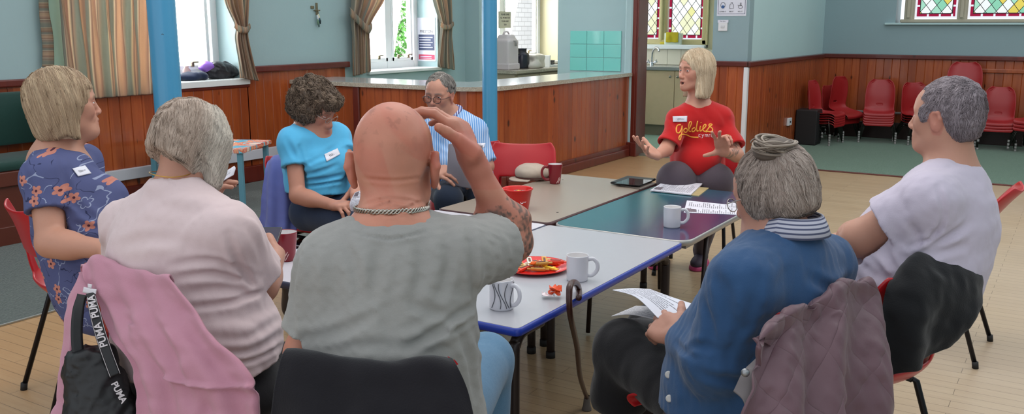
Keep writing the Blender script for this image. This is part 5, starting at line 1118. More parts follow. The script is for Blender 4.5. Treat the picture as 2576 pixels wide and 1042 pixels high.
def legs(parent,pel,knees,feet,f,mat,shoem,solem,rt=.085,rk=.062,ra=.045,h=.009,name='trousers',skin=None,sep=.09,shoes=True,extra=None,hw=.19,hd=.168):
    r_=unit(np.cross(f,UP));S=SDF().add(ell(A(*pel)-UP*.01,(hw,hd,.11),fr(f,UP)),.05)
    for s_,k,ft in ((-1,knees[0],feet[0]),(1,knees[1],feet[1])):
        hp=A(*pel)+r_*s_*sep-UP*.01;S.add(rc(hp,k,rt,rk),.05);S.add(rc(k,A(*ft)+UP*.10,rk,ra),.03)
        if shoes: shoe(parent,A(*ft)+f*.15+A(0,0,-ft[2]),A(*ft)-f*.09+A(0,0,-ft[2]),shoem,solem)
        if shoes: S.add(rc(A(ft[0],ft[1],.1),A(ft[0],ft[1],.07),ra,ra*.9),.02)
    if extra: extra(S)
    return mesh_part(name,S,h,mat,parent)
def chestcol(base,tat=None):
    b=A(*srgb(base))
    def f(V):
        c=np.tile(b,(len(V),1))
        if tat:
            for a,bb,r,seed,thr in tat:
                a=A(*a);bb=A(*bb);ba=bb-a;t=np.clip((V-a)@ba/(ba@ba),0,1);d=np.linalg.norm(V-a-t[:,None]*ba,axis=1);m=((d<r)&(wav(V,seed,28,6,1.5)>thr)&(t>0)&(t<1)).astype(float)[:,None];fine=(.55+.45*np.clip(wav(V,seed+1,70,5)*2,-1,1))[:,None];c=c*(1-m*.75*fine)+A(*srgb('#3e443f'))*m*.75*fine
        return c
    return f
def headbody(H,c_skin,face_kw,col_kw,neck,bodyS,hh=.0028,nr=(.054,.06),nk=(0,-.02,-.055),box=.15,low=-.155):
    S=SDF();head_sdf(H,S,**face_kw);S.add(rc(H.W(nk),neck,nr[0],nr[1]),.03)
    return S
# ======================================================= M: bald man, grey t-shirt, seen from behind
def build_bald():
    f=turn_dir(1000,2);r_=unit(np.cross(f,UP));pel=P(985,1108,2.02);neck=P(985,572,1.97);shL=P(842,668,1.95);shR=P(1150,640,1.99)
    T=person('bald man in a grey t-shirt seen from behind, raising his hand to his head',(pel[0],pel[1],0))
    H=Head(P(993,401,2.03),unit(turn_dir(1000,12)-UP*.05),UP+f*.1,1.14,.985)
    elR=P(1290,610,2.2);wrR=P(1188,402,2.12);elL=P(770,888,1.99);wrL=P(800,900,2.3)
    S=SDF();head_sdf(H,S,ears=False,fat=1)
    for m in (-1,1):
        e=H.ell((m*.081,-.012,-.016),(.0085,.021,.034));S.add(e,.006);S.add(H.rc((m*.087,-.022,.012),(m*.089,-.028,-.012),.006,.006),.006);S.add(H.rc((m*.089,-.028,-.012),(m*.080,-.012,-.05),.006,.0065),.006)
    S.add(H.ell((0,-.07,-.03),(.05,.03,.04)),.05);S.add(rc(H.W((0,-.03,-.07)),neck+UP*.02,.054,.060),.04)
    addl(S,torso(pel,neck-UP*.02,f,shL,shR,(.19,.15),(.165,.15),(.165,.125),belly=(.155,.13,.16,.35,.08),trap=.052))
    S.dis(CR(S,[([(915,449),(990,455),(1062,447)],.004,.0022),([(915,515),(985,500),(1062,512)],.004,.003),([(930,532),(990,508),(1045,518)],.004,.0025),([(945,500),(1000,522),(1052,545)],.0035,.002),([(960,545),(1010,530),(1068,505)],.004,.0025),([(925,545),(960,535),(1010,545)],.004,.002)],1.7))
    A1=SDF()
    for a_,k_ in ((rc(shR,elR,.056,.045),.0),(rc(elR,wrR,.046,.026),.02),(ell(lerp(elR,wrR,.28),(.043,.043,.075),fr(UP,unit(wrR-elR))),.03),(rc(lerp(elR,wrR,.9),lerp(elR,wrR,1.06),.026,.029),.02)): S.add(a_,max(k_,.012))
    kn=P(1150,312,2.13)
    addl(S,hand(wrR,kn,unit(RT*.75+UPV*.65-FW*.25),-1,[(.55,.45),(.6,.45),(.65,.45),(.65,.5)],.04,1.16,tp=(P(1186,384,2.08),P(1153,352,2.055),P(1124,333,2.035),P(1104,321,2.02))))
    S.add(rc(shL,elL,.055,.045),.03);S.add(rc(elL,wrL,.045,.028),.02);addl(S,hand(wrL,wrL+unit(f+A(0,0,-.1))*.1,UP,-1,[(.2,.3)]*4))
    base='#bb7f69';tf=chestcol(base,[(lerp(elR,wrR,-.1),lerp(elR,wrR,.5),.075,5,-.2),(lerp(shR,elR,.45),lerp(shR,elR,1.05),.08,7,-.25)])
    sp=lambda p,L,c:c
    def col(V):
        c=tf(V);L=H.L(V);top=np.clip((L[:,2]-.0)/.1,0,1)[:,None]*(np.linalg.norm(L,axis=1)<.14)[:,None];spots=(wav(V,31,30,6,2)>.75)[:,None]*top;c=c*(1-.22*spots);c=c*(1-.12*top*A(0,.5,.6));red=(np.clip(wav(V,8,9,5,1.5)+.3,0,1))[:,None];c=c*(1-.22*red*A(0.1,.8,.8))*(1+.1*np.clip(wav(V,9,14),-1,1))[:,None];er=(np.abs(L[:,0])>.078)[:,None]*(np.abs(L[:,2]+.01)<.06)[:,None];return c*(1-er*A(.02,.16,.14))
    lo,hi=S.bounds();hl=H.c-A(.17,.17,.2);hh=H.c+A(.17,.17,.2);ha=np.minimum(np.minimum(wrR,kn),P(1060,260,2.15))-.07;hb=np.maximum(np.maximum(wrR,kn),P(1200,400,2.0))+.07;hb[2]=max(hb[2],hh[2]);
    mesh_part('body',S,.004,SKIN,T,[(lo,hi,.0042)],col)
    eyes(H,T)
    # shirt
    Sh=SDF();addl(Sh,torso(pel,neck-UP*.02,f,shL,shR,(.2,.155),(.172,.155),(.172,.13),.012,belly=(.16,.13,.16,.35,.08),trap=.052))
    Sh.add(sleeve(shR,elR,.60,.072,.086),.03);Sh.add(sleeve(shL,elL,.74,.072,.066),.03)
    Sh.sub(rc(lerp(shR,elR,.35),lerp(shR,elR,1.1),.04,.085),.004)
    Sh.sub(ell(neck+UP*.052-f*.0,(.088,.098,.05),fr(f,unit(UP+f*.15))),.008)
    Sh.dis(CR(Sh,[([(1020,880),(1100,830),(1190,772)],.010,.008),([(1060,860),(1130,835),(1195,800)],.008,.005),([(742,852),(830,845),(930,800)],.012,.007),([(752,640),(735,740),(740,850)],.010,.006),([(1180,560),(1192,680),(1188,770)],.010,.006),([(862,600),(895,680),(905,760)],.012,.006),([(960,610),(945,690),(925,770)],.014,.005),([(1060,590),(1060,680),(1040,760)],.014,.005),([(790,610),(780,690),(790,760)],.014,.004),([(1120,580),(1130,660),(1110,740)],.012,.005),([(1190,830),(1225,920),(1245,1030)],.012,.005),([(1150,820),(1180,900),(1195,1000)],.012,.005),([(760,880),(950,870),(1120,880)],.012,.004),([(880,585),(985,602),(1070,583)],.004,.003),([(1020,760),(1110,790),(1180,775)],.012,.005)],1.5))
    Sh.dis(lambda p:.0028*wav(p*A(1,1,.45),11,13)+.0009*wav(p,12,45));Sh.cut(pel-UP*.12,-UP)
    hm=fabric('grey_marl','#94938f',700,.92,.05,.35,'#7a797a');mesh_part('t_shirt',Sh,.005,hm,T)
    # collar rib
    ring=[neck+UP*.022+f*(.094*math.sin(a))+r_*.088*math.cos(a)+UP*(.012*abs(math.cos(a))-.004*math.sin(a)) for a in np.linspace(0,2*math.pi,60,endpoint=False)]
    # necklace: plaited silver chain
    ch=[];aa=np.linspace(0,2*math.pi,150,endpoint=False);dr=f[None]*np.sin(aa)[:,None]+r_[None]*np.cos(aa)[:,None];cp=neck+UP*.040+f*.015+dr*.15+UP*(-.008*np.sin(aa))[:,None]
    for _ in range(24): cp=cp-dr*np.clip(S(cp)*.7,-.02,.03)[:,None]
    cpts=cp+dr*.003
    for k in range(3):
        ph=k*2.094;pp=[cpts[i]+UP*.0045*math.sin(i*.9+ph)+unit(cpts[i]-neck)*.0022*math.cos(i*.9+ph) for i in range(150)];ch.append(tube(pp,.0021,6,closed=True))
    obj('necklace',merge(ch),M('silver','#b5b1a8',.22,1),T,'plaited silver neck chain')
    k=[P(800,905,2.55),P(1222,908,2.62)];jn=fabric('faded_denim','#4b718f',500,.9,.3,.4,'#7598b2')
    legs(T,pel-UP*.02,k,[(k[0][0],k[0][1],.0),(k[1][0]+.03,k[1][1]-.05,0)],f,jn,M('brown_shoe','#3a2c24',.5),M('shoe_sole','#1c1a19',.7),.09,.076,.06,name='jeans',hw=.205)
    c=chair_at(930,900,1.86,turn_dir(930,2),'red plastic chair under the black jacket, seating the bald man')
    z=1.80
    drape('jacket','plain black jacket hung over the chair of the bald man','jacket',[[(735,1010,1.950),(860,1000,1.950),(980,1000,1.950),(1130,1010,1.930)],[(724,902,1.925),(850,912,1.930),(960,922,1.930),(1130,917,1.860)],[(722,879,1.835),(800,890,1.840),(930,909,1.845),(1060,900,1.825),(1135,900,1.815)],[(706,902,1.795),(800,902,1.795),(930,919,1.795),(1060,912,1.775),(1150,922,1.775)],[(690,977,1.775),(800,982,1.765),(930,982,1.765),(1070,982,1.755),(1178,987,1.755)],[(672,1080,1.765),(800,1085,1.735),(930,1085,1.735),(1080,1085,1.725),(1200,1090,1.735)],[(655,1200,1.775),(800,1200,1.735),(930,1200,1.735),(1080,1200,1.725),(1215,1200,1.735)]],fabric('black_fleece','#17151a',300,.95),nf=3,seed=3,fold=.006,fine=.003)
build_bald()
# ======================================================= R: woman in the red t-shirt
def bob(H,S,length,vol=0.,face=(.064,.078,.10),fz=-.045,fy=.105,back=None,side=(.030,.028)):
    S.add(H.ell((0,-.02,.03),(.082+vol,.103+vol,.091+vol)),0)
    for m in (-1,1): S.add(H.rc((m*(.056+vol*.6),-.012,.0),(m*(.062+vol),-.014,-length-.03),side[0],side[1]),.04)
    bl=back or length;S.add(H.ell((0,-.062,-bl*.45),(.070+vol,.045+vol,bl*.75)),.05)
    S.sub(H.ell((0,fy,fz),face),.012);S.cut(H.W((0,0,-length)),H.D((0,0,-1)),.006)
def down(H,part=0.,k=.9,fwd=0.):
    def d(p):
        L=H.L(p);v=np.zeros_like(p);x=(L[:,0]-part);top=np.clip((L[:,2]-.02)/.08,0,1)
        v+=H.D((1,0,0))[None]*(np.sign(x)*(.25+1.1*top)*k)[:,None];v+=H.D((0,1,0))[None]*(fwd+(L[:,1]+.02)*3*top)[:,None];v+= -H.R[2][None]*(1.0);return v
    return d
def build_red():
    f=turn_dir(1755,191);r_=unit(np.cross(f,UP));pel=P(1755,455,5.45);neck=P(1756,262,5.2);shR=P(1709,305,5.17);shL=P(1813,302,5.25)
    T=person('woman with straight blonde hair in a bright red printed t-shirt, gesturing with both hands',(pel[0],pel[1],0))
    H=Head(P(1748,177,5.16),unit(turn_dir(1750,230)-UP*.0),UP,.95,.97)
    S=SDF();head_sdf(H,S,open_=.005,lids=.1,nose=.95);S.add(rc(H.W((0,-.02,-.055)),neck-UP*.03,.048,.056),.03)
    addl(S,torso(pel,neck-UP*.03,f,shL,shR,(.145,.12),(.12,.10),(.13,.1)))
    S.dis(creases([(H.W((-.04,.085,.052)),H.W((.045,.085,.052)),.0035,.0016),(H.W((-.035,.088,.043)),H.W((.04,.088,.043)),.0035,.0016)]))
    elR=P(1676,376,5.1);wrR=P(1652,391,4.88);elL=P(1852,390,5.15);wrL=P(1821,383,4.93)
    for a,b,c,sw in ((shR,elR,wrR,1),(shL,elL,wrL,1)): S.add(rc(a,b,.045,.037),.03);S.add(rc(b,c,.039,.0245),.02)
    addl(S,hand(wrR,P(1625,380,4.84),unit(FW*.55-UPV*.6+RT*.1),-1,[(.1,.2),(.25,.3),(.35,.35),(.45,.4)],.22,1.0,thumb=(.75,.1,.1)))
    addl(S,hand(wrL,P(1815,347,4.86),unit(FW),1,[(.1,.15),(.3,.25),(.9,.9),(1.0,.9)],.16,1.0,thumb=(.8,.15,.1)))
    body=chestcol('#c48d78',[(lerp(shL,elL,.6),lerp(elL,wrL,.95),.07,3,-.35)])
    def col(V):
        c=body(V);Lm=np.linalg.norm(V-H.c,axis=1)<.17;
        if Lm.any(): c[Lm]=head_col(H,V[Lm],'#c48d78',lip=(150,72,70),brow='#6b4a38',cheek=.5)
        return c
    lo,hi=S.bounds();mesh_part('body',S,.004,SKIN,T,[(lo,hi,.0042)],col);
    eyes(H,T,(-.25,-.1));obj('mouth_inside',polygonize(SDF().add(H.ell((0,.083,-.072),(.013,.008,.006))),.003*1.0),M('mouth_dark','#3a1518',.4),T)
    obj('ring',tube([P(1832,343,4.83)+RT*.009*math.cos(a)+A(0,0,.009)*math.sin(a) for a in np.linspace(0,6.28,16)],.0014,5),M('gold','#c79a4a',.3,1),T)
    Sh=SDF();addl(Sh,torso(pel,neck-UP*.03,f,shL,shR,(.15,.125),(.135,.115),(.138,.105),.014,bust=(.065,.075,.055)))
    Sh.add(sleeve(shR,elR,.84,.05,.072),.03);Sh.add(sleeve(shL,elL,.80,.05,.08),.03);Sh.sub(rc(lerp(shL,elL,.5),lerp(shL,elL,1.05),.04,.07),.004);Sh.sub(rc(lerp(shR,elR,.5),lerp(shR,elR,1.05),.04,.066),.004)
    Sh.sub(ell(neck+UP*.035+f*.02,(.078,.09,.052),fr(f,UP)),.008)
    Sh.dis(creases([(P(1705,355,5.0),P(1715,425,5.0),.018,.006),(P(1795,350,5.0),P(1785,420,5.0),.02,.006),(P(1745,400,5.0),P(1760,440,5.0),.02,.005),(P(1800,300,5.1),P(1810,380,5.1),.015,.006),(P(1700,300,5.1),P(1700,360,5.1),.015,.006),(P(1715,432,5.0),P(1800,436,5.0),.015,.005)]))
    Sh.dis(lambda p:.003*wav(p,21,12));Sh.add(ell(P(1755,405,5.2),(.125,.115,.10),fr(f,UP)),.06);Sh.cut(P(1755,442,5.08),unit(-UP+f*.25))
    sh=mesh_part('t_shirt',Sh,.0065,fabric('red_cotton','#b31a1c',700,.9,.04),T)
    badge(Sh,sh,[(1692,293),(1729,292),(1728,307),(1693,307)],4.7,'Grace')
    def cv(pts): return [(1580+x/5.209,300+y/5.209) for x,y in pts]
    st_=[[(692,72),(650,82),(632,130),(640,175),(668,180),(695,140),(708,85)],[(708,85),(706,150),(694,225),(682,268),(666,262),(672,225),(705,202),(760,203),(830,232),(925,240)],
     [(752,118),(728,140),(735,168),(760,170),(776,145),(762,120),(748,122)],[(776,150),(800,125),(828,60),(822,34),(803,44),(792,95),(796,150),(822,160)],[(872,112),(842,125),(838,158),(862,160),(888,125),(905,60),(910,20)],[(908,30),(896,110),(905,155),(925,150)],[(950,88),(942,130),(950,158),(972,140)],[(953,42),(955,47)],
     [(972,140),(1005,112),(1022,80),(1005,70),(985,100),(985,145),(1012,162),(1040,140)],[(1040,140),(1070,100),(1100,72),(1068,66),(1062,92),(1100,120),(1106,150),(1078,166),(1045,160),(1020,170)]]
    yl=M('yellow_print','#e8a23c',.6);wl_=M('white_print','#e3c9cc',.6)
    q=[tube(project(Sh,[(a,b,4.7) for a,b in spline([(*p,) for p in cv(s_)],max(8,len(s_)*5))[:,:2]])+FW*.0022,.0042,8) for s_ in [[(x,y,0) for x,y in s2] for s2 in st_] for s_ in [[(x,y) for x,y,_ in s_]]]
    obj('shirt_lettering',merge(q),yl,sh)
    wt_=[[(950,196),(928,202),(926,228),(950,236)],[(966,198),(978,228)],[(994,198),(978,232),(966,250)],[(1010,236),(1010,198),(1024,200),(1028,236)],[(1028,210),(1040,198),(1048,236)],[(1062,236),(1062,198),(1076,198)],[(1088,198),(1088,228),(1104,236),(1110,226),(1110,198)],[(1110,198),(1110,238)]]
    q=[tube(project(Sh,[(a,b,4.7) for a,b in np.array([lerp(cv(s_)[i],cv(s_)[i+1],t) for i in range(len(s_)-1) for t in (0,.34,.67,1)])])+FW*.0004,.0018,6) for s_ in wt_]
    obj('shirt_lettering_small',merge(q),wl_,sh)
    kn=[P(1812,468,5.0),P(1682,458,4.98)];tr=fabric('plum_grey_trousers','#4d434c',400,.8,.1);
    # image-left leg is her right
    knL=P(1799,458,5.17);knR=P(1700,454,5.15);ftL=PZ(1762,668,0)+A(0,0,0);ftR=PZ(1660,664,0)
    legs(T,pel-UP*.03,[knL,knR],[ftL,ftR],f,tr,M('trainer_purple','#3a3040',.7),M('pink_sole','#b03468',.5),.108,.102,.046,.008,sep=.075)
    Hs=SDF();bob(H,Hs,.158,.010,face=(.062,.082,.098),fz=-.033,fy=.108);Hs.add(rc(H.W((-.062,.0,-.05)),H.W((-.088,.03,-.14)),.022,.022),.03).cut(H.W((0,0,-.158)),H.D((0,0,-1)),.006);Hs.dis(lambda p:.0018*wav(p*A(1,1,.25),5,60))
    hair_obj('hair',T,Hs,.005,'#bfa78a','#dccbb0',4000,down(H,.012,.7),step=.014,ns=20,rad=.0010,off=.001,stop=lambda q:(H.L(q)[:,2]<-.165)|((H.L(q)[:,1]>.07)&(H.L(q)[:,2]<.035)&(np.abs(H.L(q)[:,0])<.05)),rootsel=lambda V:(H.L(V)[:,2]>-.02),seed=4,jit=.05)
    d=unit(f);c=hallchair(pel[0]-f[0]*.03,pel[1]-f[1]*.03,f,'red plastic chair under the woman in the red printed t-shirt')
build_red()
def floral():
    n=NT('floral_navy');v=n.coord();R=(0,0,0);d=n.n('ShaderNodeVectorMath',operation='DOT_PRODUCT');n.put(d.inputs[0],v);d.inputs[1].default_value=(RT[0],RT[1],0);z=n.sep(v)[2];uv=n.comb(d.outputs['Value'],z,0.)
    vn=n.n('ShaderNodeTexVoronoi',feature='F1',voronoi_dimensions='2D');n.put(vn.inputs['Vector'],uv);vn.inputs['Scale'].default_value=14.;vn.inputs['Randomness'].default_value=.9
    sub=n.n('ShaderNodeVectorMath',operation='SUBTRACT');sc=n.n('ShaderNodeVectorMath',operation='SCALE');n.put(sc.inputs[0],uv);sc.inputs['Scale'].default_value=1.
    n.put(sub.inputs[0],uv);n.put(sub.inputs[1],vn.outputs['Position']);q=n.sep(sub.outputs[0]);an=n.math('ARCTAN2',q[1],q[0]);di=n.math('SQRT',n.math('ADD',n.math('MULTIPLY',q[0],q[0]),n.math('MULTIPLY',q[1],q[1])))
    rh=n.sep(vn.outputs['Color']);pr=n.math('MULTIPLY_ADD',n.math('ABSOLUTE',n.math('COSINE',n.math('MULTIPLY_ADD',an,2.5,n.math('MULTIPLY',rh[1],6.)))),.0085,.0105)
    fl=n.math('MULTIPLY',n.math('LESS_THAN',di,pr),n.math('GREATER_THAN',rh[0],.38));ol=n.math('MULTIPLY',n.math('LESS_THAN',n.math('ABSOLUTE',n.math('SUBTRACT',di,pr)),.0016),n.math('LESS_THAN',rh[0],.30))
    w=n.noise(n.mapv(uv,(1,1,1)),11,2,.5,.3);w2=n.noise(n.mapv(uv,(1,1,1),(0,0,1.0),(3.3,1,0)),13,2,.5,.3)
    l1=n.math('LESS_THAN',n.math('ABSOLUTE',n.math('SUBTRACT',w,.5)),.0085);l2=n.math('LESS_THAN',n.math('ABSOLUTE',n.math('SUBTRACT',w2,.47)),.008);gt=n.math('GREATER_THAN',n.noise(uv,16,1),.52)
    ln=n.math('MULTIPLY',n.math('MAXIMUM',l1,0.),gt);ln2=n.math('MULTIPLY',l2,n.math('SUBTRACT',1.,gt))
    c=n.mix(n.noise(v,4,3),srgb('#4a5078'),srgb('#575d84'));c=n.mix(n.math('MULTIPLY',ln2,.8),c,srgb('#232744'));c=n.mix(n.math('MULTIPLY',n.math('MAXIMUM',ln,ol),.8),c,srgb('#9aa3bd'))
    fc=n.mix(n.math('LESS_THAN',di,.0045),n.mix(n.noise(uv,90,2),srgb('#a8685e'),srgb('#c98a78')),srgb('#4a2b3a'));c=n.mix(fl,c,fc);return n.fin(c,.85,0,n.bump(n.noise(v,600,1),.3,.001),.2)
def stripes(name,c1,c2,pitch,ax=None,duty=.5):
    n=NT(name);v=n.coord();d=n.n('ShaderNodeVectorMath',operation='DOT_PRODUCT');n.put(d.inputs[0],v);a=ax if ax is not None else (RT[0],RT[1],.0);d.inputs[1].default_value=tuple(map(float,a))
    w=n.math('ADD',d.outputs['Value'],n.math('MULTIPLY',n.noise(v,6,2),.012));f_=n.math('GREATER_THAN',n.math('FRACT',n.math('DIVIDE',w,pitch)),duty);return n.fin(n.mix(f_,srgb(c1),srgb(c2)),.8,0,n.bump(n.noise(v,600,1),.2,.001),.2)
def std_person(T,H,S,arms,tor,neck,skin,colf,eyes_=True,h=.0042,fn=None):
    lo,hi=S.bounds()
    def col(V):
        c=colf(V) if colf else np.tile(A(*srgb(skin)),(len(V),1));m=np.linalg.norm(V-H.c,axis=1)<.17
        if m.any():c[m]=fn(V[m])
        return c
    mesh_part('body',S,h,SKIN,T,[(lo,hi,h)],col)
    if eyes_:eyes(H,T)
def arm(S,sh,el,wr,r=(.046,.038,.025),kn=None,n=None,side=1,curl=None,sc=1.,th=(.6,.5,.3),spread=.1):
    S.add(rc(sh,el,r[0],r[1]),.03);S.add(rc(el,wr,r[1]*1.03,r[2]),.02);S.add(ell(lerp(el,wr,.27),(r[1]*1.0,r[1]*1.0,.07),fr(UP+A(.1,.2,0),unit(A(*wr)-A(*el)))),.03)
    if kn is not None: addl(S,hand(wr,kn,n,side,curl or [(.3,.4)]*4,spread,sc,thumb=th))
# ======================================================= L: floral top
def build_floral():
    f=turn_dir(170,76);r_=unit(np.cross(f,UP));pel=P(258,742,3.3);neck=P(130,385,3.27);shR=P(112,448,3.13);shL=P(205,412,3.45)
    T=person('woman with a blonde bob in a navy floral top, seated at the far left',(pel[0],pel[1],0))
    H=Head(P(165,261,3.26),unit(turn_dir(150,80)+UP*.03),UP,1.04,.98);elR=P(128,612,3.08);wrR=P(268,628,3.0);elL=P(260,600,3.5);wrL=P(330,610,3.35)
    S=SDF();head_sdf(H,S,lids=.25,nose=.94,age=1,fat=1.2);S.add(H.ell((0,.045,-.105),(.035,.04,.025)),.03);S.add(rc(H.W((0,-.02,-.06)),neck-UP*.03,.056,.066),.04)
    addl(S,torso(pel,neck-UP*.02,f,shL,shR,(.18,.15),(.15,.14),(.16,.115)));S.add(rc(neck-UP*.03,neck-UP*.07+f*.06,.06,.06),.05)
    arm(S,shR,elR,wrR,(.052,.046,.03),wrR+unit(wrR-elR)*.09,UP,1);arm(S,shL,elL,wrL,(.05,.044,.028))
    base='#bd8a74';std_person(T,H,S,None,None,neck,base,chestcol(base),fn=lambda V:head_col(H,V,base,lip=(160,92,88),brow='#9c8468',cheek=.7))
    Sh=SDF();addl(Sh,torso(pel,neck-UP*.02,f,shL,shR,(.18,.14),(.165,.14),(.17,.115),.012,bust=(.07,.10,.07),belly=(.14,.13,.14,.35,.09),trap=.05))
    Sh.add(sleeve(shR,elR,.52,.07,.074),.03);Sh.add(sleeve(shL,elL,.5,.066,.068),.03);Sh.sub(rc(lerp(shR,elR,.3),lerp(shR,elR,1.1),.045,.068),.004)
    Sh.sub(ell(neck+UP*.02+f*.03,(.098,.10,.060),fr(f,UP)),.008);Sh.dis(CR(Sh,[([(150,400),(175,480),(170,545)],.012,.005),([(60,420),(75,480),(85,540)],.012,.004),([(180,560),(240,575),(260,560)],.012,.006),([(175,500),(220,540),(250,560)],.014,.005),([(165,650),(200,655),(250,640)],.01,.006)],2.8))
    Sh.dis(lambda p:.0022*wav(p,41,13));Sh.cut(pel-UP*.09,-UP);FLM=floral();sh=mesh_part('dress',Sh,.007,FLM,T);badge(Sh,sh,[(182,424),(214,416),(230,436),(197,444)],2.8,'ab')
    legs(T,pel-UP*.02,[pel+f*.42-r_*.1-UP*.02,pel+f*.42+r_*.1-UP*.02],[(pel+f*.42-r_*.1)*A(1,1,0),(pel+f*.42+r_*.1)*A(1,1,0)],f,FLM,M('navy_shoe','#23253a',.5),M('shoe_sole','#1c1a19',.7),name='dress_skirt',hw=.18,hd=.15)
    Hs=SDF();bob(H,Hs,.112,.008,face=(.078,.088,.090),fz=-.038,fy=.112,back=.118,side=(.034,.030));Hs.sub(H.ell((0,.115,-.12),(.09,.06,.09)),.01)
    Hs.dis(lambda p:.002*wav(p*A(1,1,.25),5,60))
    hair_obj('hair',T,Hs,.005,'#a1866c','#cdb596',6000,down(H,.0,.7,.15),step=.013,ns=18,rad=.0010,off=.0012,stop=lambda q:(H.L(q)[:,2]<-.118-.012*np.sin(H.L(q)[:,1]*60))|((H.L(q)[:,1]>.06)&(H.L(q)[:,2]<.045)),rootsel=lambda V:(H.L(V)[:,2]>-.05),seed=14,jit=.05)
    c0=P(60,538,3.30);c=c0-r_*.2+f*.27;hallchair(c[0],c[1],f,'red plastic chair under the woman in the navy floral top')
build_floral()
# ======================================================= W: pale pink t-shirt
def build_pink():
    f=turn_dir(480,34);r_=unit(np.cross(f,UP));pel=P(512,1012,2.640);neck=P(440,472,2.580);shL=P(325,570,2.720);shR=P(574,588,2.500)
    T=person('woman with short grey blonde hair in a pale pink t-shirt, seen from behind, head bowed',(pel[0],pel[1],0))
    H=Head(P(492,368,2.620),unit(turn_dir(490,58)-UP*.42),unit(UP+turn_dir(490,58)*.42),1.02);elR=P(656,722,2.680);wrR=P(694,642,2.880);elL=P(330,790,3.020);wrL=P(545,560,3.120)
    S=SDF();head_sdf(H,S,lids=.1,age=1,fat=.6);S.add(rc(H.W((0,-.03,-.055)),neck-UP*.02,.054,.062),.04)
    addl(S,torso(pel,neck-UP*.02,f,shL,shR,(.22,.16),(.21,.16),(.195,.125)))
    arm(S,shR,elR,wrR,(.055,.046,.03),P(682,612,2.940),unit(RT*.9-FW*.3),1,[(.5,.7),(.6,.8),(.7,.8),(.8,.8)]);arm(S,shL,elL,wrL,(.055,.046,.03),wrL+UP*.09,unit(-RT),1,[(.5,.7)]*4)
    base='#b5836e';std_person(T,H,S,None,None,neck,base,chestcol(base),fn=lambda V:head_col(H,V,base,brow='#8f7a66',cheek=.6))
    Sh=SDF();addl(Sh,torso(pel,neck-UP*.01,f,shL,shR,(.235,.175),(.225,.18),(.21,.14),.016,belly=(.2,.15,.16,.3,.05),trap=.056))
    Sh.add(sleeve(shR,elR,.72,.080,.092),.03);Sh.add(sleeve(shL,elL,.7,.075,.08),.03);Sh.sub(rc(lerp(shR,elR,.5),lerp(shR,elR,1.15),.05,.08),.004)
    Sh.sub(ell(neck+UP*.052+f*.03,(.085,.092,.05),fr(f,unit(UP+f*.1))),.008)
    Sh.dis(CR(Sh,[([(430,668),(520,655),(590,672),(650,700)],.010,.006),([(440,700),(540,690),(640,712)],.010,.006),([(470,738),(560,728),(640,742)],.012,.006),([(480,775),(560,765),(610,752),(655,735)],.009,.007),([(500,805),(600,800),(690,770)],.014,.003),([(520,850),(620,850),(705,800)],.012,.004),([(540,890),(640,880),(712,835)],.012,.005),([(560,915),(640,905),(710,870)],.008,.005),([(575,590),(600,660),(640,728)],.010,.008),([(610,560),(640,600),(660,660)],.014,.004),([(280,560),(265,600),(258,650)],.012,.005),([(400,440),(440,462),(490,475)],.004,.002),([(345,480),(420,520),(520,540)],.02,.004),([(300,620),(380,600),(470,610)],.016,.004)],1.8))
    Sh.dis(lambda p:.0024*wav(p,51,12)+.0008*wav(p,52,40));Sh.cut(P(600,945,2.520),unit(-UP+f*.1));mesh_part('t_shirt',Sh,.006,fabric('pale_pink_cotton','#cdb9ba',700,.9,.03),T)
    obj('necklace',tube([neck+UP*.044-f*.008+(r_*math.cos(a)+f*math.sin(a))*.060+UP*.004*math.sin(a*2) for a in np.linspace(2.8,6.6,30)],.0014,6),M('gold','#c79a4a',.3,1),T)
    k=[pel+f*.42-r_*.1,pel+f*.42+r_*.1];legs(T,pel+UP*.04,k,[k[0]*A(1,1,0),k[1]*A(1,1,0)],f,fabric('black_trousers','#151418',400,.9),M('black_shoe','#1a1a1c',.5),M('shoe_sole','#1c1a19',.7),.095,hw=.24,hd=.19)
    Hs=SDF();Hs.add(H.ell((0,-.022,.028),(.092,.112,.10)),0);Hs.add(H.ell((0,-.055,-.045),(.082,.068,.07)),.04)
    for m in (-1,1): Hs.add(H.rc((m*.072,.02,.02),(m*.074,.035,-.085),.032,.026),.04)
    Hs.sub(H.ell((0,.115,-.05),(.066,.075,.11)),.012);Hs.cut(H.W((0,-.03,-.078)),H.D((0,-.45,-1)),.008);Hs.dis(lambda p:.0032*wav(p*A(1,1,.5),5,30))
    def cf(V,C):
        L=H.L(V);k=np.clip((L[:,0]-.0)/.05,0,1)[:,None]*np.clip((L[:,1]+.06)/.05,0,1)[:,None];g=np.clip(C.mean(1,keepdims=True),0,1);return C*(1-.75*k)+ (g*1.55)*A(1.,.93,.81)*.75*k
    hair_obj('hair',T,Hs,.005,'#9b8778','#c6b3a4',7500,down(H,.012,.75,-.1),step=.011,ns=17,rad=.00085,off=.0012,stop=lambda q:(H.L(q)[:,2]<-.088-.45*np.minimum(.12,H.L(q)[:,1]+.03))|((H.L(q)[:,1]>.075)&(H.L(q)[:,2]<.03)&(np.abs(H.L(q)[:,0])<.055)),rootsel=lambda V:(H.L(V)[:,2]>-.06),seed=24,jit=.05,wave=.0012,wl=.06,colf=cf)
    cb=P(330,688,2.50);c=cb+f*.26;hallchair(c[0],c[1],f,'red plastic chair under the pink cardigan, seating the woman in pale pink')
    t=thing('phone','dark phone in the hand of the woman in pale pink','phone',P(672,606,2.960));b=BM();R_=Matrix((tuple(RT),tuple(unit(FW*.8+UPV*.6)),tuple(unit(UPV*.8-FW*.6)))).transposed();add_box(b,P(673,607,2.960),(.07,.14,.009),R_,.004);bmobj('case',b,M('phone_black','#19161f',.2),t)
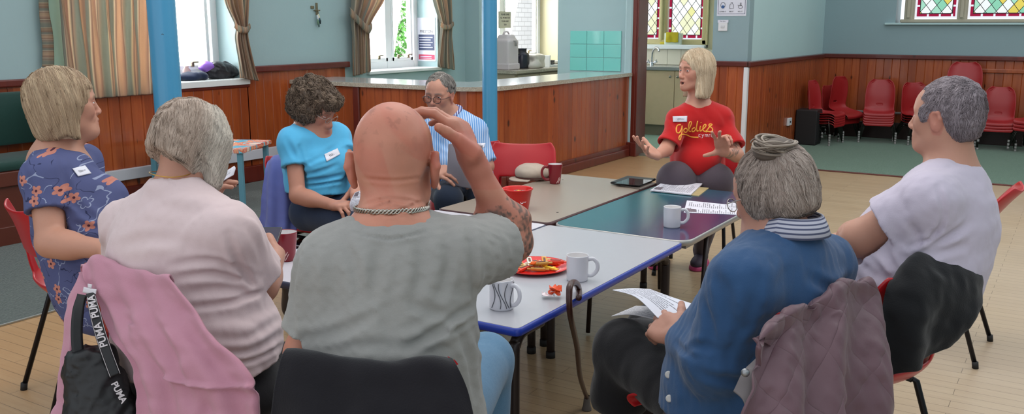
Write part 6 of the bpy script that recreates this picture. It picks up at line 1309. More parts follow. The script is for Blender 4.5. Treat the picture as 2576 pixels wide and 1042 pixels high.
    b=BM();add_box(b,P(673,606,2.955),(.062,.13,.0012),R_);bmobj('screen',b,M('phone_glass','#241d38',.08),t)
    sheet('booklet','folded printed booklet held up in front of the woman in pale pink','booklet',[[P(520,482,3.060),P(550,462,3.060),P(588,440,3.080)],[P(524,466,3.070),P(555,446,3.090),P(592,424,3.090)],[P(540,440,3.120),P(570,430,3.120),P(590,418,3.120)]],mat=paperm('booklet',1,9,False,14,'#c9c6cf'),thick=.003)
    PK=fabric('dusty_pink_knit','#b58292',500,.92,.06)
    tc_=thing('cardigan','dusty pink cardigan draped over the chair of the woman in pale pink','cardigan',(c[0]-f[0]*.3,c[1]-f[1]*.3,0))
    drape('cardigan','','',[[(245,745,2.600),(290,740,2.580),(340,745,2.540),(390,750,2.480),(425,760,2.420)],[(205,682,2.570),(250,675,2.560),(310,685,2.520),(370,700,2.460),(430,718,2.380)],[(208,668,2.530),(245,655,2.520),(300,668,2.470),(365,684,2.410),(428,700,2.340)],[(212,700,2.500),(250,700,2.490),(320,720,2.430),(400,735,2.360),(462,745,2.300)],[(240,742,2.500),(280,765,2.460),(350,790,2.380),(440,800,2.310),(508,805,2.270)],[(278,830,2.460),(330,850,2.380),(400,860,2.310),(480,860,2.270),(556,862,2.240)],[(330,900,2.400),(370,915,2.330),(440,930,2.270),(530,930,2.230),(612,915,2.210)],[(350,985,2.380),(400,990,2.300),(480,995,2.250),(570,990,2.210),(648,975,2.190)],[(352,1080,2.360),(410,1080,2.290),(490,1080,2.240),(580,1080,2.200),(652,1080,2.180)],[(350,1180,2.360),(410,1180,2.290),(490,1180,2.240),(580,1180,2.200),(650,1180,2.180)]],PK,110,120,.007,.013,4,5,.006,parent=tc_,part='right_side',fn=lambda u,v:-.016*np.exp(-((u-.62+.35*(v-.6))/.05)**2)*np.clip((v-.35)*4,0,1)-.016*np.exp(-((v-.72-.12*(u-.5))/.012)**2)*(u>.4)-.012*np.exp(-((u-.35-.1*np.sin(v*6))/.05)**2)*(v>.5))
    drape('cardigan','','',[[(200,690,2.560),(215,684,2.560),(232,700,2.540)],[(196,705,2.530),(215,715,2.510),(240,738,2.500)],[(168,770,2.520),(184,775,2.490),(205,765,2.480)],[(160,860,2.500),(174,865,2.460),(188,865,2.450)],[(150,950,2.480),(168,955,2.440),(184,960,2.430)],[(128,1080,2.460),(158,1080,2.420),(188,1080,2.410)],[(120,1180,2.460),(158,1180,2.420),(188,1180,2.410)]],PK,30,90,.007,.006,2,6,.004,parent=tc_,part='left_side')
    q=[P(225,716,2.475),P(243,726,2.470),P(241,741,2.472),P(208,735,2.485),P(211,722,2.485)];G=net([[P(211,722,2.470),P(228,726,2.465),P(243,728,2.460)],[P(208,736,2.470),P(225,740,2.465),P(241,742,2.460)]],10,4);V,Fs,uv=gridmesh(G,None,.0015);obj('care_label',(V,Fs),M('white_label','#d2cdd3',.6),tc_,'white woven label');G=net([[P(221,714,2.468),P(232,716,2.464)],[P(221,724,2.468),P(230,726,2.464)]],4,4);V,Fs,uv=gridmesh(G,None,.0012);obj('size_tab',(V,Fs),M('white_label','#d2cdd3',.6),tc_)
    tb=thing('tote_bag','black nylon tote bag with a white lettered strap hanging inside the pink cardigan','bag',P(250,960,2.430)*A(1,1,0));BN=M('black_nylon2','#0b0c10',.5,bump=.3,bscale=60)
    S2=SDF();
    for a,b_,ra,rb in (((215,905),(245,1090),.045,.075),((250,900),(300,1090),.045,.07),((200,900),(205,1090),.025,.04)): S2.add(rc(P(*a,2.440),P(*b_,2.430),ra,rb),.05)
    S2.cut(P(240,872,2.440),unit(UP-RT*.1),.01);S2.dis(lambda p:.005*wav(p,61,14)+.003*np.abs(wav(p,62,30)));mesh_part('bag_body',S2,.006,BN,tb)
    def strap(pts,w,mat,nm):
        c=spline([P(*p_) for p_ in pts],40);d=np.gradient(c,axis=0);d/=np.linalg.norm(d,axis=1,keepdims=True);sd=np.cross(d,np.array([unit(CAM-p_) for p_ in c]));G=np.stack([c-sd*w,c-sd*w*.5,c,c+sd*w*.5,c+sd*w],1);V,Fs,uv=gridmesh(G,None,.003);return obj(nm,(V,Fs),mat,tb),c,d,sd
    strap([(207,742,2.460),(197,780,2.435),(193,840,2.425),(198,905,2.420)],.0145,BN,'strap');so,c,d,sd=strap([(228,738,2.460),(236,775,2.435),(250,830,2.420),(266,880,2.410),(290,945,2.400)],.0145,BN,'strap')
    w_=M('white_print3','#c9c4c6',.6)
    for s_ in (-1,1): obj('strap_piping',tube(c[3:]+sd[3:]*s_*.0125+np.array([unit(CAM-p_)*.0025 for p_ in c[3:]]),.0008,4),w_,so)
    for i0 in (9,22): p_=c[i0];ux=-unit(c[i0+3]-c[i0-3]);nn=unit(CAM-p_);uy=unit(np.cross(nn,ux));text('PUMA',.0255,p_+nn*.004,ux,uy,w_,so,'strap_lettering',.0003,.0006)
    p_=P(299,988,2.355);ux=unit(-UPV*.85-RT*-.45);nn=unit(CAM-p_);uy=unit(np.cross(nn,ux));text('PUMA',.022,p_,ux,uy,w_,tb,'bag_lettering',.0003,.0006)
build_pink()
# ======================================================= B: light blue t-shirt
def build_blue():
    f=turn_dir(790,142);r_=unit(np.cross(f,UP));pel=P(812,548,4.65);neck=P(777,322,4.58);shR=P(737,358,4.47);shL=P(846,346,4.7)
    T=person('woman with curly brown hair in a light blue t-shirt, looking down at a paper',(pel[0],pel[1],0))
    H=Head(P(794,268,4.52),unit(turn_dir(790,124)-UP*.62),unit(UP+turn_dir(790,124)*.62),1.06,.96);elR=P(749,492,4.42);wrR=P(842,517,4.28);elL=P(893,440,4.58);wrL=P(905,468,4.33)
    S=SDF();head_sdf(H,S,lids=.0,age=1);S.add(rc(H.W((0,-.02,-.055)),neck-UP*.03,.05,.06),.03);addl(S,torso(pel,neck-UP*.02,f,shL,shR,(.17,.13),(.135,.11),(.15,.105)))
    arm(S,shR,elR,wrR,(.044,.037,.026),P(868,518,4.22),unit(UPV*.9-FW*.3),-1,[(.5,.6),(.55,.7),(.6,.7),(.7,.7)],1.05);arm(S,shL,elL,wrL,(.044,.036,.025),P(905,490,4.24),unit(UPV*.5-FW*.5),1,[(.5,.6)]*4,1.05)
    base='#b7816c';std_person(T,H,S,None,None,neck,base,chestcol(base),fn=lambda V:head_col(H,V,base,brow='#6b5648',cheek=.8))
    Sh=SDF();addl(Sh,torso(pel,neck-UP*.02,f,shL,shR,(.175,.135),(.145,.12),(.152,.11),.012,bust=(.065,.085,.06),trap=.045))
    Sh.add(sleeve(shR,elR,.46,.062,.068),.03);Sh.add(sleeve(shL,elL,.42,.06,.062),.03);Sh.sub(rc(lerp(shR,elR,.25),lerp(shR,elR,1.1),.04,.066),.004);Sh.sub(ell(neck+UP*.040+f*.015,(.076,.08,.045),fr(f,UP)),.008)
    Sh.dis(CR(Sh,[([(752,370),(760,400),(765,430)],.010,.006),([(770,415),(800,400),(840,388)],.010,.006),([(765,440),(810,430),(850,415)],.010,.006),([(765,455),(820,450),(860,440)],.010,.007),([(765,470),(820,462),(865,455)],.008,.006),([(720,350),(735,380),(748,400)],.012,.005),([(775,400),(820,385),(850,365)],.012,.004)],4.1))
    Sh.dis(lambda p:.002*wav(p,71,14));Sh.cut(P(820,492,4.5),unit(-UP+f*.1+RT*-.12));sh=mesh_part('t_shirt',Sh,.0075,fabric('sky_blue_cotton','#56b0dc',600,.9,.04),T);badge(Sh,sh,[(816,388),(849,373),(856,388),(822,407)],4.1,'abc')
    kR=P(962,572,4.1);kL=P(968,520,4.4);legs(T,pel+UP*.05,[kL,kR],[kL*A(1,1,0),kR*A(1,1,0)],f,fabric('dark_denim','#1f2d45',600,.9,.2),M('black_shoe','#1a1a1c',.5),M('shoe_sole','#1c1a19',.7),.085,.07,hw=.165,hd=.14)
    Hs=SDF();Hs.add(H.ell((0,-.026,.033),(.098,.112,.098)),0);Hs.add(H.ell((0,-.055,-.03),(.088,.075,.07)),.04)
    for m in (-1,1): Hs.add(H.ell((m*.07,.0,-.02),(.04,.055,.055)),.03)
    Hs.add(H.ell((0,.055,.07),(.075,.045,.035)),.03);Hs.sub(H.ell((0,.118,-.06),(.064,.06,.095)),.01);Hs.dis(lambda p:.007*wav(p,81,26,6,1.5)+.003*wav(p,82,70))
    def swirl(p): return np.stack([wav(p,91,22),wav(p,92,22),wav(p,93,22)],1)-H.R[2][None]*.5
    hair_obj('hair',T,Hs,.006,'#5a4b40','#8d7967',5200,swirl,step=.008,ns=8,rad=.0011,off=.002,seed=34,jit=.2,wave=.002,wl=.03,lift=.006,shade=.8,stop=lambda q:(H.L(q)[:,1]>.075)&(H.L(q)[:,2]<.03)&(np.abs(H.L(q)[:,0])<.06))
    spectacles(H,T,M('silver_frame','#a9a39c',.3,.8),dz=-.006,fy=.104,th=.0012,rz=.014)
    c=hallchair(pel[0]-f[0]*.02+FW[0]*.1,pel[1]-f[1]*.02+FW[1]*.1,f,'red plastic chair under the woman in the light blue t-shirt')
    sheet('song_sheet','folded white paper held by the woman in light blue','paper',[[P(884,535,4.2),P(905,538,4.16),P(930,545,4.12)],[P(880,512,4.2),P(902,516,4.16),P(930,512,4.12)],[P(893,485,4.22),P(912,478,4.2),P(940,470,4.2)]],mat=PA,thick=.002)
    drape('cardigan','lilac blue cardigan hanging on the chair of the woman in light blue','cardigan',[[(700,440,4.730),(720,435,4.750),(745,430,4.770),(770,430,4.800)],[(678,405,4.740),(700,393,4.740),(730,390,4.800),(765,392,4.880)],[(668,430,4.660),(690,416,4.640),(728,412,4.660),(762,415,4.720)],[(662,490,4.640),(686,485,4.600),(722,485,4.600),(752,495,4.640)],[(658,545,4.640),(684,545,4.580),(722,545,4.580),(748,560,4.600)],[(650,605,4.660),(679,605,4.580),(718,605,4.550),(742,610,4.580)],[(646,650,4.660),(679,650,4.580),(718,650,4.550),(742,650,4.580)]],fabric('lilac_cotton','#6068a4',500,.9,.06),60,60,.006,.012,3,8,.003)
    t=thing('handbag','black handbag under the chair of the woman in light blue','bag',P(800,612,4.55)*A(1,1,0));q=P(790,615,4.6);s=SDF().add(rbox(A(q[0],q[1],.2),(.17,.1,.2),None,.05));s.dis(lambda p:.006*wav(p,3,12));mesh_part('body',s,.01,M('black_leather','#161318',.35,bump=.3),t)
    obj('piping',tube(spline([A(q[0]-.16,q[1]-.09,.36),A(q[0],q[1]-.11,.41),A(q[0]+.16,q[1]-.09,.36)],14),.004,6),M('pale_piping','#8f8a92',.4),t)
build_blue()
# ======================================================= G: man with glasses
def build_glasses():
    f=turn_dir(1150,196);r_=unit(np.cross(f,UP));pel=P(1160,474,5.2);neck=P(1130,292,5.08);shR=P(1090,330,5.02);shL=P(1192,333,5.16)
    T=person('grey haired man with dark rimmed glasses in a blue striped shirt, holding a sheet',(pel[0],pel[1],0))
    H=Head(P(1105,238,5.0),unit(turn_dir(1107,203)-UP*.12),unit(UP+RT*.04),.92);elL=P(1224,418,5.14);wrL=P(1178,440,4.9);elR=P(1070,415,4.98);wrR=P(1094,434,4.82)
    S=SDF();head_sdf(H,S,lids=.1,age=1,jaw=1.2,nose=1.02);S.add(rc(H.W((0,-.02,-.06)),neck-UP*.03,.055,.06),.03);addl(S,torso(pel,neck-UP*.03,f,shL,shR,(.17,.14),(.16,.14),(.16,.11)))
    arm(S,shR,elR,wrR,(.046,.04,.028),P(1115,432,4.78),unit(UPV*.6-FW*.7),1,[(.35,.5),(.4,.55),(.45,.6),(.5,.6)],1.08);arm(S,shL,elL,wrL,(.046,.04,.028),P(1160,432,4.84),unit(UPV*.6-FW*.6),-1,[(.4,.5)]*4,1.05)
    base='#b98672';std_person(T,H,S,None,None,neck,base,chestcol(base),fn=lambda V:head_col(H,V,base,lip=(150,90,85),brow='#8a7f78',cheek=.8))
    Sh=SDF();addl(Sh,torso(pel,neck-UP*.03,f,shL,shR,(.175,.15),(.165,.15),(.162,.118),.014,belly=(.14,.12,.14,.33,.08),trap=.05))
    Sh.add(sleeve(shR,elR,.85,.064,.07),.03);Sh.add(sleeve(shL,elL,.9,.064,.07),.03);Sh.sub(ell(neck+UP*.055+f*.03,(.066,.08,.06),fr(f,UP)),.006);Sh.dis(CR(Sh,[([(1180,340),(1190,380),(1200,410)],.012,.006),([(1110,360),(1130,375),(1160,370)],.012,.004)],4.6));Sh.dis(lambda p:.003*wav(p,91,12));Sh.cut(pel-UP*.02,-UP)
    sh=mesh_part('shirt',Sh,.0075,stripes('blue_stripe_shirt','#c3d3ea','#4c88c8',.0092),T)
    obj('collar',merge([tube(spline([neck+UP*.06-f*.05+r_*.0,neck+UP*.05+r_*s_*.062-f*.01,neck+UP*.02+r_*s_*.055+f*.055,neck-UP*.025+r_*s_*.03+f*.085],20),[.013]*20,8,flat=.45) for s_ in (-1,1)]),stripes('collar_stripe','#4a4f86','#b7c0dd',.012),sh)
    kR=P(1128,500,4.78);kL=P(1212,492,4.86);legs(T,pel,[kL,kR],[kL*A(1,1,0),kR*A(1,1,0)],f,fabric('navy_chinos','#1d2738',600,.9,.15),M('black_shoe','#1a1a1c',.5),M('shoe_sole','#1c1a19',.7),.088,.072)
    Hs=SDF();Hs.add(H.ell((0,-.026,.036),(.083,.100,.090)),0);Hs.sub(H.ell((0,.118,-.015),(.088,.085,.108)),.008);Hs.sub(H.ell((0,.02,-.085),(.12,.16,.075)),.01);Hs.dis(lambda p:.0025*wav(p,84,45))
    hair_obj('hair',T,Hs,.0045,'#6b645f','#a8a29b',3000,down(H,-.02,.8,.5),step=.006,ns=7,rad=.001,off=.0015,seed=44,jit=.25,lift=.003,colf=lambda V,C:C*(1-.35*np.clip(np.abs(H.L(V)[:,0])/.08,0,1)[:,None])+.25*np.clip(np.abs(H.L(V)[:,0])/.08,0,1)[:,None]*A(.5,.48,.46))
    spectacles(H,T,M('dark_frame','#2a1b1e',.3),rx=.0245,rz=.0205,th=.0017,dz=-.010,fy=.110)
    hallchair(pel[0],pel[1],f,'red plastic chair under the man in the blue striped shirt')
    sheet('song_sheet','grey backed sheet of paper held upright by the man in glasses','paper',[[P(1128,362,4.72),P(1165,360,4.70),P(1214,366,4.72)],[P(1126,410,4.74),P(1165,412,4.70),P(1210,420,4.74)],[P(1122,462,4.78),P(1165,472,4.76),P(1205,478,4.78)]],mat=M('sheet_back','#7f7a82',.6),thick=.0015)
    sheet('name_card','small white printed card clipped above the held sheet','card',[[P(1198,361,4.86),P(1221,360,4.86)],[P(1203,372,4.85),P(1218,372,4.85)]],nu=6,nv=4,mat=paperm('card',1,3,False,4),thick=.002)
build_glasses()
# ======================================================= S: blue jumper, bun
def build_bun():
    f=turn_dir(1950,-52);r_=unit(np.cross(f,UP));pel=P(1850,1048,2.42);neck=P(1985,606,2.32);shL=P(1868,716,2.2);shR=P(2072,668,2.5)
    T=person('older woman with a grey bun in a blue jumper, reading printed sheets on her lap',(pel[0],pel[1],0))
    H=Head(P(1938,482,2.34),unit(turn_dir(1944,-58)-UP*.40),unit(UP+turn_dir(1944,-58)*.40),.98,.98);elL=P(1795,915,2.24);wrL=P(1698,845,2.46);elR=P(2000,850,2.8);wrR=P(1780,815,2.82)
    S=SDF();head_sdf(H,S,lids=.1,age=1);S.add(rc(H.W((0,-.02,-.055)),neck-UP*.03,.05,.058),.03);addl(S,torso(pel,neck-UP*.02,f,shL,shR,(.17,.14),(.15,.13),(.155,.12)))
    arm(S,shL,elL,wrL,(.05,.042,.026),P(1657,815,2.53),unit(-FW*.85+UPV*.35-RT*.2),1,[(.35,.6),(.4,.7),(.5,.75),(.55,.8)],1.05,(.45,.15,.25));arm(S,shR,elR,wrR,(.05,.042,.026),P(1750,805,2.82),UP,1,[(.3,.4)]*4)
    base='#b07f6c';std_person(T,H,S,None,None,neck,base,chestcol(base),fn=lambda V:head_col(H,V,base,brow='#8a7f78',cheek=.8))
    Sh=SDF();addl(Sh,torso(pel,neck-UP*.02,f,shL,shR,(.195,.175),(.18,.165),(.178,.14),.018,belly=(.16,.14,.16,.3,.06),trap=.055))
    Sh.add(rc(shL,elL,.082,.075),.04).add(rc(elL,lerp(elL,wrL,.80),.072,.042),.03).add(rc(shR,elR,.078,.07),.03).add(rc(elR,wrR,.06,.04),.03);Sh.sub(ell(neck+UP*.055+f*.02,(.075,.085,.05),fr(f,UP)),.008)
    Sh.dis(CR(Sh,[([(1800,690),(1825,760),(1850,830)],.016,.007),([(1900,700),(1880,800),(1830,900)],.016,.006),([(1890,860),(2000,845),(2110,800)],.012,.006),([(2040,700),(2100,730),(2130,700)],.014,.01),([(1900,950),(1850,960),(1760,940)],.012,.008),([(1770,760),(1790,830),(1770,890)],.012,.006),([(1720,880),(1760,870),(1800,880)],.01,.006),([(1870,640),(1840,720),(1845,800)],.02,.004),([(1700,860),(1720,885),(1750,900)],.008,.005)],1.8))
    Sh.dis(lambda p:.0026*wav(p,95,12)+.001*wav(p,96,40));Sh.cut(P(1760,1065,2.3),-UP);sh=mesh_part('jumper',Sh,.0065,fabric('air_force_blue_knit','#2b4a70',500,.92,.1,.25,'#3b5a80'),T)
    for x,y in ((1682,943),(1684,1003)): q=project(Sh,[(x,y,1.9)])[0];nn=unit(CAM-q);R_=fr(unit(np.cross(nn,RT)),nn);V,Fs=lathe([(0,.003),(.006,.004),(.0095,.003),(.0098,0)],(0,0,0),18);obj('button',(q+V@R_,Fs),M('pearl_button','#b9b7b4',.25),sh)
    # striped collar
    cr=[]
    for a in np.linspace(-2.7,2.7,44)-math.pi/2+math.pi: pass
    aa=np.linspace(-1.9,1.9,44);G=np.stack([np.stack([neck+UP*(hh+.004)-f*.004+(-f*math.cos(a)*(.072+o)+r_*math.sin(a)*(.066+o))-UP*.026*max(0,-math.cos(a)+.2) for a in aa]) for hh,o in ((.028,.012),(.05,.006),(.068,.0),(.066,.006),(.045,.017),(.020,.026))]);V,Fs,uv=gridmesh(G,None,.002)
    n=NT('collar_fine_stripe');u_=n.n('ShaderNodeUVMap').outputs[0];s_=n.sep(u_);cm=n.fin(n.mix(n.math('GREATER_THAN',n.math('FRACT',n.math('MULTIPLY',s_[1],11.)),.62),srgb('#b3b3c0'),srgb('#4a4f6a')),.8);obj('shirt_collar',(V,Fs),cm,sh,'white shirt collar with fine dark stripes',uv=uv)
    kL=P(1568,880,2.72);kR=P(1640,835,3.02);Sk=SDF();hp=A(*pel)
    for k,sg in ((kL,-1),(kR,1)): Sk.add(rc(hp+r_*sg*.07,k,.10,.078),.06).add(rc(k,k-UP*.15+f*.01,.080,.088),.05)
    Sk.add(rc(lerp(kL,kR,.5),lerp(kL,kR,.5)-UP*.14,.07,.08),.06);Sk.cut(kL-UP*.19,-UP,.004);Sk.dis(lambda p:.003*wav(p,97,12));mesh_part('skirt',Sk,.008,fabric('black_skirt','#151417',400,.93),T)
    legs(T,pel,[kL,kR],[kL*A(1,1,0)+f*.02,kR*A(1,1,0)+f*.02],f,fabric('dark_stockings','#2c211f',700,.7),M('black_shoe','#1a1a1c',.5),M('shoe_sole','#1c1a19',.7),.07,.055,.036,name='stockings')
    Hs=SDF();Hs.add(H.ell((0,-.024,.03),(.086,.106,.092)),0);Hs.add(H.ell((0,-.065,-.04),(.072,.052,.06)),.04);Hs.sub(H.ell((0,.12,-.05),(.072,.075,.105)),.012)
    for m in (-1,1): Hs.add(H.ell((m*.068,-.005,-.02),(.022,.04,.05)),.03)
    bc=H.W((-.022,-.058,.098));Hs.dis(lambda p:.002*wav(p,85,50))
    Hs.cut(H.W((0,-.04,-.094)),H.D((0,-.35,-1)),.008)
    def tobun(p): v=bc-p;return v/(np.linalg.norm(v,axis=1,keepdims=True)+1e-9)
    cf=lambda V,C:C*(1+.25*np.clip((-.0-H.L(V)[:,1])/.08,-.8,1)[:,None])
    hair_obj('hair',T,Hs,.005,'#85756c','#ad9f96',7000,tobun,step=.010,ns=15,rad=.0008,off=.0012,seed=54,jit=.10,lift=.003,colf=cf,wave=.0012,wl=.05,stop=lambda q:np.linalg.norm(q-bc,axis=1)<.03)
    hb=T.children[-1];pr=[];rg=np.random.default_rng(9);a1=unit(H.D((1,0,0)));a2=unit(H.D((0,-.45,1)));a2=unit(a2-a1*(a2@a1));a3=np.cross(a1,a2);nb=unit(bc-H.c)
    a2=unit(np.cross(nb,a1));
    for k in range(58):
        rr=.024+.030*rg.random();e=.7+.4*rg.random();ph=rg.random()*6.28;hh=.002+.024*rg.random();tw=rg.integers(1,3);L_=2.2+2.6*rg.random()
        pts=[bc+a1*rr*1.35*math.cos(t)+a2*rr*e*math.sin(t)+nb*(hh+.006*math.sin(tw*t+ph)) for t in np.linspace(ph,ph+L_,26)];V,Fs=tube(pts,[.0014+.0022*math.sin(math.pi*q) for q in np.linspace(.03,.97,26)],6);cc=lerp(A(*srgb('#65584e')),A(*srgb('#aa9c8e')),rg.random());pr.append((V,Fs,np.tile(cc,(len(V),1))))
    Sb_=SDF().add(ell(bc+nb*.002,(.062,.045,.024),np.stack([a1,a2,nb])));V,Fs=polygonize(Sb_,.005);pr.append((V,Fs,np.tile(A(*srgb('#5b4f46')),(len(V),1))));m_=merge(pr);obj('bun',(m_[0],m_[1]),HAIRM,hb,'grey coiled bun',col=m_[2])
    spectacles(H,T,M('silver_frame','#a9a39c',.3,.8),fy=.106,th=.0013,dz=-.008)
    cb=P(2074,815,2.25);hallchair(cb[0]+f[0]*.27,cb[1]+f[1]*.27,f,'red plastic chair under the quilted jacket, seating the woman in the blue jumper')
    t=thing('song_sheets','printed sheets held over the black skirt of the woman in the blue jumper','papers',P(1640,780,2.6));
    sheet('','','',[[P(1541,730,2.66),P(1600,748,2.60),P(1655,800,2.52)],[P(1590,726,2.72),P(1655,756,2.66),P(1715,806,2.58)],[P(1635,728,2.78),P(1690,748,2.72),P(1752,768,2.66)]],mat=paperm('song_a',1,4,False,16,'#cfd1dc'),part='top_sheet',parent=t,thick=.0016,flip=True)
    sheet('','','',[[P(1538,796,2.72),P(1590,792,2.68),P(1680,812,2.58)],[P(1600,770,2.8),P(1650,775,2.74),P(1740,800,2.62)]],mat=paperm('song_b',1,6,False,16,'#b9b7bc'),part='under_sheet',parent=t,thick=.0016)
    n=NT('quilted_mauve');u_=n.n('ShaderNodeUVMap').outputs[0];s_=n.sep(u_);w1=n.math('ADD',n.math('MULTIPLY',s_[0],4.6),n.math('MULTIPLY',s_[1],4.2));w2=n.math('SUBTRACT',n.math('MULTIPLY',s_[0],4.6),n.math('MULTIPLY',s_[1],4.2));g_=lambda w:n.math('MINIMUM',n.math('MULTIPLY',n.math('ABSOLUTE',n.math('SUBTRACT',n.math('FRACT',w),.5)),-3.),-.0)
    q1=n.math('POWER',n.math('SUBTRACT',1.,n.math('MULTIPLY',n.math('ABSOLUTE',n.math('SUBTRACT',n.math('FRACT',w1),.5)),2.)),.35);q2=n.math('POWER',n.math('SUBTRACT',1.,n.math('MULTIPLY',n.math('ABSOLUTE',n.math('SUBTRACT',n.math('FRACT',w2),.5)),2.)),.35);hgt=n.math('MULTIPLY',q1,q2)
    v=n.coord();qm=n.fin(n.mix(n.noise(v,6,3),srgb('#5a4048'),srgb('#6e525a')),.5,0,n.bump(n.math('ADD',hgt,n.math('MULTIPLY',n.noise(v,45,3),.25)),.8,.006),.4,.1)
    jk=drape('jacket','quilted mauve jacket hung over the chair of the woman in the blue jumper','jacket',[[(1971,916,2.130),(2030,856,2.210),(2080,806,2.300),(2130,770,2.360),(2165,765,2.440)],[(1926,863,2.020),(2005,814,2.110),(2070,764,2.220),(2125,722,2.300),(2180,725,2.400)],[(1901,868,1.950),(1968,793,2.040),(2060,758,2.150),(2125,712,2.230),(2185,712,2.330)],[(1891,916,1.990),(1961,838,2.050),(2060,806,2.150),(2130,755,2.230),(2202,751,2.360)],[(1884,980,1.960),(1961,916,2.010),(2060,876,2.110),(2135,836,2.190),(2214,826,2.320)],[(1862,1040,1.940),(1970,1010,1.980),(2060,990,2.070),(2140,946,2.160),(2222,936,2.280)],[(1850,1100,1.940),(1970,1090,1.970),(2060,1080,2.050),(2140,1070,2.140),(2230,1060,2.260)],[(1840,1220,1.940),(1970,1220,1.970),(2060,1220,2.050),(2140,1220,2.140),(2236,1220,2.260)]],qm,110,110,.012,.022,3,15,.006)
    q=P(1875,938,1.97);nn=unit(CAM-q);R_=fr(unit(np.cross(nn,RT)),nn);V,Fs=lathe([(0,.007),(.005,.006),(.009,.003),(.0095,0)],(0,0,0),18);obj('press_stud',(q+V@R_,Fs),M('steel','#8d8f92',.35,.8),jk)
    G=net([[P(1845,985,2.0),P(1880,925,2.02),P(1940,870,2.1)],[P(1870,1010,1.985),P(1905,945,2.0),P(1965,885,2.07)],[P(1880,1060,1.98),P(1925,990,1.99),P(1990,920,2.05)]],20,14);V,Fs,uv=gridmesh(G,.003*wav(G,3,12),.006);obj('lining',(V,Fs),M('grey_lining','#6b6566',.6),jk,'pale grey inner facing')
build_bun()
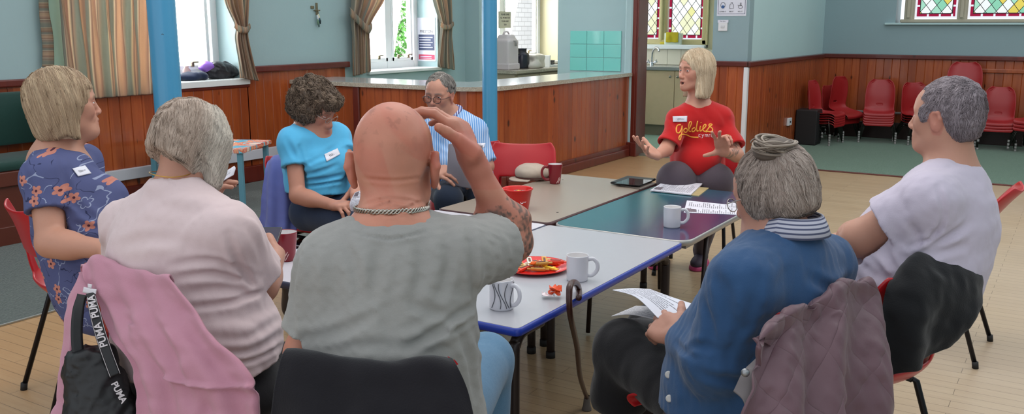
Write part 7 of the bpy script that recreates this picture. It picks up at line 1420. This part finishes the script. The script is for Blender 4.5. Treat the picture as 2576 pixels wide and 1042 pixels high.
# ======================================================= T: short hair, white t-shirt
def build_white():
    f=turn_dir(2390,-56);r_=unit(np.cross(f,UP));pel=P(2165,850,2.80);neck=P(2398,436,2.66);shL=P(2333,506,2.53);shR=P(2420,478,2.83)
    T=person('person with cropped grey hair in a white t-shirt, arms folded, facing left',(pel[0],pel[1],0))
    cq=P(2372,657,2.60);spn=lambda t:(1-t)**2*pel+2*t*(1-t)*cq+t*t*(neck-UP*.02)
    H=Head(P(2376,291,2.64),unit(turn_dir(2382,-70)-UP*.04),UP,.89);elL=P(2160,600,2.64);wrL=P(2135,600,2.86);elR=P(2230,590,3.05);wrR=P(2150,600,2.85)
    S=SDF();head_sdf(H,S,lids=.4,nose=.97);S.add(rc(H.W((0,-.025,-.05)),neck-UP*.02,.053,.064),.04);addl(S,torso(pel,neck-UP*.02,f,shL,shR,(.18,.16),(.165,.15),(.165,.12),spine=spn))
    arm(S,shL,elL,wrL,(.056,.05,.034),wrL+unit(r_-f*.2)*.09,UP,1,[(.4,.5)]*4);arm(S,shR,elR,wrR,(.054,.048,.032),wrR+unit(-r_)*.08,UP,-1,[(.4,.5)]*4)
    base='#b98873';std_person(T,H,S,None,None,neck,base,chestcol(base),fn=lambda V:head_col(H,V,base,brow='#6b5f58',cheek=.5))
    Sh=SDF();addl(Sh,torso(pel,neck-UP*.01,f,shL,shR,(.2,.175),(.185,.175),(.175,.13),.014,belly=(.17,.16,.16,.4,.07),bust=(.07,.09,.07),trap=.055,spine=spn))
    Sh.add(sleeve(shL,elL,.58,.075,.086),.03).add(sleeve(shR,elR,.55,.07,.08),.03);Sh.sub(rc(lerp(shL,elL,.35),lerp(shL,elL,1.1),.045,.08),.004);Sh.sub(ell(neck+UP*.050+f*.03,(.083,.09,.05),fr(f,UP)),.008)
    Sh.dis(CR(Sh,[([(2360,470),(2375,540),(2350,590),(2290,625)],.008,.007),([(2300,640),(2380,600),(2440,560)],.012,.007),([(2270,650),(2340,640),(2430,615)],.012,.007),([(2230,640),(2260,690),(2300,710)],.012,.006),([(2290,560),(2310,600),(2290,625)],.012,.005),([(2160,650),(2220,700),(2300,705)],.014,.006),([(2250,480),(2270,530),(2240,590)],.016,.004),([(2180,640),(2210,670),(2230,700)],.01,.004)],2.0))
    Sh.dis(lambda p:.0024*wav(p,98,12)+.0008*wav(p,99,40));Sh.cut(P(2250,735,2.65),unit(-UP+RT*-.25));mesh_part('t_shirt',Sh,.006,fabric('white_lilac_cotton','#bfb6c6',700,.9,.03),T)
    obj('necklace',tube([neck+UP*.036+f*.02+(r_*math.cos(a)+f*math.sin(a))*.073 for a in np.linspace(2.8,6.6,30)],.0013,6),M('gold','#c79a4a',.3,1),T)
    k=[pel+f*.42-r_*.1,pel+f*.42+r_*.1];legs(T,pel-UP*.01,k,[k[0]*A(1,1,0),k[1]*A(1,1,0)],f,fabric('stone_trousers','#77716c',500,.9),M('grey_shoe','#4a4848',.5),M('shoe_sole','#1c1a19',.7),.095,hw=.20,hd=.17)
    Hs=SDF();Hs.add(H.ell((0,-.022,.031),(.081,.101,.092)),0);Hs.add(H.ell((0,-.062,-.035),(.062,.046,.055)),.04);Hs.sub(H.ell((0,.125,-.015),(.1,.085,.1)),.006);Hs.sub(H.ell((0,.035,-.085),(.12,.085,.085)),.008)
    for m in (-1,1): Hs.sub(H.ell((m*.085,-.004,-.018),(.02,.022,.034)),.005);Hs.add(H.ell((m*.069,.035,.01),(.010,.016,.024)),.01)
    Hs.cut(H.W((0,-.06,-.082)),H.D((0,-.3,-1)),.006);Hs.dis(lambda p:.0015*wav(p,86,60))
    wc=H.W((0.0,-.085,.075))
    def whorl(p): v=p-wc;g=unit(wc-H.c);t=np.cross(np.broadcast_to(g,v.shape),v);v=v/(np.linalg.norm(v,axis=1,keepdims=True)+1e-6)+.45*t/(np.linalg.norm(t,axis=1,keepdims=True)+1e-6);return v
    cf=lambda V,C:C*(1-.28*np.clip((-H.L(V)[:,2]+.0)/.07,0,1)[:,None])*A(1,.97,1.0)
    hair_obj('hair',T,Hs,.0042,'#837a7d','#a89fa3',10000,whorl,step=.0042,ns=6,rad=.0008,off=.0012,seed=64,jit=.3,lift=.003,colf=cf,shade=1.05,var=.2)
    cb=P(2350,694,2.52);hallchair(cb[0]+f[0]*.27,cb[1]+f[1]*.27,f,'red plastic chair under the black coat, seating the person in white')
    drape('coat','black coat hung over the chair of the person in white','coat',[[(2280,708,2.657),(2330,700,2.701),(2380,690,2.741),(2440,690,2.782)],[(2252,700,2.507),(2302,656,2.548),(2375,646,2.603),(2448,652,2.679)],[(2240,710,2.452),(2298,652,2.479),(2372,642,2.524),(2456,654,2.615)],[(2222,758,2.419),(2290,718,2.413),(2380,700,2.451),(2472,705,2.550)],[(2222,840,2.410),(2290,815,2.387),(2370,780,2.425),(2465,765,2.512)],[(2222,905,2.420),(2290,885,2.397),(2350,850,2.433),(2435,815,2.484)],[(2230,946,2.430),(2285,930,2.418),(2335,900,2.459),(2396,850,2.495)]],fabric('black_wool','#121316',300,.95,.1),80,80,.012,.008,2,25,.004)
    c=(-.53,4.52);face(CHN,c[0],c[1],unit(A(-1,.05,0)))
build_white()
